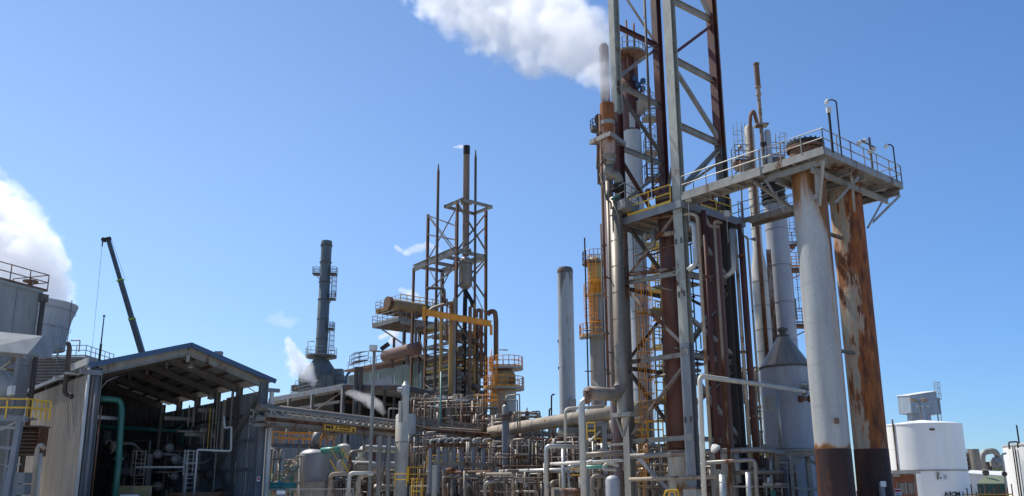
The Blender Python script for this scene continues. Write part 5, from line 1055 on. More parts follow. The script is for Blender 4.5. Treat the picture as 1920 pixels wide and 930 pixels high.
MB().ladder(at(1474, 445, TY+1.6), 2.2, (1, -.3, 0), c0=.2, r=.025).build('ladder', galv, T); MB().ladder(at(1492, 595, TY+1.4), 3.2, (1, -.3, 0), c0=.5, r=.025).build('ladder', galv, T); MB().ladder(at(1457, 296, TY+1.4), 1.8, (1, -.3, 0), c0=.2, r=.025).build('ladder', galv, T)
for px, y0, y1, r_ in ((1483, 505, 690, .13), (1478, 520, 640, .2), (1494, 560, 600, .07)): a = at(px, 600, TY+1.2); MB().cyl(nd(a, y1), nd(a, y0), r_, 10).build('pipe', bronzeclad if r_ > .1 else galv, T)
T = thing('round_lamp', 'round floodlight on the small platform left of the cream column', 'lamp', tuple(at(1384, 277, TY-.2)))
MB().axis(at(1384, 276, TY-.2), [(.06, 0), (.16, .1), (.16, .25)], 12, Vector((.5, -.7, -.3))).build('lamp_head', galv, T); MB().cyl(at(1384, 277, TY-.2), at(1386, 300, TY-.2), .03, 5).build('pole', darksteel, T)
pipe([at(1388, 300, TY-1), at(1395, 480, TY-1)], .05, darkpipe, 'drop_pipe', 'thin dark pipe dropping below the small left platform of the twin columns', 'pipe', n=6)
T = thing('deck_lamp', 'small lamp on a bent arm under the tower deck end', 'lamp', tuple(at(1412, 448, 50))); MB().tube([at(1398, 448, 50), at(1408, 448, 50)], .03, 5).build('pole', darksteel, T); MB().axis(at(1408, 448, 50), [(.04, 0), (.12, .2), (.12, .28)], 10, Vector((1, -.1, -.1))).build('lamp_head', greypipe, T)
# ------------------------------------------------------------------ cone topped vessel
cv = base(1477, 740, 50.5); zz = lambda y: zof(cv, y); R_ = 1.47
T = thing('cone_top_vessel', 'fat lead grey vessel with a brown metal cone roof, between tower and streaked column', 'vessel', tuple(cv))
nS = 14; hb, ht_ = zz(690), zz(632)
for i in range(nS):   # cone gores
    a0, a1 = 2*math.pi*i/nS, 2*math.pi*(i+1)/nS-.012; vs = []
    for k in range(4):
        a = a0+(a1-a0)*k/3; vs += [cv+Vector((math.cos(a)*R_*1.03, math.sin(a)*R_*1.03, hb)), cv+Vector((math.cos(a)*.34, math.sin(a)*.34, ht_))]
    MB().add(vs, [(2*k, 2*k+2, 2*k+3, 2*k+1) for k in range(3)], True).build('cone_gore', conem, T)
MB().axis(cv, [(R_*1.0, hb-.05), (.3, ht_-.05)], 28).build('cone_liner', darksteel, T)
MB().axis(cv, [(.36, ht_-.02), (.36, ht_+.12), (.2, ht_+.14), (.2, ht_+.35), (.3, ht_+.36), (.3, ht_+.5), (.1, ht_+.6)], 16).build('finial', darksteel, T)
zl = [zz(842)]+[zz(y) for y in (795, 742)]+[hb]
for a, b_ in zip(zl, zl[1:]): MB().axis(cv, [(R_, a), (R_, b_-.03), (R_*.993, b_-.028), (R_*.993, b_)], 40).build('shell_course', conebody, T)
MB().axis(cv+Z*(hb-.06), [(R_*1.04, 0), (R_*1.04, .12)], 40).build('eave_ring', darksteel, T)
MB().axis(cv, [(R_*.92, .3), (R_*.92, zz(842)-.01)], 32).build('skirt', conebody, T)
for i in range(10): a = 2*math.pi*i/10; MB().bar(cv+Vector((math.cos(a)*R_*1.02, math.sin(a)*R_*1.02, 0)), cv+Vector((math.cos(a)*R_*1.02, math.sin(a)*R_*1.02, zz(846))), .14, .14).build('leg', galv, T)
q = at(1441.5, 757, 49.1); MB().box(q, .55, .03, .9, Vector((1, -.25, 0)).normalized(), Vector((.25, 1, 0)).normalized()).build('name_frame', whitepipe, T)
for x_ in (-.1, .12): MB().box(q+Vector((x_, -.03, 0)), .02, .02, .6).build('frame_line', galv, T)
T = thing('control_valve', 'rusty control valve assembly on the right flank of the cone topped vessel', 'valve', tuple(at(1508, 735, 48.2)))
for pts, r_, m_ in ((((1500, 748), (1520, 748)), .12, rustbrace), (((1508, 745), (1509, 715)), .11, greypipe), (((1500, 720), (1516, 720)), .14, silver), (((1516, 730), (1517, 712)), .1, silver), (((1498, 728), (1522, 730)), .06, darkpipe)): MB().cyl(at(*pts[0], 48.2), at(*pts[1], 48.2), r_, 10).build('pipe', m_, T)
for x, y in ((1501, 748), (1519, 748), (1508, 733)): MB().axis(at(x, y, 48.1), [(.1, -.12), (.2, -.1), (.2, .1), (.1, .12)], 10, Vector((1, 0, 0))).build('flange', rustpipe, T)
pipe([at(1312, 930, 41), at(1312, 705, 41.2), at(1420, 720, 44), at(1508, 734, 47.8)], .125, cream, 'overhead_pipe', 'dull lagged pipe running level from the tower to the cone topped vessel', 'pipe', band=1.0)
pipe([at(1454, 730, 48.7), at(1466, 840, 48.7)], .1, silver, 'drain_pipe', 'slim white pipe down the face of the cone topped vessel', 'pipe', n=8)
pipe([at(1096, 935, 43), at(1090, 753, 43), at(1108, 748, 43)], .165, silver, 'elbow_pipe', 'shiny lagged upright pipe with an elbow at the end of the fat downcomer', 'pipe', band=1.1)
T = thing('gate_valve', 'rusty gate valve stem above the shiny elbow pipe', 'valve', tuple(at(1101, 745, 43)))
MB().axis(at(1101, 748, 43), [(.15, -.15), (.26, -.12), (.26, .12), (.15, .15)], 12, Vector((1, 0, 0))).build('body', rustpipe, T); MB().cyl(at(1101, 748, 43), at(1101, 735, 43), .1, 8).build('bonnet', rustpipe, T)
for y_ in (740, 735): MB().axis(at(1101, y_, 43), [(.2, 0), (.2, .05)], 12).build('flange', rustpipe, T)
pipe([at(1355, 935, 40.5), at(1354, 890, 40.5)], .16, silver, 'stub_pipe', 'short shiny capped pipe stub at the bottom edge right of the tower', 'pipe', band=.5)
# ------------------------------------------------------------------ white tank farm at the right
tk = base(1735, 860, 74); zz = lambda y: zof(tk, y); R_ = 3.12
T = thing('storage_tank', 'large white round storage tank with a corrosive sign and black lettering', 'tank', tuple(tk))
zl = [0, zz(884), zz(843), zz(799)]
for a, b_ in zip(zl, zl[1:]): MB().axis(tk, [(R_, a), (R_, b_-.03), (R_*.998, b_-.028), (R_*.998, b_)], 64).build('shell_course', white, T)
MB().axis(tk, [(R_*1.012, zl[-1]), (R_*1.012, zl[-1]+.08), (R_*.9, zl[-1]+.16), (.2, zl[-1]+.5)], 64).build('roof', white, T)
MB().axis(tk, [(R_*1.03, zz(884)), (R_*1.03, zz(884)+.09)], 64, caps=False).build('wind_girder', greypipe, T)
def ontank(px, py, out=.03, c=tk, r=R_):
    d = ray(px, py); o = Vector((0, 0, EYE)); A_ = d.x**2+d.y**2; B_ = 2*(d.x*(o.x-c.x)+d.y*(o.y-c.y)); C_ = (o.x-c.x)**2+(o.y-c.y)**2-(r+out)**2
    t = (-B_-math.sqrt(max(0, B_*B_-4*A_*C_)))/(2*A_); p = o+d*t; n = Vector((p.x-c.x, p.y-c.y, 0)).normalized(); return p, n, Vector((-n.y, n.x, 0))
for px in (1758, 1680): p, n, x = ontank(px, 892, .15); MB().bar(p+Z*.3, p-Z*.3-n*.1, .08, .08).build('bracket', greypipe, T); MB().bar(p+Z*.3+x*.15, p-Z*.3, .06, .06).build('bracket', greypipe, T)
p, n, x = ontank(1748, 805, .03); MB().box(p, .4, .04, .18, x, n).build('vent_plate', greypipe, T); MB().box(p+n*.02, .32, .03, .1, x, n).build('vent_slot', darksteel, T)
for s_ in (-.0,): p, n, x = ontank(1680, 850, .06); MB().cyl(Vector((p.x, p.y, 0)), Vector((p.x, p.y, zl[-1]+.5)), .07, 8).build('pipe', rustbrace, T)
# hazard plate
p, n, x = ontank(1768, 895, .04); S = thing('hazard_placard', 'white hazard placard with a dark diamond on the big white tank', 'sign', tuple(p))
MB().box(p, .8, .03, .48, x, n).build('sign_board', signwhite, S)
dm = Matrix.Rotation(math.radians(45), 3, n); MB().box(p-x*.19+n*.02, .2, .02, .2, dm @ x, n, dm @ Z).build('diamond', signwhite, S); MB().add([p-x*.19+n*.035+v for v in (-x*.13, -Z*.13, x*.13)], [(0, 1, 2)]).build('diamond_half', inkblack, S)
for k in range(4): MB().box(p+x*.16+n*.02+Z*(.13-k*.085), .26-.05*(k % 2), .01, .035, x, n).build('print_line', inkblack, S)
p, n, x = ontank(1786, 927, .03); text('MDEA', .52, inkblack, 'lettering', T, p, x, Z, mirror=True, bold=.012)
# pale box plant behind it
bx_ = at(1722, 760, 118); T = thing('rooftop_unit', 'blue grey sheet clad box house on a drum, showing above the big white tank', 'plant room', tuple(bx_.xy)+(0,))
mtl = mat('steel_blue_cladding', (.27, .32, .37), rough=.5, metal=.2, streak=.2, rust=.05)
X_ = Vector((1, .12, 0)).normalized(); Y_ = Vector((-.12, 1, 0)).normalized()
zb, zt = at(1722, 776, 118).z, at(1722, 745, 118).z
c_ = Vector((bx_.x-.1, bx_.y, (zb+zt)/2)); wd = 3.9
MB().hexa([c_+X_*a+Y_*b_+Z*d for a, b_, d in ((-wd/2, -1.5, -1.1), (wd/2, -1.5, -1.3), (wd/2, 1.5, -1.3), (-wd/2, 1.5, -1.1), (-wd/2, -1.5, 1.15), (wd/2, -1.5, 1.75), (wd/2, 1.5, 2.0), (-wd/2, 1.5, 1.4))]).build('wall', mtl, T)
MB().box(c_+X_*2.3+Y_*.4-Z*.1, 1.2, 2.2, 2.2, X_, Y_).build('annex', mtl, T)
MB().hexa([c_+X_*a+Y_*b_+Z*d for a, b_, d in ((-wd/2-.1, -1.6, 1.16), (wd/2+.1, -1.6, 1.78), (wd/2+.1, 1.6, 2.02), (-wd/2-.1, 1.6, 1.42), (-wd/2-.1, -1.6, 1.25), (wd/2+.1, -1.6, 1.87), (wd/2+.1, 1.6, 2.12), (-wd/2-.1, 1.6, 1.5))]).build('roof', whitesheet, T)
for k in range(3): MB().box(c_-X_*(1.2-k*.8)-Y_*1.62-Z*.2, .35, .3, .12, X_, (Y_*.8+Z*.6)).build('hood', whitesheet, T)
MB().axis(Vector((c_.x, c_.y, 0)), [(1.5, 0), (1.5, zb)], 24).build('drum', mtl, T)
for s_ in (-1.9, 1.9): MB().cyl(c_+X_*s_-Y_*1.4-Z*1.2, Vector((c_.x, c_.y, 0))+X_*s_-Y_*1.4, .06, 6).build('leg', galv, T)
MB().ladder(c_+X_*2.2-Y_*1.2-Z*3.5, 6.6, (0, -1, 0), c0=4.2, r=.035).build('ladder', galv, T)
a = at(1725, 765, 84); T = thing('floodlight_post', 'short post with twin bronze floodlights before the box house', 'lamp post', (a.x, a.y, 0))
tp = nd(a, 752); MB().cyl(Vector((a.x, a.y, 0)), tp, .07, 8).build('pole', bronzeclad, T); MB().bar(tp-Vector((.5, 0, 0)), tp+Vector((.35, 0, .02)), .05, .05).build('arm', bronzeclad, T)
for x_ in (-.6, .4): MB().box(tp+Vector((x_, -.1, .08)), .44, .5, .3, Vector((.97, .1, .1 if x_ > 0 else -.15)).normalized(), Vector((-.1, .97, .2)).normalized()).build('lamp_head', darksteel, T); MB().box(tp+Vector((x_, -.36, .04)), .34, .03, .2).build('lamp_glass', MATS['ochre_lagging'], T)
# brick building in front of the tank: each brick row by real bricks
bq = at(1718, 888, 64); W2, H2 = 1.85, bq.z
bl_ = at(1672, 888, 64); T = thing('brick_building', 'small red brick building with two dark windows below the white tank', 'building', (bl_.x, bl_.y, 0))
MB().box(Vector(((bl_.x+bq.x)/2, 65.2, H2/2)), bq.x-bl_.x-.04, 2.3, H2-.02).build('core', mortar, T)
win = [(at(1691.5, 915, 64).x, .42, .8), (at(1707.5, 915, 64).x, .42, .8)]; wz = at(1700, 915, 64).z
me_b = None; bw, bh = .23, .076; n_b = 0
rows = int((H2-.1)/(bh+.01)); stuffb = MB()
for r_i in range(rows):
    z_ = H2-.08-(r_i+.5)*(bh+.012); x_ = bl_.x+(bw/2 if r_i % 2 else 0)
    while x_+bw < bq.x:
        xc = x_+bw/2
        if not any(abs(xc-wx) < ww/2+bw*.5 and abs(z_-wz) < wh/2+.05 for wx, ww, wh in win):
            P = Vector((xc, 64.03, z_))
            if n_b < 300:
                if me_b is None:
                    mbb = MB().box(Vector((0, 0, 0)), bw-.012, .08, bh); ob = mbb.build('brick', brickm); me_b = ob.data; me_b.transform(Matrix.Translation((0, 0, -bh/2))); ob.location = P-Vector(T['o']); ob.parent = T
                else:
                    ob = bpy.data.objects.new('brick', me_b); col.objects.link(ob); ob.parent = T; ob.location = P-Vector(T['o'])
                n_b += 1
            else: stuffb.box(P, bw-.012, .08, bh)
        x_ += bw
if stuffb.v: o = stuffb.build('brickwork', brickm, T); o['kind'] = 'stuff'
for wx, ww, wh in win:
    f_ = MB().box(Vector((wx, 64.05, wz)), ww+.06, .05, wh+.06).build('window', darksteel, T)
    MB().box(Vector((wx, 64.01, wz)), ww-.06, .03, wh-.08).build('pane', glassm, f_)
    for k in range(6): MB().box(Vector((wx, 63.98, wz-wh/2+.1+k*.12)), ww-.06, .02, .03).build('blind_slat', greypipe, f_)
MB().box(Vector(((bl_.x+bq.x)/2, 64.9, H2+.1)), bq.x-bl_.x+.3, 2.6, .2).build('roof', concrete, T)
MB().bar(Vector((bl_.x, 63.85, H2-.1)), Vector((bl_.x+.5, 63.85, H2-.1)), .1, .25).build('gutter', greypipe, T)
# signs at the foot of the columns
sp = at(1656, 925, 43); T = thing('notice_sign', 'white notice with red print at the foot of the rusted column', 'sign', (sp.x, sp.y, 0)); q = at(1684, 925, 42)
MB().box(q, .32, .03, .42).build('sign_board', signwhite, T); MB().box(q+Vector((0, -.02, .12)), .3, .01, .1).build('print_band', inkred, T)
for k in range(3): MB().box(q+Vector((0, -.02, -.02-k*.08)), .22, .01, .03).build('print_line', inkblack, T)
MB().cyl(Vector((q.x, q.y+.04, 0)), q+Vector((0, .04, .2)), .03, 6).build('post', galv, T)
q = at(1612, 928, 42); T = thing('notice_sign', 'white notice with red print between the two big columns', 'sign', (q.x, q.y, 0))
MB().box(q, .3, .03, .4).build('sign_board', signwhite, T); MB().box(q+Vector((0, -.02, .12)), .28, .01, .08).build('print_band', inkred, T)
for k in range(2): MB().box(q+Vector((0, -.02, -.02-k*.08)), .2, .01, .03).build('print_line', inkblack, T)
MB().cyl(Vector((q.x, q.y+.04, 0)), q+Vector((0, .04, .2)), .03, 6).build('post', galv, T)
q = at(1654, 920, 40.5); T = thing('meter_box', 'blue and white small cabinet leaning at the foot of the rusted column', 'cabinet', (q.x, q.y, 0))
MB().box(Vector((q.x, q.y, q.z/2+.2)), .2, .2, q.z+.4).build('body', bluegrey, T); MB().box(Vector((q.x+.03, q.y-.12, q.z+.3)), .25, .05, .25).build('door', signwhite, T)
# right edge tank
tk2 = base(2010, 880, 52); zz2 = lambda y: zof(tk2, y)
e_ = at(1893, 845, 52); R2 = abs(e_.x-tk2.x)*.97
T = thing('storage_tank', 'white tank with brown edged seam cut off by the right edge of the photo', 'tank', tuple(tk2))
MB().axis(tk2, [(R2, 0), (R2, zof(tk2, 836))], 64).build('shell', white, T); MB().axis(tk2, [(R2*1.01, zof(tk2, 836)), (R2*1.01, zof(tk2, 836)+.08), (.5, zof(tk2, 836)+.5)], 64).build('roof', cream, T)
p, n, x = ontank(1903, 870, .1, tk2, R2)
for s_ in (0, .18): MB().cyl(Vector((p.x, p.y, 0))+x*s_, Vector((p.x, p.y, zof(tk2, 838)))+x*s_, .04, 6).build('pipe', darkpipe, T)
zr_ = zof(tk2, 836); MB().tube([at(1893, 842, 51), at(1891, 829, 51), at(1908, 828, 51), at(1909, 840, 51)], .05, 6).build('railing', darksteel, T)
p, n, x = ontank(1925, 925, .03, tk2, R2); text('A', .5, inkblack, 'lettering', T, p, x, Z, mirror=True, bold=.012)
q = at(1912, 836, 52); T = thing('lightning_mast', 'thin dark rod leaning above the tank at the right edge', 'mast', tuple(q)); MB().cyl(Vector((q.x, q.y, 2)), at(1906, 797, 52), .05, 6).build('pole', black, T)
q = base(1885, 900, 50); T = thing('vent_pipe', 'thin white pipe with a bent head left of the right edge tank', 'pipe', tuple(q)); MB().tube([q, nd(q, 852), nd(q, 850)+Vector((.25, 0, 0))], .06, 8).build('pipe', whitepipe, T)
MB().axis(nd(q, 893), [(.06, 0), (.14, .06), (.14, .2), (.06, .26)], 10).build('valve', darkpipe, T)
# far buildings at the right
q = at(1890, 890, 175)
T = thing('factory_roof', 'long white roofed factory building in the distance by the green shed', 'building', tuple(at(1850, 905, 150).xy)+(0,))
pa, pb, pc, pd = at(1803, 886, 150), at(1902, 893, 150), at(1895, 884, 175), at(1806, 881, 175)
MB().hexa([p-Z*.3 for p in (pa, pb, pc, pd)]+[pa, pb, pc, pd]).build('roof', whitesheet, T)
n_ = 16
for k in range(n_): a, b_ = pa+(pb-pa)*(k/n_), pa+(pb-pa)*((k+.96)/n_); MB().sheet((a.x, a.y+.3), (b_.x, b_.y+.3), 0, a.z-.35, pitch=.5, depth=.08).build('wall_sheet', whitesheet, T)
q = at(1830, 925, 120); T = thing('green_shed', 'dark green ribbed shed with an olive roof and roof vent in the distance', 'shed', tuple(q.xy)+(0,))
A1, B1_, C1_ = at(1832, 908, 120), at(1888, 908, 124), at(1898, 899, 135); D1 = at(1848, 893, 128); E1 = at(1893, 895, 130)
MB().sheet(A1.xy, B1_.xy, 0, A1.z, pitch=.6, depth=.06).build('front_wall', greenshed, T); MB().sheet(B1_.xy, (C1_.x, C1_.y), 0, B1_.z, pitch=.6, depth=.06).build('side_wall', greenshed, T)
n_ = 10
for k in range(n_):
    t0, t1 = k/n_, (k+.9)/n_; p = [A1+(B1_-A1)*t0, A1+(B1_-A1)*t1, D1+(E1-D1)*t1, D1+(E1-D1)*t0]; MB().hexa(p+[v+Z*.12 for v in p]).build('roof_sheet', oliveroof, T)
MB().box(B1_+Z*-.2+Vector((1, 2, 0)), 2.2, 6, .3).build('gable', greenshed, T)
MB().axis(at(1849, 892, 126), [(.3, 0), (.45, .3), (.45, .6), (.3, .7), (.7, .72), (.2, 1.0)], 12).build('roof_vent', darksteel, T)
T = thing('far_refinery', 'distant dark refinery unit with a slanting stack behind the white tank', 'plant', tuple(at(1815, 880, 240).xy)+(0,))
for x0, x1, y0, m_ in ((1804, 1817, 850, legdark), (1815, 1829, 862, darksteel)):
    a, b_ = at(x0, y0, 240), at(x1, y0, 240); MB().box(Vector(((a.x+b_.x)/2, 242, a.z/2)), b_.x-a.x, 5, a.z).build('block', m_, T)
for k in range(4): a, b_ = at(1804, 850+8*k, 239), at(1828, 850+8*k, 239); MB().bar(a, b_, .4, .4).build('beam', greypipe, T); MB().rail([a, b_], 1.1, 1.6, .08, toe=False).build('railing', darksteel, T)
for x_ in (1805, 1812, 1819, 1826): a = at(x_, 880, 239); MB().bar(Vector((a.x, a.y, 0)), nd(a, 852), .35, .35).build('column', greypipe, T)
a = base(1829, 870, 238); MB().axis(a, [(1.6, 0), (1.3, zof(a, 842))], 18).build('stack', bronzeclad, T)
streetlamp(1813, 843, 852, 236, 'tiny lamp on top of the distant refinery unit', r=.12)
T = thing('far_plant', 'distant grey plant with a big looped duct against the sky', 'plant', tuple(at(1865, 885, 260).xy)+(0,))
MB().tube([at(1842, 890, 260), at(1842, 850, 260), at(1852, 846, 260), at(1866, 845, 260), at(1872, 858, 260)], .85, 14, bend=4).build('duct', galv, T)
a = base(1870, 870, 260); MB().axis(a, [(2, zof(a, 874)), (2, zof(a, 866)), (1, zof(a, 857))], 16).build('hopper', galv, T)
for x0, x1, y0 in ((1838, 1858, 866), (1856, 1878, 868), (1880, 1895, 874)): c_, d_ = at(x0, y0, 263), at(x1, y0, 263); MB().box(Vector(((c_.x+d_.x)/2, 265, c_.z/2)), d_.x-c_.x, 5, c_.z).build('block', darksteel if x0 < 1850 else greypipe, T)
for x_ in (1846, 1850, 1862): c_ = at(x_, 880, 262); MB().cyl(Vector((c_.x, c_.y, 0)), nd(c_, 872), .3, 6).build('pipe', galv, T)
c_ = at(1880, 865, 262); MB().cyl(Vector((c_.x, c_.y, 0)), nd(c_, 854), .25, 6).build('pipe', galv, T)
# scrub on the skyline
T = thing('tree_line', 'low green bushes on the skyline before the distant plant', 'bushes', tuple(at(1872, 885, 200).xy)+(0,)); T['kind'] = 'stuff'
b = MB()
for i in range(900):
    px = rnd.uniform(1860, 1900); q = at(px, 882-2.5*math.sin((px-1860)*.5)+rnd.uniform(-1.5, 9), rnd.uniform(196, 204)); s_ = rnd.uniform(.15, .4); d1 = Vector((rnd.uniform(-1, 1), rnd.uniform(-1, 1), rnd.uniform(-1, 1))).normalized(); d2 = d1.orthogonal().normalized()
    b.add([q-d1*s_, q+d2*s_*.6, q+d1*s_, q-d2*s_*.6], [(0, 1, 2, 3)])
b.build('foliage', leafm, T)['kind'] = 'stuff'
a = base(1878, 890, 201); MB().axis(a, [(.2, 0), (.12, 2.5)], 8).build('trunk', darkpipe, T)
# rusty hand rail at the bottom right
q0_, q1_ = at(1806, 929, 48), at(1899, 929, 48); q1_.z = q0_.z = at(1850, 927, 48).z
T = thing('pipe_rack', 'low rusty rail and pipe rack along the bottom edge before the green shed', 'pipe rack', (q0_.x, q0_.y, 0))
for k in range(3): MB().bar(Vector((q0_.x, q0_.y, q0_.z-.3*k)), Vector((q1_.x, q1_.y, q0_.z-.3*k)), .1, .06).build('rail', orange if k == 0 else rustpipe, T)
for k in range(12): p = q0_+(q1_-q0_)*(k/11); MB().cyl(Vector((p.x, p.y, 0)), Vector((p.x, p.y, q0_.z+.15+.2*(k % 3))), .035, 6).build('post', rustpipe, T)
# ================================================================== truss pipe bridge with clearance sign
def lvl(px, py, Y, px2, py2): p = at(px, py, Y); q = hz(px2, py2, p.z); return p, q
tp0, tp1 = lvl(508, 768, 55, 700, 779); bp0, bp1 = lvl(508, 793, 55, 700, 811)
mp0, mp1 = lvl(508, 780, 55, 700, 796)
T = TB = thing('pipe_bridge', 'long lattice girder pipe bridge running right from the shed corner', 'pipe bridge', (bp0.x, bp0.y, 0))
dT = (bp1-bp0); dT.z = 0; LT = dT.length; dT.normalize(); nT = Vector((-dT.y, dT.x, 0))   # nT points away
zt_, zm_, zb_ = tp0.z, mp0.z, bp0.z; LX = LT*1.0
def br(u, v, z): return Vector((bp0.x, bp0.y, 0))+dT*u+nT*v+Z*z
end = hz(800, 806, zm_); LE = (Vector((end.x, end.y, 0))-br(0, 0, 0)).dot(dT)
for v_ in (0, 1.5):
    for z_, h_ in ((zt_, .13), (zm_, .13), (zb_, .22)): MB().ibeam(br(-.3, v_, z_), br(LE, v_, z_), .16, h_, .025).build('chord', sunlitgalv if z_ != zb_ else decksteel, T)
    nb_ = 22
    for k in range(nb_):
        u = LE*k/nb_; u2 = LE*(k+1)/nb_
        if k % 2 == 0: MB().bar(br(u, v_, zm_), br(u, v_, zt_), .07, .07).build('post', sunlitgalv, T)
        a, b_ = (zt_, zm_) if k < 9 else (zm_, zt_); MB().bar(br(u, v_-.04, a), br(u2, v_-.04, b_), .06, .06).build('diagonal', sunlitgalv, T)
for k in range(0, 14): MB().bar(br(LE*k/13, 0, zb_-.1), br(LE*k/13, 1.5, zb_-.1), .12, .2).build('cross_beam', decksteel, T)
for v_, r_, m_, z_ in ((1.1, .26, bronzeclad, zt_+.2), (.3, .16, rustpipe, zb_+.3), (.6, .12, beigepipe, zb_+.3), (1.1, .2, greypipe, zb_+.35), (.45, .14, greypipe, zm_+.15), (1.25, .1, rustpipe, zt_+.4)):
    MB().tube([br(0, v_, z_), br(LE, v_, z_)], r_, 12).build('pipe', m_, T)
for px, w_ in ((713, .32), (730, .26), (771, .22), (797, .26)):
    t = hz(px, 812, zb_); MB().ibeam(Vector((t.x, t.y, 0)), t-Z*.2, w_, w_, .03).build('column', galv, T)
a, b_ = hz(713, 813, zb_), hz(728, 813, zb_); MB().tube([b_-Z*.4, Vector((a.x, a.y, .5))], .07, 6).build('brace', galv, T)
# sign
c0_, c1_ = at(607.5, 801, 1), None
def onb(px, py, v): # on the bridge front plane
    P = br(0, v, 0); az = math.degrees(math.atan2(dT.x, dT.y)); return pl(px, py, P, az)
s1, s2, s3, s4 = onb(607.5, 795.5, -.22), onb(668, 799, -.22), onb(667.5, 812, -.22), onb(607, 807, -.22)
zc = (s1.z+s2.z+s3.z+s4.z)/4; hh_ = ((s1.z-s4.z)+(s2.z-s3.z))/2; ctr = (s1+s2+s3+s4)/4; ctr.z = zc; ln = (Vector((s2.x-s1.x, s2.y-s1.y, 0))).length
S = thing('clearance_sign', 'yellow minimum clearance sign with mirrored black lettering hanging on the pipe bridge', 'sign', tuple(ctr))
MB().box(ctr, ln, .05, hh_, dT, nT).build('sign_board', signyellow, S)
fn = -nT*.04
for s_ in (-1, 1): MB().box(ctr+fn+Z*s_*(hh_/2-.025), ln-.03, .012, .03, dT, nT).build('border', inkblack, S); MB().box(ctr+fn+dT*s_*(ln/2-.025), .03, .012, hh_-.09, dT, nT).build('border', inkblack, S)
text('5.8M', hh_*.9, inkblack, 'lettering', S, ctr+fn-dT*ln*.275, dT, Z, mirror=True, bold=.004, fit=ln*.36)
text('MINIMUM', hh_*.36, inkblack, 'lettering', S, ctr+fn+dT*ln*.12+Z*hh_*.2, dT, Z, mirror=True, bold=.002, fit=ln*.36)
text('CLEARANCE', hh_*.34, inkblack, 'lettering', S, ctr+fn+dT*ln*.12-Z*hh_*.2, dT, Z, mirror=True, bold=.001, fit=ln*.36)
tc_ = ctr+fn+dT*ln*.40; R3 = hh_*.34
tri = [tc_+dT*R3*math.cos(a)+Z*(R3*math.sin(a)-.04) for a in (math.pi/2, math.pi*7/6, math.pi*11/6)]
for k in range(3): MB().bar(tri[k], tri[(k+1) % 3], .05, .02, nT).build('warning_triangle', inkblack, S)
MB().bar(tc_+Z*R3*.35-Z*.04, tc_-Z*R3*.2, .03, .02, nT).build('exclamation_mark', inkblack, S)
# rack continuing right beyond the girder
E0 = Vector((end.x, end.y, 0))
T = RK = thing('pipe_rack', 'long elevated pipe rack continuing right from the girder bridge to behind the tower', 'pipe rack', tuple(E0))
z1, z2, z3 = at(860, 799, 72).z, at(860, 817, 72).z, at(860, 832, 71).z
def seg(px0, y0, Y0, px1, y1): p = at(px0, y0, Y0); return p, hz(px1, y1, p.z)
for (px0, y0, Y0, px1, y1, r_, m_, kind) in ((752, 782, 66, 1060, 815, .10, beigepipe, 'beam'), (780, 791, 66, 1092, 820, .12, bronzeclad, 'beam'), (795, 805, 66, 1092, 829, .14, rustpipe, 'pipe'), (770, 800, 67, 940, 812, .16, beigepipe, 'pipe'), (760, 808, 66, 1090, 836, .13, galv, 'beam'), (760, 816, 66, 1000, 838, .12, bronzeclad, 'pipe'),
        (790, 826, 64, 1040, 850, .12, greypipe, 'pipe'), (800, 845, 66, 1090, 866, .13, bronzeclad, 'pipe'), (820, 835, 67, 1090, 856, .1, rustpipe, 'pipe'), (880, 806, 74, 1092, 822, .1, greypipe, 'pipe'), (870, 824, 70, 1092, 842, .09, beigepipe, 'pipe')):
    p, q = seg(px0, y0, Y0, px1, y1)
    if kind == 'beam': MB().ibeam(p, q, r_*2, r_*2.4, .03).build('beam', m_, T)
    else: MB().tube([p, q], r_, 8).build('pipe', m_, T)
p, q = seg(752, 782, 66, 1060, 815)
for k in range(40): c_ = p+(q-p)*(k/39); MB().box(c_-Z*.2+nT*.1, .1, .3, .16).build('rung_bracket', galv, T)
p, q = seg(795, 805, 66, 1092, 829)
for k in range(15):
    c_ = p+(q-p)*(k/14); MB().cyl(c_, c_+Z*1.0, .035, 6).build('rail_post', galv, T)
for px, y0 in ((775, 790), (800, 812), (840, 820), (932, 820), (941, 828), (1000, 835), (1018, 838), (966, 832), (895, 826)):
    a = at(px, 870, rnd.uniform(68, 73)); MB().ibeam(Vector((a.x, a.y, 0)), nd(a, y0), .3, .3, .03).build('column', galv if px < 830 else legdark, T)
# big beige line climbing to the right
p = at(1130, 776, 56); q = hz(872, 817, p.z); p2 = hz(1205, 765, p.z)
T = thing('trunk_pipe', 'very long fat beige pipe climbing from the rack to behind the tower', 'pipe', tuple(q))
MB().tube([q, p2], .46, 20).build('pipe', beigepipe, T); MB().bands([q, p2], .46, 3.2, .08, 20, 1.05).build('joint_band', greypipe, T)
for t in (.35, .6, .85): c_ = q+(p2-q)*t; MB().box(c_-Z*.75, .4, .5, .6).build('saddle', galv, T); MB().cyl(Vector((c_.x, c_.y, 0)), c_-Z*1, .12, 8).build('post', legdark, T)
T = thing('horizontal_drum', 'big grey horizontal drum under the fat beige pipe left of the tower', 'drum', tuple(at(1120, 812, 60)))
p, q = at(1064, 812, 62), at(1200, 806, 56); q.z = p.z; d_ = q-p
MB().axis(p, [(.1, -.5), (.6, -.35), (.85, 0), (.85, d_.length), (.5, d_.length+.4)], 24, d_).build('shell', bronzeclad, T)
for k in (.15, .8): c_ = p+d_*k; MB().box(Vector((c_.x, c_.y, c_.z/2-.4)), .5, 1.2, c_.z-.8).build('saddle', concrete, T)
for k in range(5): MB().cyl(at(1140+k*5, 822, 56), at(1140+k*5, 814, 56), .1, 8).build('nozzle', silver, T)
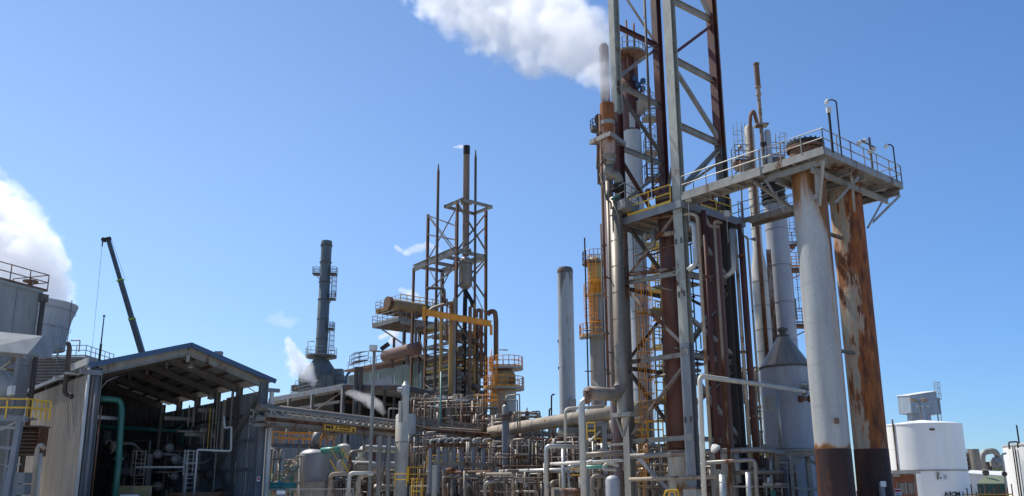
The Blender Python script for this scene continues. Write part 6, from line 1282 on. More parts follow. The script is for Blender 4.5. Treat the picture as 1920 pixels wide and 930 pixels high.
# grey domed vessel
dv = base(590.5, 880, 67); zz = lambda y: zof(dv, y); R_ = 1.22
T = thing('domed_vessel', 'grey domed vessel with a big elbow pipe on top below the clearance sign', 'vessel', tuple(dv))
MB().axis(dv, [(R_, .4), (R_, zz(853)), (R_*.97, zz(850)), (R_*.75, zz(845)), (R_*.4, zz(841.5)), (.3, zz(841))], 32).build('shell', mat('zinc_grey_shell', (.36, .36, .36), base2=(.26, .26, .27), rough=.5, metal=.2, rust=.18, rustc=(.18, .12, .09), streak=.3), T)
MB().axis(dv+Z*zz(905), [(R_*1.03, 0), (R_*1.03, .1)], 32).build('band', rustbrace, T); MB().axis(dv, [(R_*1.1, 0), (R_*1.1, .38)], 24).build('plinth', concrete, T)
MB().axis(dv+Z*zz(841), [(.58, 0), (.58, .08), (.58, .1), (.58, .18)], 18).build('flange', darksteel, T)
MB().tube([dv+Z*zz(840), dv+Z*zz(814), at(628, 813, 70)], .37, 16, bend=2.4, seg=7).build('elbow_pipe', greypipe, T)
MB().box(at(588, 925, 65.2), 1.6, .06, 1.7).build('insulation_frame', galv, T)
pipe([at(602, 845, 66.2), at(640, 842, 66.2)], .22, palegreen, 'green_pipe', 'short pale green pipe leaving the dome of the grey vessel', 'pipe', flanges=((0, .9),), n=12)
pipe([at(637, 841, 66.2), at(651, 838, 66.2), at(652, 860, 66.2)], .31, whitepipe, 'elbow_pipe', 'fat white elbow pipe joined to the pale green pipe', 'pipe', n=14)
pipe([at(645, 846, 66.6), at(646, 862, 66.6)], .18, palegreen, 'green_pipe', 'short upright pale green pipe behind the fat white elbow', 'pipe')
pipe([at(655, 880, 65), at(657, 847, 65), at(682, 845, 65.5), at(684, 816, 65.5)], .12, greypipe, 'bent_pipe', 'thin grey pipe rising in steps right of the fat white elbow', 'pipe')
pipe([at(677, 862, 72), at(678, 840, 72), at(748, 843, 74), at(756, 858, 74)], .28, cream, 'elbow_pipe', 'fat cream arch pipe behind the bridge legs', 'pipe', n=14, bend=2.6, flanges=((0, .15),))
pipe([at(664, 890, 65), at(666, 869, 65), at(692, 870, 65.5), at(694, 900, 65.5)], .1, bronzeclad, 'bent_pipe', 'small bronze pipe hoop before the round ended exchanger', 'pipe')
T = thing('heat_exchanger', 'round ended grey heat exchanger lying right of the domed vessel', 'exchanger', tuple(at(641, 875, 69)))
p, q = at(641, 874, 69), at(762, 875, 75); q.z = p.z; d_ = q-p
MB().axis(p, [(.5, -.04), (.58, 0), (.58, .5), (.46, .55), (.46, d_.length)], 24, d_).build('shell', whitepipe, T); MB().axis(p+d_.normalized()*.5, [(.65, 0), (.65, .07)], 24, d_).build('flange', rustpipe, T)
for k in (.2, .7): c_ = p+d_*k; MB().box(Vector((c_.x, c_.y, c_.z/2-.2)), .4, .7, c_.z-.5).build('saddle', concrete, T)
T = thing('horizontal_vessel', 'white round ended horizontal vessel near the bottom edge behind the bridge legs', 'vessel', tuple(at(710, 917, 69)))
p, q = at(705, 916, 69), at(796, 920, 72); q.z = p.z; d_ = q-p
MB().axis(p, [(.05, -.22), (.2, -.18), (.32, -.06), (.36, .05), (.36, d_.length)], 20, d_).build('shell', whitepipe, T)
tnk = base(760, 830, 66); zz = lambda y: zof(tnk, y)
T = thing('round_tank', 'pale beige upright round tank behind the girder bridge', 'tank', tuple(tnk)); MB().axis(tnk, [(.78, 0), (.78, zz(780)), (.7, zz(777)), (.1, zz(776))], 28).build('shell', cream, T); MB().axis(tnk+Z*zz(830), [(.8, 0), (.8, .06)], 28).build('band', greypipe, T)
MB().tube([at(728, 800, 64), at(729, 766, 64), at(765, 767, 64)], .06, 6).build('railing', galv, T)
# pale cylinders and stairs at far left of the yard
T = thing('white_tanks', 'pair of slim white upright cylinders in a frame beside the shed corner', 'cylinders', tuple(at(524, 885, 60)))
for px in (515, 528): a = at(px, 870, 60); MB().axis(Vector((a.x, a.y, 0)), [(.17, zof(a, 888)), (.17, zof(a, 846)), (.1, zof(a, 843))], 14).build('shell', silver, T); MB().axis(nd(a, 862), [(.2, 0), (.2, .05)], 14).build('band', darksteel, T)
T = thing('yellow_walkway', 'raised walkway with orange yellow railing left of the grey elbow pipe', 'walkway', tuple(at(545, 840, 70)))
p, q = at(510, 835, 70), at(588, 840, 72); q.z = p.z
MB().ibeam(p, q, .3, .35, .03).build('edge_beam', bluegrey, T); MB().box((p+q)/2+Vector((0, 1, 0)), (q-p).length, 1.6, .08, (q-p).normalized(), Z.cross((q-p).normalized())).build('deck_plate', decksteel, T)
MB().rail([p+Z*.1, q+Z*.1], 1.0, .9, .045, toe=False).build('railing', orange, T); MB().rail([p+Z*.1+Vector((0, 2, 0)), q+Z*.1+Vector((0, 2, 0))], 1.0, .9, .045, toe=False).build('railing', orange, T)
for px in (520, 560): a = at(px, 870, 70.6); MB().box(Vector((a.x, a.y, a.z/2+1)), .2, .2, a.z+2).build('post', galv, T)
T = thing('yard_stair', 'short steel stair with pale handrails between shed corner and domed vessel', 'stair', tuple(at(545, 890, 59)))
p, q = at(535, 900, 59), at(556, 872, 59)
for s_ in (0, .7): MB().bar(p+Vector((0, s_, 0)), q+Vector((0, s_, 0)), .06, .2).build('stringer', palegreen if s_ else galv, T); MB().tube([p+Vector((0, s_, .6)), q+Vector((0, s_, .6)), q+Vector((.3, s_, .6)), q+Vector((.35, s_, -1.5))], .05, 6).build('handrail', beigepipe, T)
for k in range(7): c_ = p+(q-p)*(k+.5)/7; MB().box(c_+Vector((0, .35, 0)), .25, .7, .04).build('tread', galv, T)
T = thing('stair', 'yellow railed steep stair behind the domed vessel', 'stair', tuple(at(622, 870, 62)))
p, q = at(632, 885, 62), at(619, 862, 62)
for s_ in (0, .8): MB().bar(p+Vector((s_, 0, 0)), q+Vector((s_, 0, 0)), .06, .1).build('stringer', yellow, T); MB().cyl(p+Vector((s_, 0, .8)), q+Vector((s_, 0, .8)), .04, 5).build('handrail', yellow, T)
MB().rail([at(600, 838, 62), at(606, 824, 62), at(612, 834, 62), at(626, 832, 62), at(626, 842, 62)], .6, .6, .04, toe=False).build('railing', orange, T)
pipe([at(505, 912, 56.5), at(556, 913, 57)], .27, teal, 'teal_pipe', 'fat glossy teal pipe low beside the shed right column', 'pipe', n=14, flanges=((0, .35),))
pipe([at(555, 935, 64), at(557, 870, 64.5), at(550, 866, 65)], .13, beigepipe, 'bent_pipe', 'brownish upright pipe hugging the left side of the domed vessel', 'pipe')
for i, (pts, m_, lb) in enumerate(((((618, 935), (620, 889), (650, 888)), beigepipe, 'rust blotched cream pipe elbow left below the exchanger'), (((653, 935), (655, 887), (700, 888)), whitepipe, 'second cream pipe elbow below the exchanger, nearer the bridge legs'), (((672, 935), (673, 892), (690, 891)), beigepipe, 'third slim cream elbow close behind the bridge legs'))):
    p_ = [at(x, y, 54) for x, y in pts]; pipe(p_, .13, m_, 'elbow_pipe', lb, 'pipe', flanges=((0, .5),), fm=rustpipe)
T = thing('yard_railing', 'low galvanised railing with mesh gate along the bottom edge by the domed vessel', 'railing', tuple(at(580, 930, 52)))
zr_ = at(600, 917, 52).z; MB().rail([Vector((at(505, 930, 52).x, 52, zr_-1.05)), Vector((at(662, 930, 52).x, 52, zr_-1.05))], 1.05, 1.2, .035, toe=False).build('railing', galv, T)
for k in range(24): x_ = at(590, 930, 52).x+k*.1; MB().cyl(Vector((x_, 52, zr_-1.0)), Vector((x_, 52, zr_)), .012, 4).build('bar', galv, T)
q = at(527, 925, 51.8); S = thing('notice_sign', 'blue grey notice board on the low railing beside the shed column', 'sign', tuple(q)); MB().box(q, .6, .04, .4).build('sign_board', bluegrey, S); MB().box(q+Vector((0, -.03, .05)), .5, .02, .2).build('print_panel', signwhite, S)
# yellow access landing
T = thing('access_landing', 'small yellow railed landing with a caged ladder in the middle of the piping', 'landing', tuple(at(785, 905, 58)))
p = at(764, 905, 58); q = at(806, 905, 59); q.z = p.z
MB().box((p+q)/2, (q-p).length, 1.2, .08).build('deck_plate', rustpipe, T); MB().rail([p+Vector((0, .6, 0)), p-Vector((0, .6, 0)), q-Vector((0, .6, 0)), q+Vector((0, .6, 0))], 1.0, .7, .03, toe=False).build('railing', yellow, T)
a = at(783, 930, 57.2); MB().ladder(Vector((a.x, a.y, 0)), p.z+.3, (0, -1, 0), c0=.8, r=.03).build('ladder', yellow, T)
# ------------------------------------------------------------------ manifold
T = thing('pipe_manifold', 'row of blue grey vertical manifold pipes with rusty flanges behind a grey portal frame', 'manifold', tuple(at(870, 930, 54).xy)+(0,))
p, q = at(812, 869, 54), at(931, 873, 58.5); q.z = p.z; MB().ibeam(p, q, .25, .26, .03).build('beam', galv, T)
for c_ in (p+Vector((.1, 0, 0)), q): MB().ibeam(Vector((c_.x, c_.y, 0)), c_-Z*.1, .3, .3, .03).build('column', galv, T)
for k, (px, r_, yt) in enumerate(((806, .14, 840), (822, .12, 838), (835, .2, 838), (850, .19, 838), (865, .18, 838), (887, .15, 838), (906, .14, 839), (919, .1, 840), (842, .06, 845), (875, .06, 850), (896, .07, 848))):
    Y_ = 56.5+k*.35; a = at(px, 880, Y_); b0_ = Vector((a.x, a.y, 0)); t_ = nd(a, yt)
    MB().cyl(b0_, t_, r_, 12).build('pipe', bluegrey if r_ > .1 else beigepipe, T)
    if r_ > .1:
        MB().axis(t_, [(r_*1.7, 0), (r_*1.7, .09), (r_*1.2, .1), (r_*1.2, .14), (r_*1.7, .15), (r_*1.7, .24)], 12).build('flange', rustpipe, T)
        MB().axis(nd(a, 926), [(r_*1.7, -.2), (r_*1.7, 0)], 12).build('flange', darkpipe, T)
        MB().tube([t_+Z*.2, t_+Z*.5, t_+Vector((.5, .5, .6))], .06, 6).build('branch', whitepipe, T)
# ------------------------------------------------------------------ hand placed pipe runs in the right half
def run(lbl, pts, Y, r, m, band=0, fl=(), n=10, nm='pipe_run'):
    P_ = [at(p[0], p[1], p[2] if len(p) > 2 else Y) for p in pts]
    return pipe(P_, r*.82, m, nm, lbl, 'pipe', band=band, flanges=fl, n=n)
run('silver lagged pipe with a square top corner left of the shiny elbow pipe', ((1024, 935), (1024, 836), (1092, 838)), 50, .16, silver, 1.0)
run('silver lagged upright pipe just right of the square cornered one', ((1056, 935), (1056, 842)), 51, .15, silver, 1.0)
run('grey lagged level pipe crossing behind the silver uprights', ((935, 885, 60), (1092, 881, 54)), 56, .2, silver, 2.0)
run('narrow pale level pipe above the grey lagged one', ((1033, 870, 53), (1092, 866, 51)), 52, .12, whitepipe)
run('short silver drop pipe between the two silver uprights', ((1066, 882), (1067, 874), (1092, 873)), 51, .12, silver)
run('silver drop with swan neck foot between the silver uprights', ((1066, 880), (1067, 912), (1074, 918)), 51, .1, silver)
run('brown level pipe with a pale end just left of the tower foot', ((1099, 853, 45), (1168, 849, 45)), 45, .17, bronzeclad)
run('slim pale pipe with a ring flange left of the tower foot', ((1040, 870, 48), (1168, 863, 45)), 46, .1, whitepipe, fl=((0, .55),))
run('cream looped pipe behind the tower foot', ((1160, 873), (1137, 868), (1129, 880), (1155, 881)), 46, .1, cream)
run('brown hoop pipe left of the capsule shaped pot', ((1108, 935), (1110, 893), (1142, 892)), 46, .13, bronzeclad)
run('green grey drop pipe by the tower foot', ((1094, 876), (1140, 875)), 47, .12, palegreen)
run('grey pipe passing behind the pale front column near its foot', ((1182, 856, 45.5), (1290, 850, 44.5), (1325, 847, 44), (1420, 843, 44), (1470, 850, 44)), 45, .17, greypipe)
run('second grey pipe dropping at a corner right of the tower foot', ((1325, 868), (1410, 862), (1416, 868), (1419, 935)), 42.5, .12, greypipe)
run('beige pipe crossing low behind the pale front column', ((1180, 899, 46), (1345, 894, 43)), 44, .13, beigepipe)
run('silver pipe hanging behind the dark right column foot', ((1380, 850), (1386, 906)), 45, .19, silver, .6)
run('fat silver stub at the bottom edge below the right column', ((1403, 935), (1402, 886)), 41.5, .15, silver, .6)
run('brown level pipe low between the tower and the cone vessel', ((1378, 887, 44), (1402, 885, 43), (1468, 886, 43)), 43, .13, bronzeclad)
run('grey pipe rising before the cone vessel foot', ((1444, 935), (1444, 850)), 43.5, .09, greypipe)
run('fat dull pipe with a rounded top before the cone vessel foot', ((1456, 900), (1455, 848), (1440, 838), (1428, 838)), 44.5, .18, bronzeclad)
run('green valve pipe low before the cone vessel', ((1450, 935), (1450, 920)), 43, .14, green)
run('thin level pipe under the cone vessel pipes', ((1375, 912, 43), (1480, 913, 43)), 43, .06, galv)
run('level steel duct low under the cone vessel pipes', ((1430, 908, 42.5), (1478, 909, 42.5)), 43, .1, galv)
run('white short pipe hanging at the cone vessel foot', ((1441, 906), (1441, 895)), 43, .1, whitepipe)
run('beige capped pipe end left of the tower at deck of the drum', ((1060, 830), (1060, 770), (1066, 766), (1132, 762)), 52, .12, cream)
run('brown pipe arch in the middle of the piping left of the silver corner', ((907, 935), (910, 905), (940, 901)), 55, .17, greypipe)
run('dark brown pipe pair base near the bottom middle', ((960, 935), (961, 893), (1020, 892)), 58, .16, bronzeclad)
T = thing('capsule_pot', 'grey round topped capsule pot at the foot of the tower left column', 'vessel', tuple(base(1149, 915, 44)))
a = base(1149, 915, 44); MB().axis(a, [(.36, 0), (.36, zof(a, 900)), (.3, zof(a, 895)), (.15, zof(a, 892)), (.05, zof(a, 891))], 22).build('shell', MATS['zinc_grey_shell'], T)
T = thing('motor_barrel', 'rusty orange ribbed barrel low in front of the silver uprights', 'barrel', tuple(at(1065, 925, 47)))
MB().axis(at(1047, 926, 47), [(.3, 0), (.3, 1.3)], 18, Vector((1, .2, 0))).build('shell', rustbrace, T)
for k in range(7): MB().axis(at(1036, 926, 47)+Vector((k*.05, 0, 0)), [(.34, 0), (.34, .02)], 18, Vector((1, .2, 0))).build('fin', greypipe, T)
T = thing('portal_support', 'small blue grey portal frame with white brace left of the tower column', 'frame', tuple(at(1115, 850, 49).xy)+(0,))
p, q = at(1098, 797, 50), at(1133, 798, 49); q.z = p.z
MB().ibeam(p, q, .25, .25, .03).build('beam', bluegrey, T)
for c_ in (p, q): MB().ibeam(Vector((c_.x, c_.y, 0)), c_, .25, .25, .03).build('column', bluegrey, T)
MB().cyl(at(1105, 828, 49.5), at(1126, 808, 49.5), .06, 6).build('brace', whitepipe, T); MB().cyl(at(1120, 848, 49.5), at(1129, 841, 49.5), .06, 6).build('brace', whitepipe, T)
def yrail(lbl, pts, Y, h=1.0, m=yellow, r=.04):
    P_ = [at(x, y, Y) for x, y in pts]
    for v in P_: v.z = P_[0].z
    T = thing('yellow_railing', lbl, 'railing', tuple(P_[0])); MB().rail(P_, h, .8, r, toe=False).build('railing', m, T); return T
yrail('yellow railing piece left of the tower column foot', ((1101, 826), (1116, 826)), 49)
yrail('yellow hooped railing seen between the tower left and front columns', ((1188, 824), (1244, 824)), 50)
yrail('second yellow railing further behind the tower front column', ((1150, 818), (1205, 820)), 53)
T = thing('hoop_handrail', 'yellow hoop handrail poking up at the tower foot', 'handrail', tuple(at(1258, 930, 41.5)))
for dx in (0, 9): MB().tube([at(1243+dx, 940, 41.5), at(1248+dx, 920, 41.5), at(1262+dx, 918, 41.5), at(1270+dx*.4, 940, 41.5)], .04, 6).build('hoop', yellow, T)
MB().cyl(at(1246, 922, 41.5), at(1268, 921, 41.5), .03, 6).build('rail', yellow, T)
T = thing('yellow_ladder', 'rusty yellow ladder inside the tower foot', 'ladder', tuple(base(1198, 900, 48))); MB().ladder(base(1198, 900, 48), 4.5, (0, -1, 0), c0=2, r=.035).build('ladder', orange, T)
T = thing('pipe_support', 'galvanised portal frame with braces at the foot of the cone topped vessel', 'frame', tuple(base(1500, 900, 46)))
p, q = at(1474, 851, 46), at(1545, 858, 45); q.z = p.z
MB().ibeam(p, q, .3, .32, .03).build('beam', galv, T); MB().ibeam(p+Vector((0, 2, 0)), q+Vector((0, 2, 0)), .3, .32, .03).build('beam', galv, T)
for px in (1483, 1516, 1534): a = at(px, 880, 45.8); MB().ibeam(Vector((a.x, a.y, 0)), Vector((a.x, a.y, p.z-.1)), .18, .18, .02).build('column', galv, T)
MB().bar(at(1502, 858, 45.9), at(1484, 874, 45.9), .12, .12).build('brace', galv, T); MB().bar(at(1510, 858, 45.9), at(1540, 876, 45.9), .12, .12).build('brace', galv, T)
MB().box(Vector((at(1530, 915, 44).x, 44, .45)), 1.0, 1.0, .95).build('footing', concrete, T); MB().bar(at(1488, 915, 45), at(1540, 918, 45), .12, .12).build('rail', galv, T)
# ------------------------------------------------------------------ dense piping units, each a unit of columns, beams, headers, drops and valves
pm = [greypipe, bronzeclad, beigepipe, rustpipe, darkpipe, galv, greypipe, rustbrace, bluegrey, bronzeclad, darkpipe, silver, legdark]
def unit(lbl, pxa, pxb, yt, Ya, Yb, nv, nh, seed, green_=0, wts=None, ylim=935):
    R_ = random.Random(seed); o_ = at((pxa+pxb)/2, 930, (Ya+Yb)/2); T = thing('piping_unit', lbl, 'piping', (o_.x, o_.y, 0)); ms = wts or pm
    if R_.random() < 2 and Ya < 72:
        for q_ in range(2):
            x_ = R_.uniform(pxa, pxb-30); P_ = [at(x_, R_.uniform(yt+20, 915), Yb-1)]; P_.append(P_[0]+BV*R_.uniform(1.2, 2.4)); MB().rail(P_, .9, .7, .03, toe=False).build('yellow_railing', yellow, T)
    nh, nv = int(nh*2.0), int(nv*2.0)
    for i in range(nh):                     # headers, along either yard direction
        py = R_.uniform(yt, ylim-12); Y0 = R_.uniform(Ya, Yb); x0 = R_.uniform(pxa, pxb-25); p = at(x0, py, Y0); D_ = BV if R_.random() < .7 else -AV*.6+BV*.3; D_ = D_.normalized()
        L_ = rpx(p, R_.uniform(25, (pxb-pxa)*.8)); q = p+D_*L_*1.3
        if proj(q)[0] > pxb+12: q = p+D_*L_*.5
        pts = [p, q]
        if R_.random() < .5: pts = [p-Z*R_.uniform(.4, 2)]+pts
        if R_.random() < .5: pts = pts+[q-Z*R_.uniform(.4, 2)]
        r_ = R_.choice([.03, .04, .05, .05, .06, .07, .09, .13]); m_ = R_.choice(ms); MB().tube(pts, r_, 8).build('pipe', m_, T)
        if r_ > .05:
            for k in range(R_.randint(0, 2)): c_ = p+(q-p)*R_.uniform(.1, .9); MB().flange(c_, q-p, r_*1.7, .05, 10).build('flange', R_.choice([rustpipe, darkpipe, greypipe]), T)
    for i in range(nv):
        px = R_.uniform(pxa, pxb); y0 = R_.uniform(yt, ylim-30) if i % 3 else yt+R_.uniform(-4, 6); Y0 = R_.uniform(Ya, Yb); a = at(px, 900, Y0); r_ = R_.choice([.03, .04, .05, .06, .08, .1, .13])
        b_ = max(.1, zof(a, min(ylim, y0+R_.uniform(25, 100)))) if R_.random() < .7 else .1
        t_ = nd(a, y0); pts = [Vector((a.x, a.y, b_)), t_]
        if R_.random() < .4: pts.append(t_+(BV if R_.random() < .6 else -AV)*R_.uniform(.3, 1.4))
        MB().tube(pts, r_, 8).build('pipe', R_.choice(ms), T)
        if R_.random() < .5:
            c_ = Vector((a.x, a.y, b_+(t_.z-b_)*R_.uniform(.2, .8))); s_ = max(.08, r_*1.8)
            if R_.random() < .5: MB().axis(c_, [(r_, -s_), (s_, -s_*.7), (s_, -s_*.4), (r_, 0), (s_, s_*.4), (s_, s_*.7), (r_, s_)], 10).build('valve', R_.choice([darkpipe, rustpipe, greypipe]), T); MB().cyl(c_, c_-Vector((0, .35, 0)), .02, 5).build('stem', darkpipe, T); MB().axis(c_-Vector((0, .35, 0)), [(.14, 0), (.14, .02)], 10, Vector((0, 1, 0))).build('hand_wheel', R_.choice([darkpipe, rustpipe, galv]), T)
            else: MB().flange(c_, Z, s_, .04, 10).build('flange', rustpipe, T)
    k = pxa+6
    while k < pxb:
        a = at(k, 900, R_.uniform((Ya+Yb)/2, Yb)); t_ = nd(a, yt+R_.uniform(0, 14)); MB().ibeam(Vector((a.x, a.y, 0)), t_, .22, .22, .02).build('column', R_.choice([galv, legdark, bluegrey]), T)
        MB().ibeam(t_, t_+BV*rpx(a, 40), .18, .22, .02).build('beam', galv, T); k += R_.uniform(22, 40)
    return T
unit('pipe cluster between the domed vessel and the bridge legs', 612, 700, 888, 66, 70, 26, 20, 11)
unit('green and beige pipe cluster by the shed corner', 508, 556, 862, 66, 74, 12, 14, 12, wts=[palegreen, teal, greypipe, beigepipe, bronzeclad])
unit('tangle of small pipes around the bridge legs', 700, 775, 882, 68, 78, 26, 22, 13)
unit('high cluster of grey pipes behind the yellow railed landing', 765, 830, 812, 60, 70, 30, 22, 14)
unit('dense pipes and valves behind the blue grey manifold', 800, 935, 826, 61, 72, 44, 30, 15)
unit('dark brown pipe jungle right of the manifold', 925, 1030, 826, 60, 74, 40, 30, 16, wts=[rustpipe, darkpipe, bronzeclad, greypipe, legdark, beigepipe])
unit('low front pipes below the manifold frame', 830, 1020, 885, 54, 60, 30, 18, 17)
unit('pipework behind the silver upright pipes', 1020, 1100, 822, 54, 66, 34, 26, 18)
unit('pipework framed between fat downcomer and tower left column', 1095, 1185, 830, 50, 62, 30, 26, 19)
unit('pipework seen through the open tower foot', 1185, 1300, 834, 50, 62, 36, 28, 20)
unit('pipework between tower right column and cone vessel foot', 1300, 1430, 846, 47, 60, 38, 30, 21)
unit('low pipes before the cone vessel foot', 1405, 1480, 860, 44, 48, 18, 14, 22)
unit('small bore pipes on the ground behind the tall pale chimney line', 955, 1060, 795, 76, 84, 16, 14, 23, wts=[rustpipe, darkpipe, beigepipe, greypipe])
unit('pipes before the furnace hall under the flare frame', 770, 905, 742, 80, 88, 42, 30, 24, wts=[darkpipe, greypipe, bronzeclad, beigepipe, rustpipe], ylim=815)
unit('pipes at the foot of the orange railed vessel', 880, 1000, 775, 74, 84, 22, 22, 25, wts=[darkpipe, beigepipe, bronzeclad, rustpipe], ylim=830)
unit('background steelwork seen past the right column of the tower', 1395, 1432, 690, 62, 72, 14, 10, 26, wts=[darkpipe, legdark, greypipe])
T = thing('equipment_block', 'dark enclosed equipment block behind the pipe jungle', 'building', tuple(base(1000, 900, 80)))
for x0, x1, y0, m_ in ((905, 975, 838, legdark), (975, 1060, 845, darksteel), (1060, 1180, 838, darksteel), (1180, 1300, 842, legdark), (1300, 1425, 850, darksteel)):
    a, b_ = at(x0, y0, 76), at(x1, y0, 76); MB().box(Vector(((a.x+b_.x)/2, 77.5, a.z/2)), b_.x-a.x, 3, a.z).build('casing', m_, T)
for px in (948, 964, 980): a = at(px, 868, 70); MB().box(at(px, 850, 71), .8, .4, 1.2).build('orange_panel', orange if px < 960 else rustbrace, T)
a = at(796, 800, 78)
pipe([Vector((at(827, 800, 70).x, 70, 0)), at(827, 697, 70)], .07, green, 'green_pole', 'thin green pole before the flare frame', 'pole', n=8)
streetlamp(855, 750, 780, 76, 'slanted white tube lamp right of the thin green pole', arm=.6, head=(.9, .2, .16)); streetlamp(815, 746, 775, 76, 'white tube lamp left of the thin green pole', arm=.6, head=(.9, .2, .16)); streetlamp(808, 762, 790, 76, 'small bent lamp low before the flare frame', arm=.5, head=(.5, .2, .12))
for i, px in enumerate((822, 842)):
    a = base(px, 775, 82); T = thing('small_drum', ('left' if i == 0 else 'right')+' one of two upright beige drums before the flare frame foot', 'drum', tuple(a)); MB().axis(a, [(.5, 3), (.5, zof(a, 764)), (.3, zof(a, 760)), (.1, zof(a, 758))], 18).build('shell', bronzeclad, T); MB().cyl(a, a+Z*3, .2, 8).build('leg', darksteel, T)

for lb, pts, Y in (('yellow railing run behind the blue grey manifold pipes', ((800, 876), (862, 878)), 60), ('yellow railing run low behind the pipe rack columns', ((905, 862), (935, 863)), 66), ('yellow railing glimpsed under the fat beige pipe', ((1100, 846), (1128, 846)), 56), ('yellow railing glimpsed between silver uprights', ((1066, 905), (1090, 905)), 52), ('small yellow rail low at the bridge legs', ((740, 912), (762, 912)), 57)): yrail(lb, pts, Y, .8)

for i, (pxa, pxb, y_, Y_, r_, m_) in enumerate(((815, 1090, 858, 60, .07, beigepipe), (800, 1060, 884, 59, .06, bronzeclad), (860, 1090, 896, 58, .08, beigepipe), (835, 1020, 908, 57, .06, rustbrace), (930, 1092, 852, 60, .07, greypipe), (780, 940, 850, 63, .05, beigepipe), (945, 1092, 874, 57, .05, rustpipe), (1100, 1290, 871, 49, .06, beigepipe), (1195, 1400, 886, 49, .06, bronzeclad), (1190, 1300, 912, 48, .07, beigepipe))):
    p = at(pxa, y_, Y_); q = hz(pxb, y_+(905-y_)*.03, p.z) if p.z > 1.75 else at(pxb, y_, Y_); q = at(pxb, y_-1, Y_) if abs(q.y-Y_) > 14 else q
    MB().tube([p-Z*.5, p, q, q-Z*.6], r_, 8).build('pipe', m_, RK)
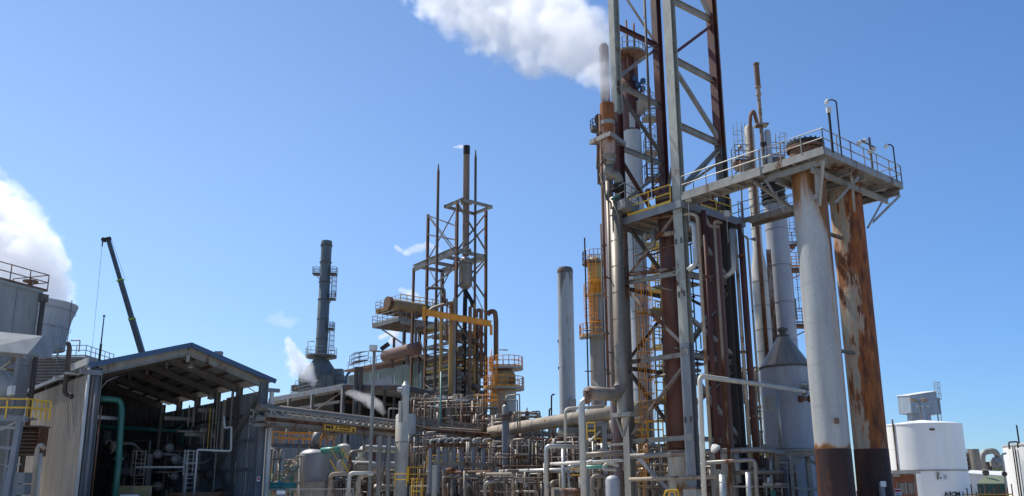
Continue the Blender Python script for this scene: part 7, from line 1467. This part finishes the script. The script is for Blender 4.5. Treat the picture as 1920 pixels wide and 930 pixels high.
# ================================================================== steam: real fog volumes grown round a path of puffs
def steam(name, lbl, path, dens, seed, res=90, ns=.35, thr=.5, squash=1., col_=(1, 1, 1), sharp=3.):
    # path: (px, py, radius_px, Y)
    pts = []; rad = []
    for (a, b_) in zip(path, path[1:]):
        n = 6
        for k in range(n):
            t = k/n; p = at(a[0]+(b_[0]-a[0])*t, a[1]+(b_[1]-a[1])*t, a[3]+(b_[3]-a[3])*t); pts.append(p); rad.append(rpx(p, a[2]+(b_[2]-a[2])*t))
    p = at(path[-1][0], path[-1][1], path[-1][3]); pts.append(p); rad.append(rpx(p, path[-1][2]))
    o_ = sum(pts, Vector())/len(pts); me = bpy.data.meshes.new(name); me.from_pydata([p-o_ for p in pts], [], []); at_ = me.attributes.new('rad', 'FLOAT', 'POINT'); at_.data.foreach_set('value', rad)
    ob = bpy.data.objects.new(name, me); col.objects.link(ob); ob.location = o_; ob['label'] = lbl; ob['category'] = 'steam'; ob['kind'] = 'stuff'
    mn = Vector([min(p[i]-r*1.5 for p, r in zip(pts, rad)) for i in range(3)])-o_; mx = Vector([max(p[i]+r*1.5 for p, r in zip(pts, rad)) for i in range(3)])-o_
    ng = bpy.data.node_groups.new(name, 'GeometryNodeTree'); ng.interface.new_socket('Geometry', in_out='INPUT', socket_type='NodeSocketGeometry'); ng.interface.new_socket('Geometry', in_out='OUTPUT', socket_type='NodeSocketGeometry')
    N, K = ng.nodes, ng.links; gi, go = N.new('NodeGroupInput'), N.new('NodeGroupOutput')
    pos = N.new('GeometryNodeInputPosition'); nn = N.new('ShaderNodeTexNoise'); nn.inputs['Scale'].default_value = ns*1.0; nn.inputs['Detail'].default_value = 8; nn.inputs['Roughness'].default_value = .62
    mpv = N.new('ShaderNodeVectorMath'); mpv.operation = 'ADD'; mpv.inputs[1].default_value = (seed*7.3, seed*3.1, seed*1.7); K.new(pos.outputs[0], mpv.inputs[0]); K.new(mpv.outputs[0], nn.inputs['Vector'])
    sn = N.new('GeometryNodeSampleNearest'); sn.domain = 'POINT'; K.new(gi.outputs[0], sn.inputs['Geometry'])
    wv_ = N.new('ShaderNodeVectorMath'); wv_.operation = 'MULTIPLY_ADD'; cc = nn.outputs['Color']; sb = N.new('ShaderNodeVectorMath'); sb.operation = 'SUBTRACT'; sb.inputs[1].default_value = (.5, .5, .5); K.new(cc, sb.inputs[0])
    K.new(sb.outputs[0], wv_.inputs[0]); mr_ = sum(rad)/len(rad); wv_.inputs[1].default_value = (mr_*1.5,)*3; K.new(pos.outputs[0], wv_.inputs[2])
    K.new(wv_.outputs[0], sn.inputs['Sample Position'])
    s1_ = N.new('GeometryNodeSampleIndex'); s1_.data_type = 'FLOAT_VECTOR'; K.new(gi.outputs[0], s1_.inputs['Geometry']); p2_ = N.new('GeometryNodeInputPosition'); K.new(p2_.outputs[0], s1_.inputs['Value']); K.new(sn.outputs[0], s1_.inputs['Index'])
    na = N.new('GeometryNodeInputNamedAttribute'); na.data_type = 'FLOAT'; na.inputs['Name'].default_value = 'rad'; s2_ = N.new('GeometryNodeSampleIndex'); s2_.data_type = 'FLOAT'; K.new(gi.outputs[0], s2_.inputs['Geometry']); K.new(na.outputs['Attribute'], s2_.inputs['Value']); K.new(sn.outputs[0], s2_.inputs['Index'])
    ds = N.new('ShaderNodeVectorMath'); ds.operation = 'DISTANCE'; K.new(wv_.outputs[0], ds.inputs[0]); K.new(s1_.outputs[0], ds.inputs[1])
    def M(op, a, b_): m = N.new('ShaderNodeMath'); m.operation = op; [K.new(v, m.inputs[i]) if hasattr(v, 'is_output') else setattr(m.inputs[i], 'default_value', v) for i, v in enumerate((a, b_))]; return m.outputs[0]
    fall = M('SUBTRACT', 1, M('DIVIDE', ds.outputs['Value'], s2_.outputs[0]))
    v = M('MULTIPLY', M('ADD', fall, M('MULTIPLY', M('SUBTRACT', nn.outputs[0], thr), 2.2)), sharp); v = M('MAXIMUM', M('MINIMUM', v, 1), 0)
    vc_ = N.new('GeometryNodeVolumeCube'); K.new(v, vc_.inputs['Density']); vc_.inputs['Min'].default_value = mn; vc_.inputs['Max'].default_value = mx
    dd_ = mx-mn; mxd = max(dd_)
    for nm, c_ in zip(('Resolution X', 'Resolution Y', 'Resolution Z'), dd_): vc_.inputs[nm].default_value = max(12, int(res*c_/mxd))
    sm = N.new('GeometryNodeSetMaterial'); K.new(vc_.outputs[0], sm.inputs[0]); K.new(sm.outputs[0], go.inputs[0])
    m = bpy.data.materials.new(name); m.use_nodes = True; t = m.node_tree; t.nodes.clear(); out = t.nodes.new('ShaderNodeOutputMaterial'); pv_ = t.nodes.new('ShaderNodeVolumePrincipled')
    pv_.inputs['Color'].default_value = (*col_, 1); pv_.inputs['Density'].default_value = dens; pv_.inputs['Anisotropy'].default_value = .35; pv_.inputs['Density Attribute'].default_value = 'density'; t.links.new(pv_.outputs[0], out.inputs['Volume'])
    sm.inputs['Material'].default_value = m; me.materials.append(m); md = ob.modifiers.new('steam', 'NODES'); md.node_group = ng
    return ob
steam('steam_plume', 'big white steam plume streaming up and left from the rusty vent stack', [(1139, 188, 9, 46.5), (1132, 150, 26, 47), (1112, 110, 46, 49), (1075, 68, 74, 52), (1005, 40, 88, 56), (930, 5, 88, 60), (865, -35, 80, 64), (800, -80, 70, 68)], .3, 1, 256, .5, sharp=9.)
steam('steam_plume', 'bright steam bank rising behind the panel building at the left edge', [(50, 590, 55, 92), (50, 545, 80, 93), (22, 490, 90, 95), (-20, 430, 85, 98), (-80, 370, 80, 100)], .28, 2, 190, .32, sharp=9.)
steam('steam_puff', 'small curling white puff left of the slate blue chimney', [(588, 714, 8, 116), (576, 700, 17, 116), (560, 686, 20, 117), (549, 660, 13, 118), (540, 638, 7, 119)], .6, 3, 130, .9, thr=.46, sharp=2.2)
steam('steam_puff', 'grey white puff in front of the dark furnace hall opening', [(718, 772, 7, 84), (708, 760, 12, 84), (690, 750, 14, 84), (668, 742, 11, 84), (652, 736, 6, 84)], .5, 4, 130, 1.1, thr=.46, sharp=2.2)
steam('steam_wisp', 'thin wisp drifting left of the upper flare frame', [(826, 470, 5, 100), (800, 461, 9, 101), (775, 468, 10, 101), (757, 476, 7, 102), (742, 462, 4, 103)], .55, 5, 80, .7, thr=.55)
steam('steam_wisp', 'tiny wisp blowing from the flare stack tip', [(872, 275, 3, 96.5), (864, 275, 4, 97), (852, 276, 2.5, 97)], 1.2, 6, 50, 1.0)
steam('steam_wisp', 'faint wisp below the upper deck of the flare frame', [(790, 560, 5, 108), (770, 553, 10, 108), (752, 545, 6, 108)], .7, 7, 60, .6)
steam('steam_wisp', 'white wisp beneath the cantilevered deck left of the flare frame', [(752, 650, 4, 112), (735, 640, 10, 112), (742, 620, 9, 112), (715, 632, 6, 112)], .9, 8, 60, .6)
steam('steam_wisp', 'very faint wisp above the small puff by the slate blue chimney', [(560, 600, 6, 125), (540, 605, 14, 125), (512, 600, 12, 125), (525, 590, 10, 125)], .10, 9, 60, .5)
steam('steam_wisp', 'faint smoky wisp beside the stained orange laddered column', [(1126, 738, 5, 68), (1120, 727, 7, 68), (1114, 716, 5, 68)], .5, 10, 50, 1.0)
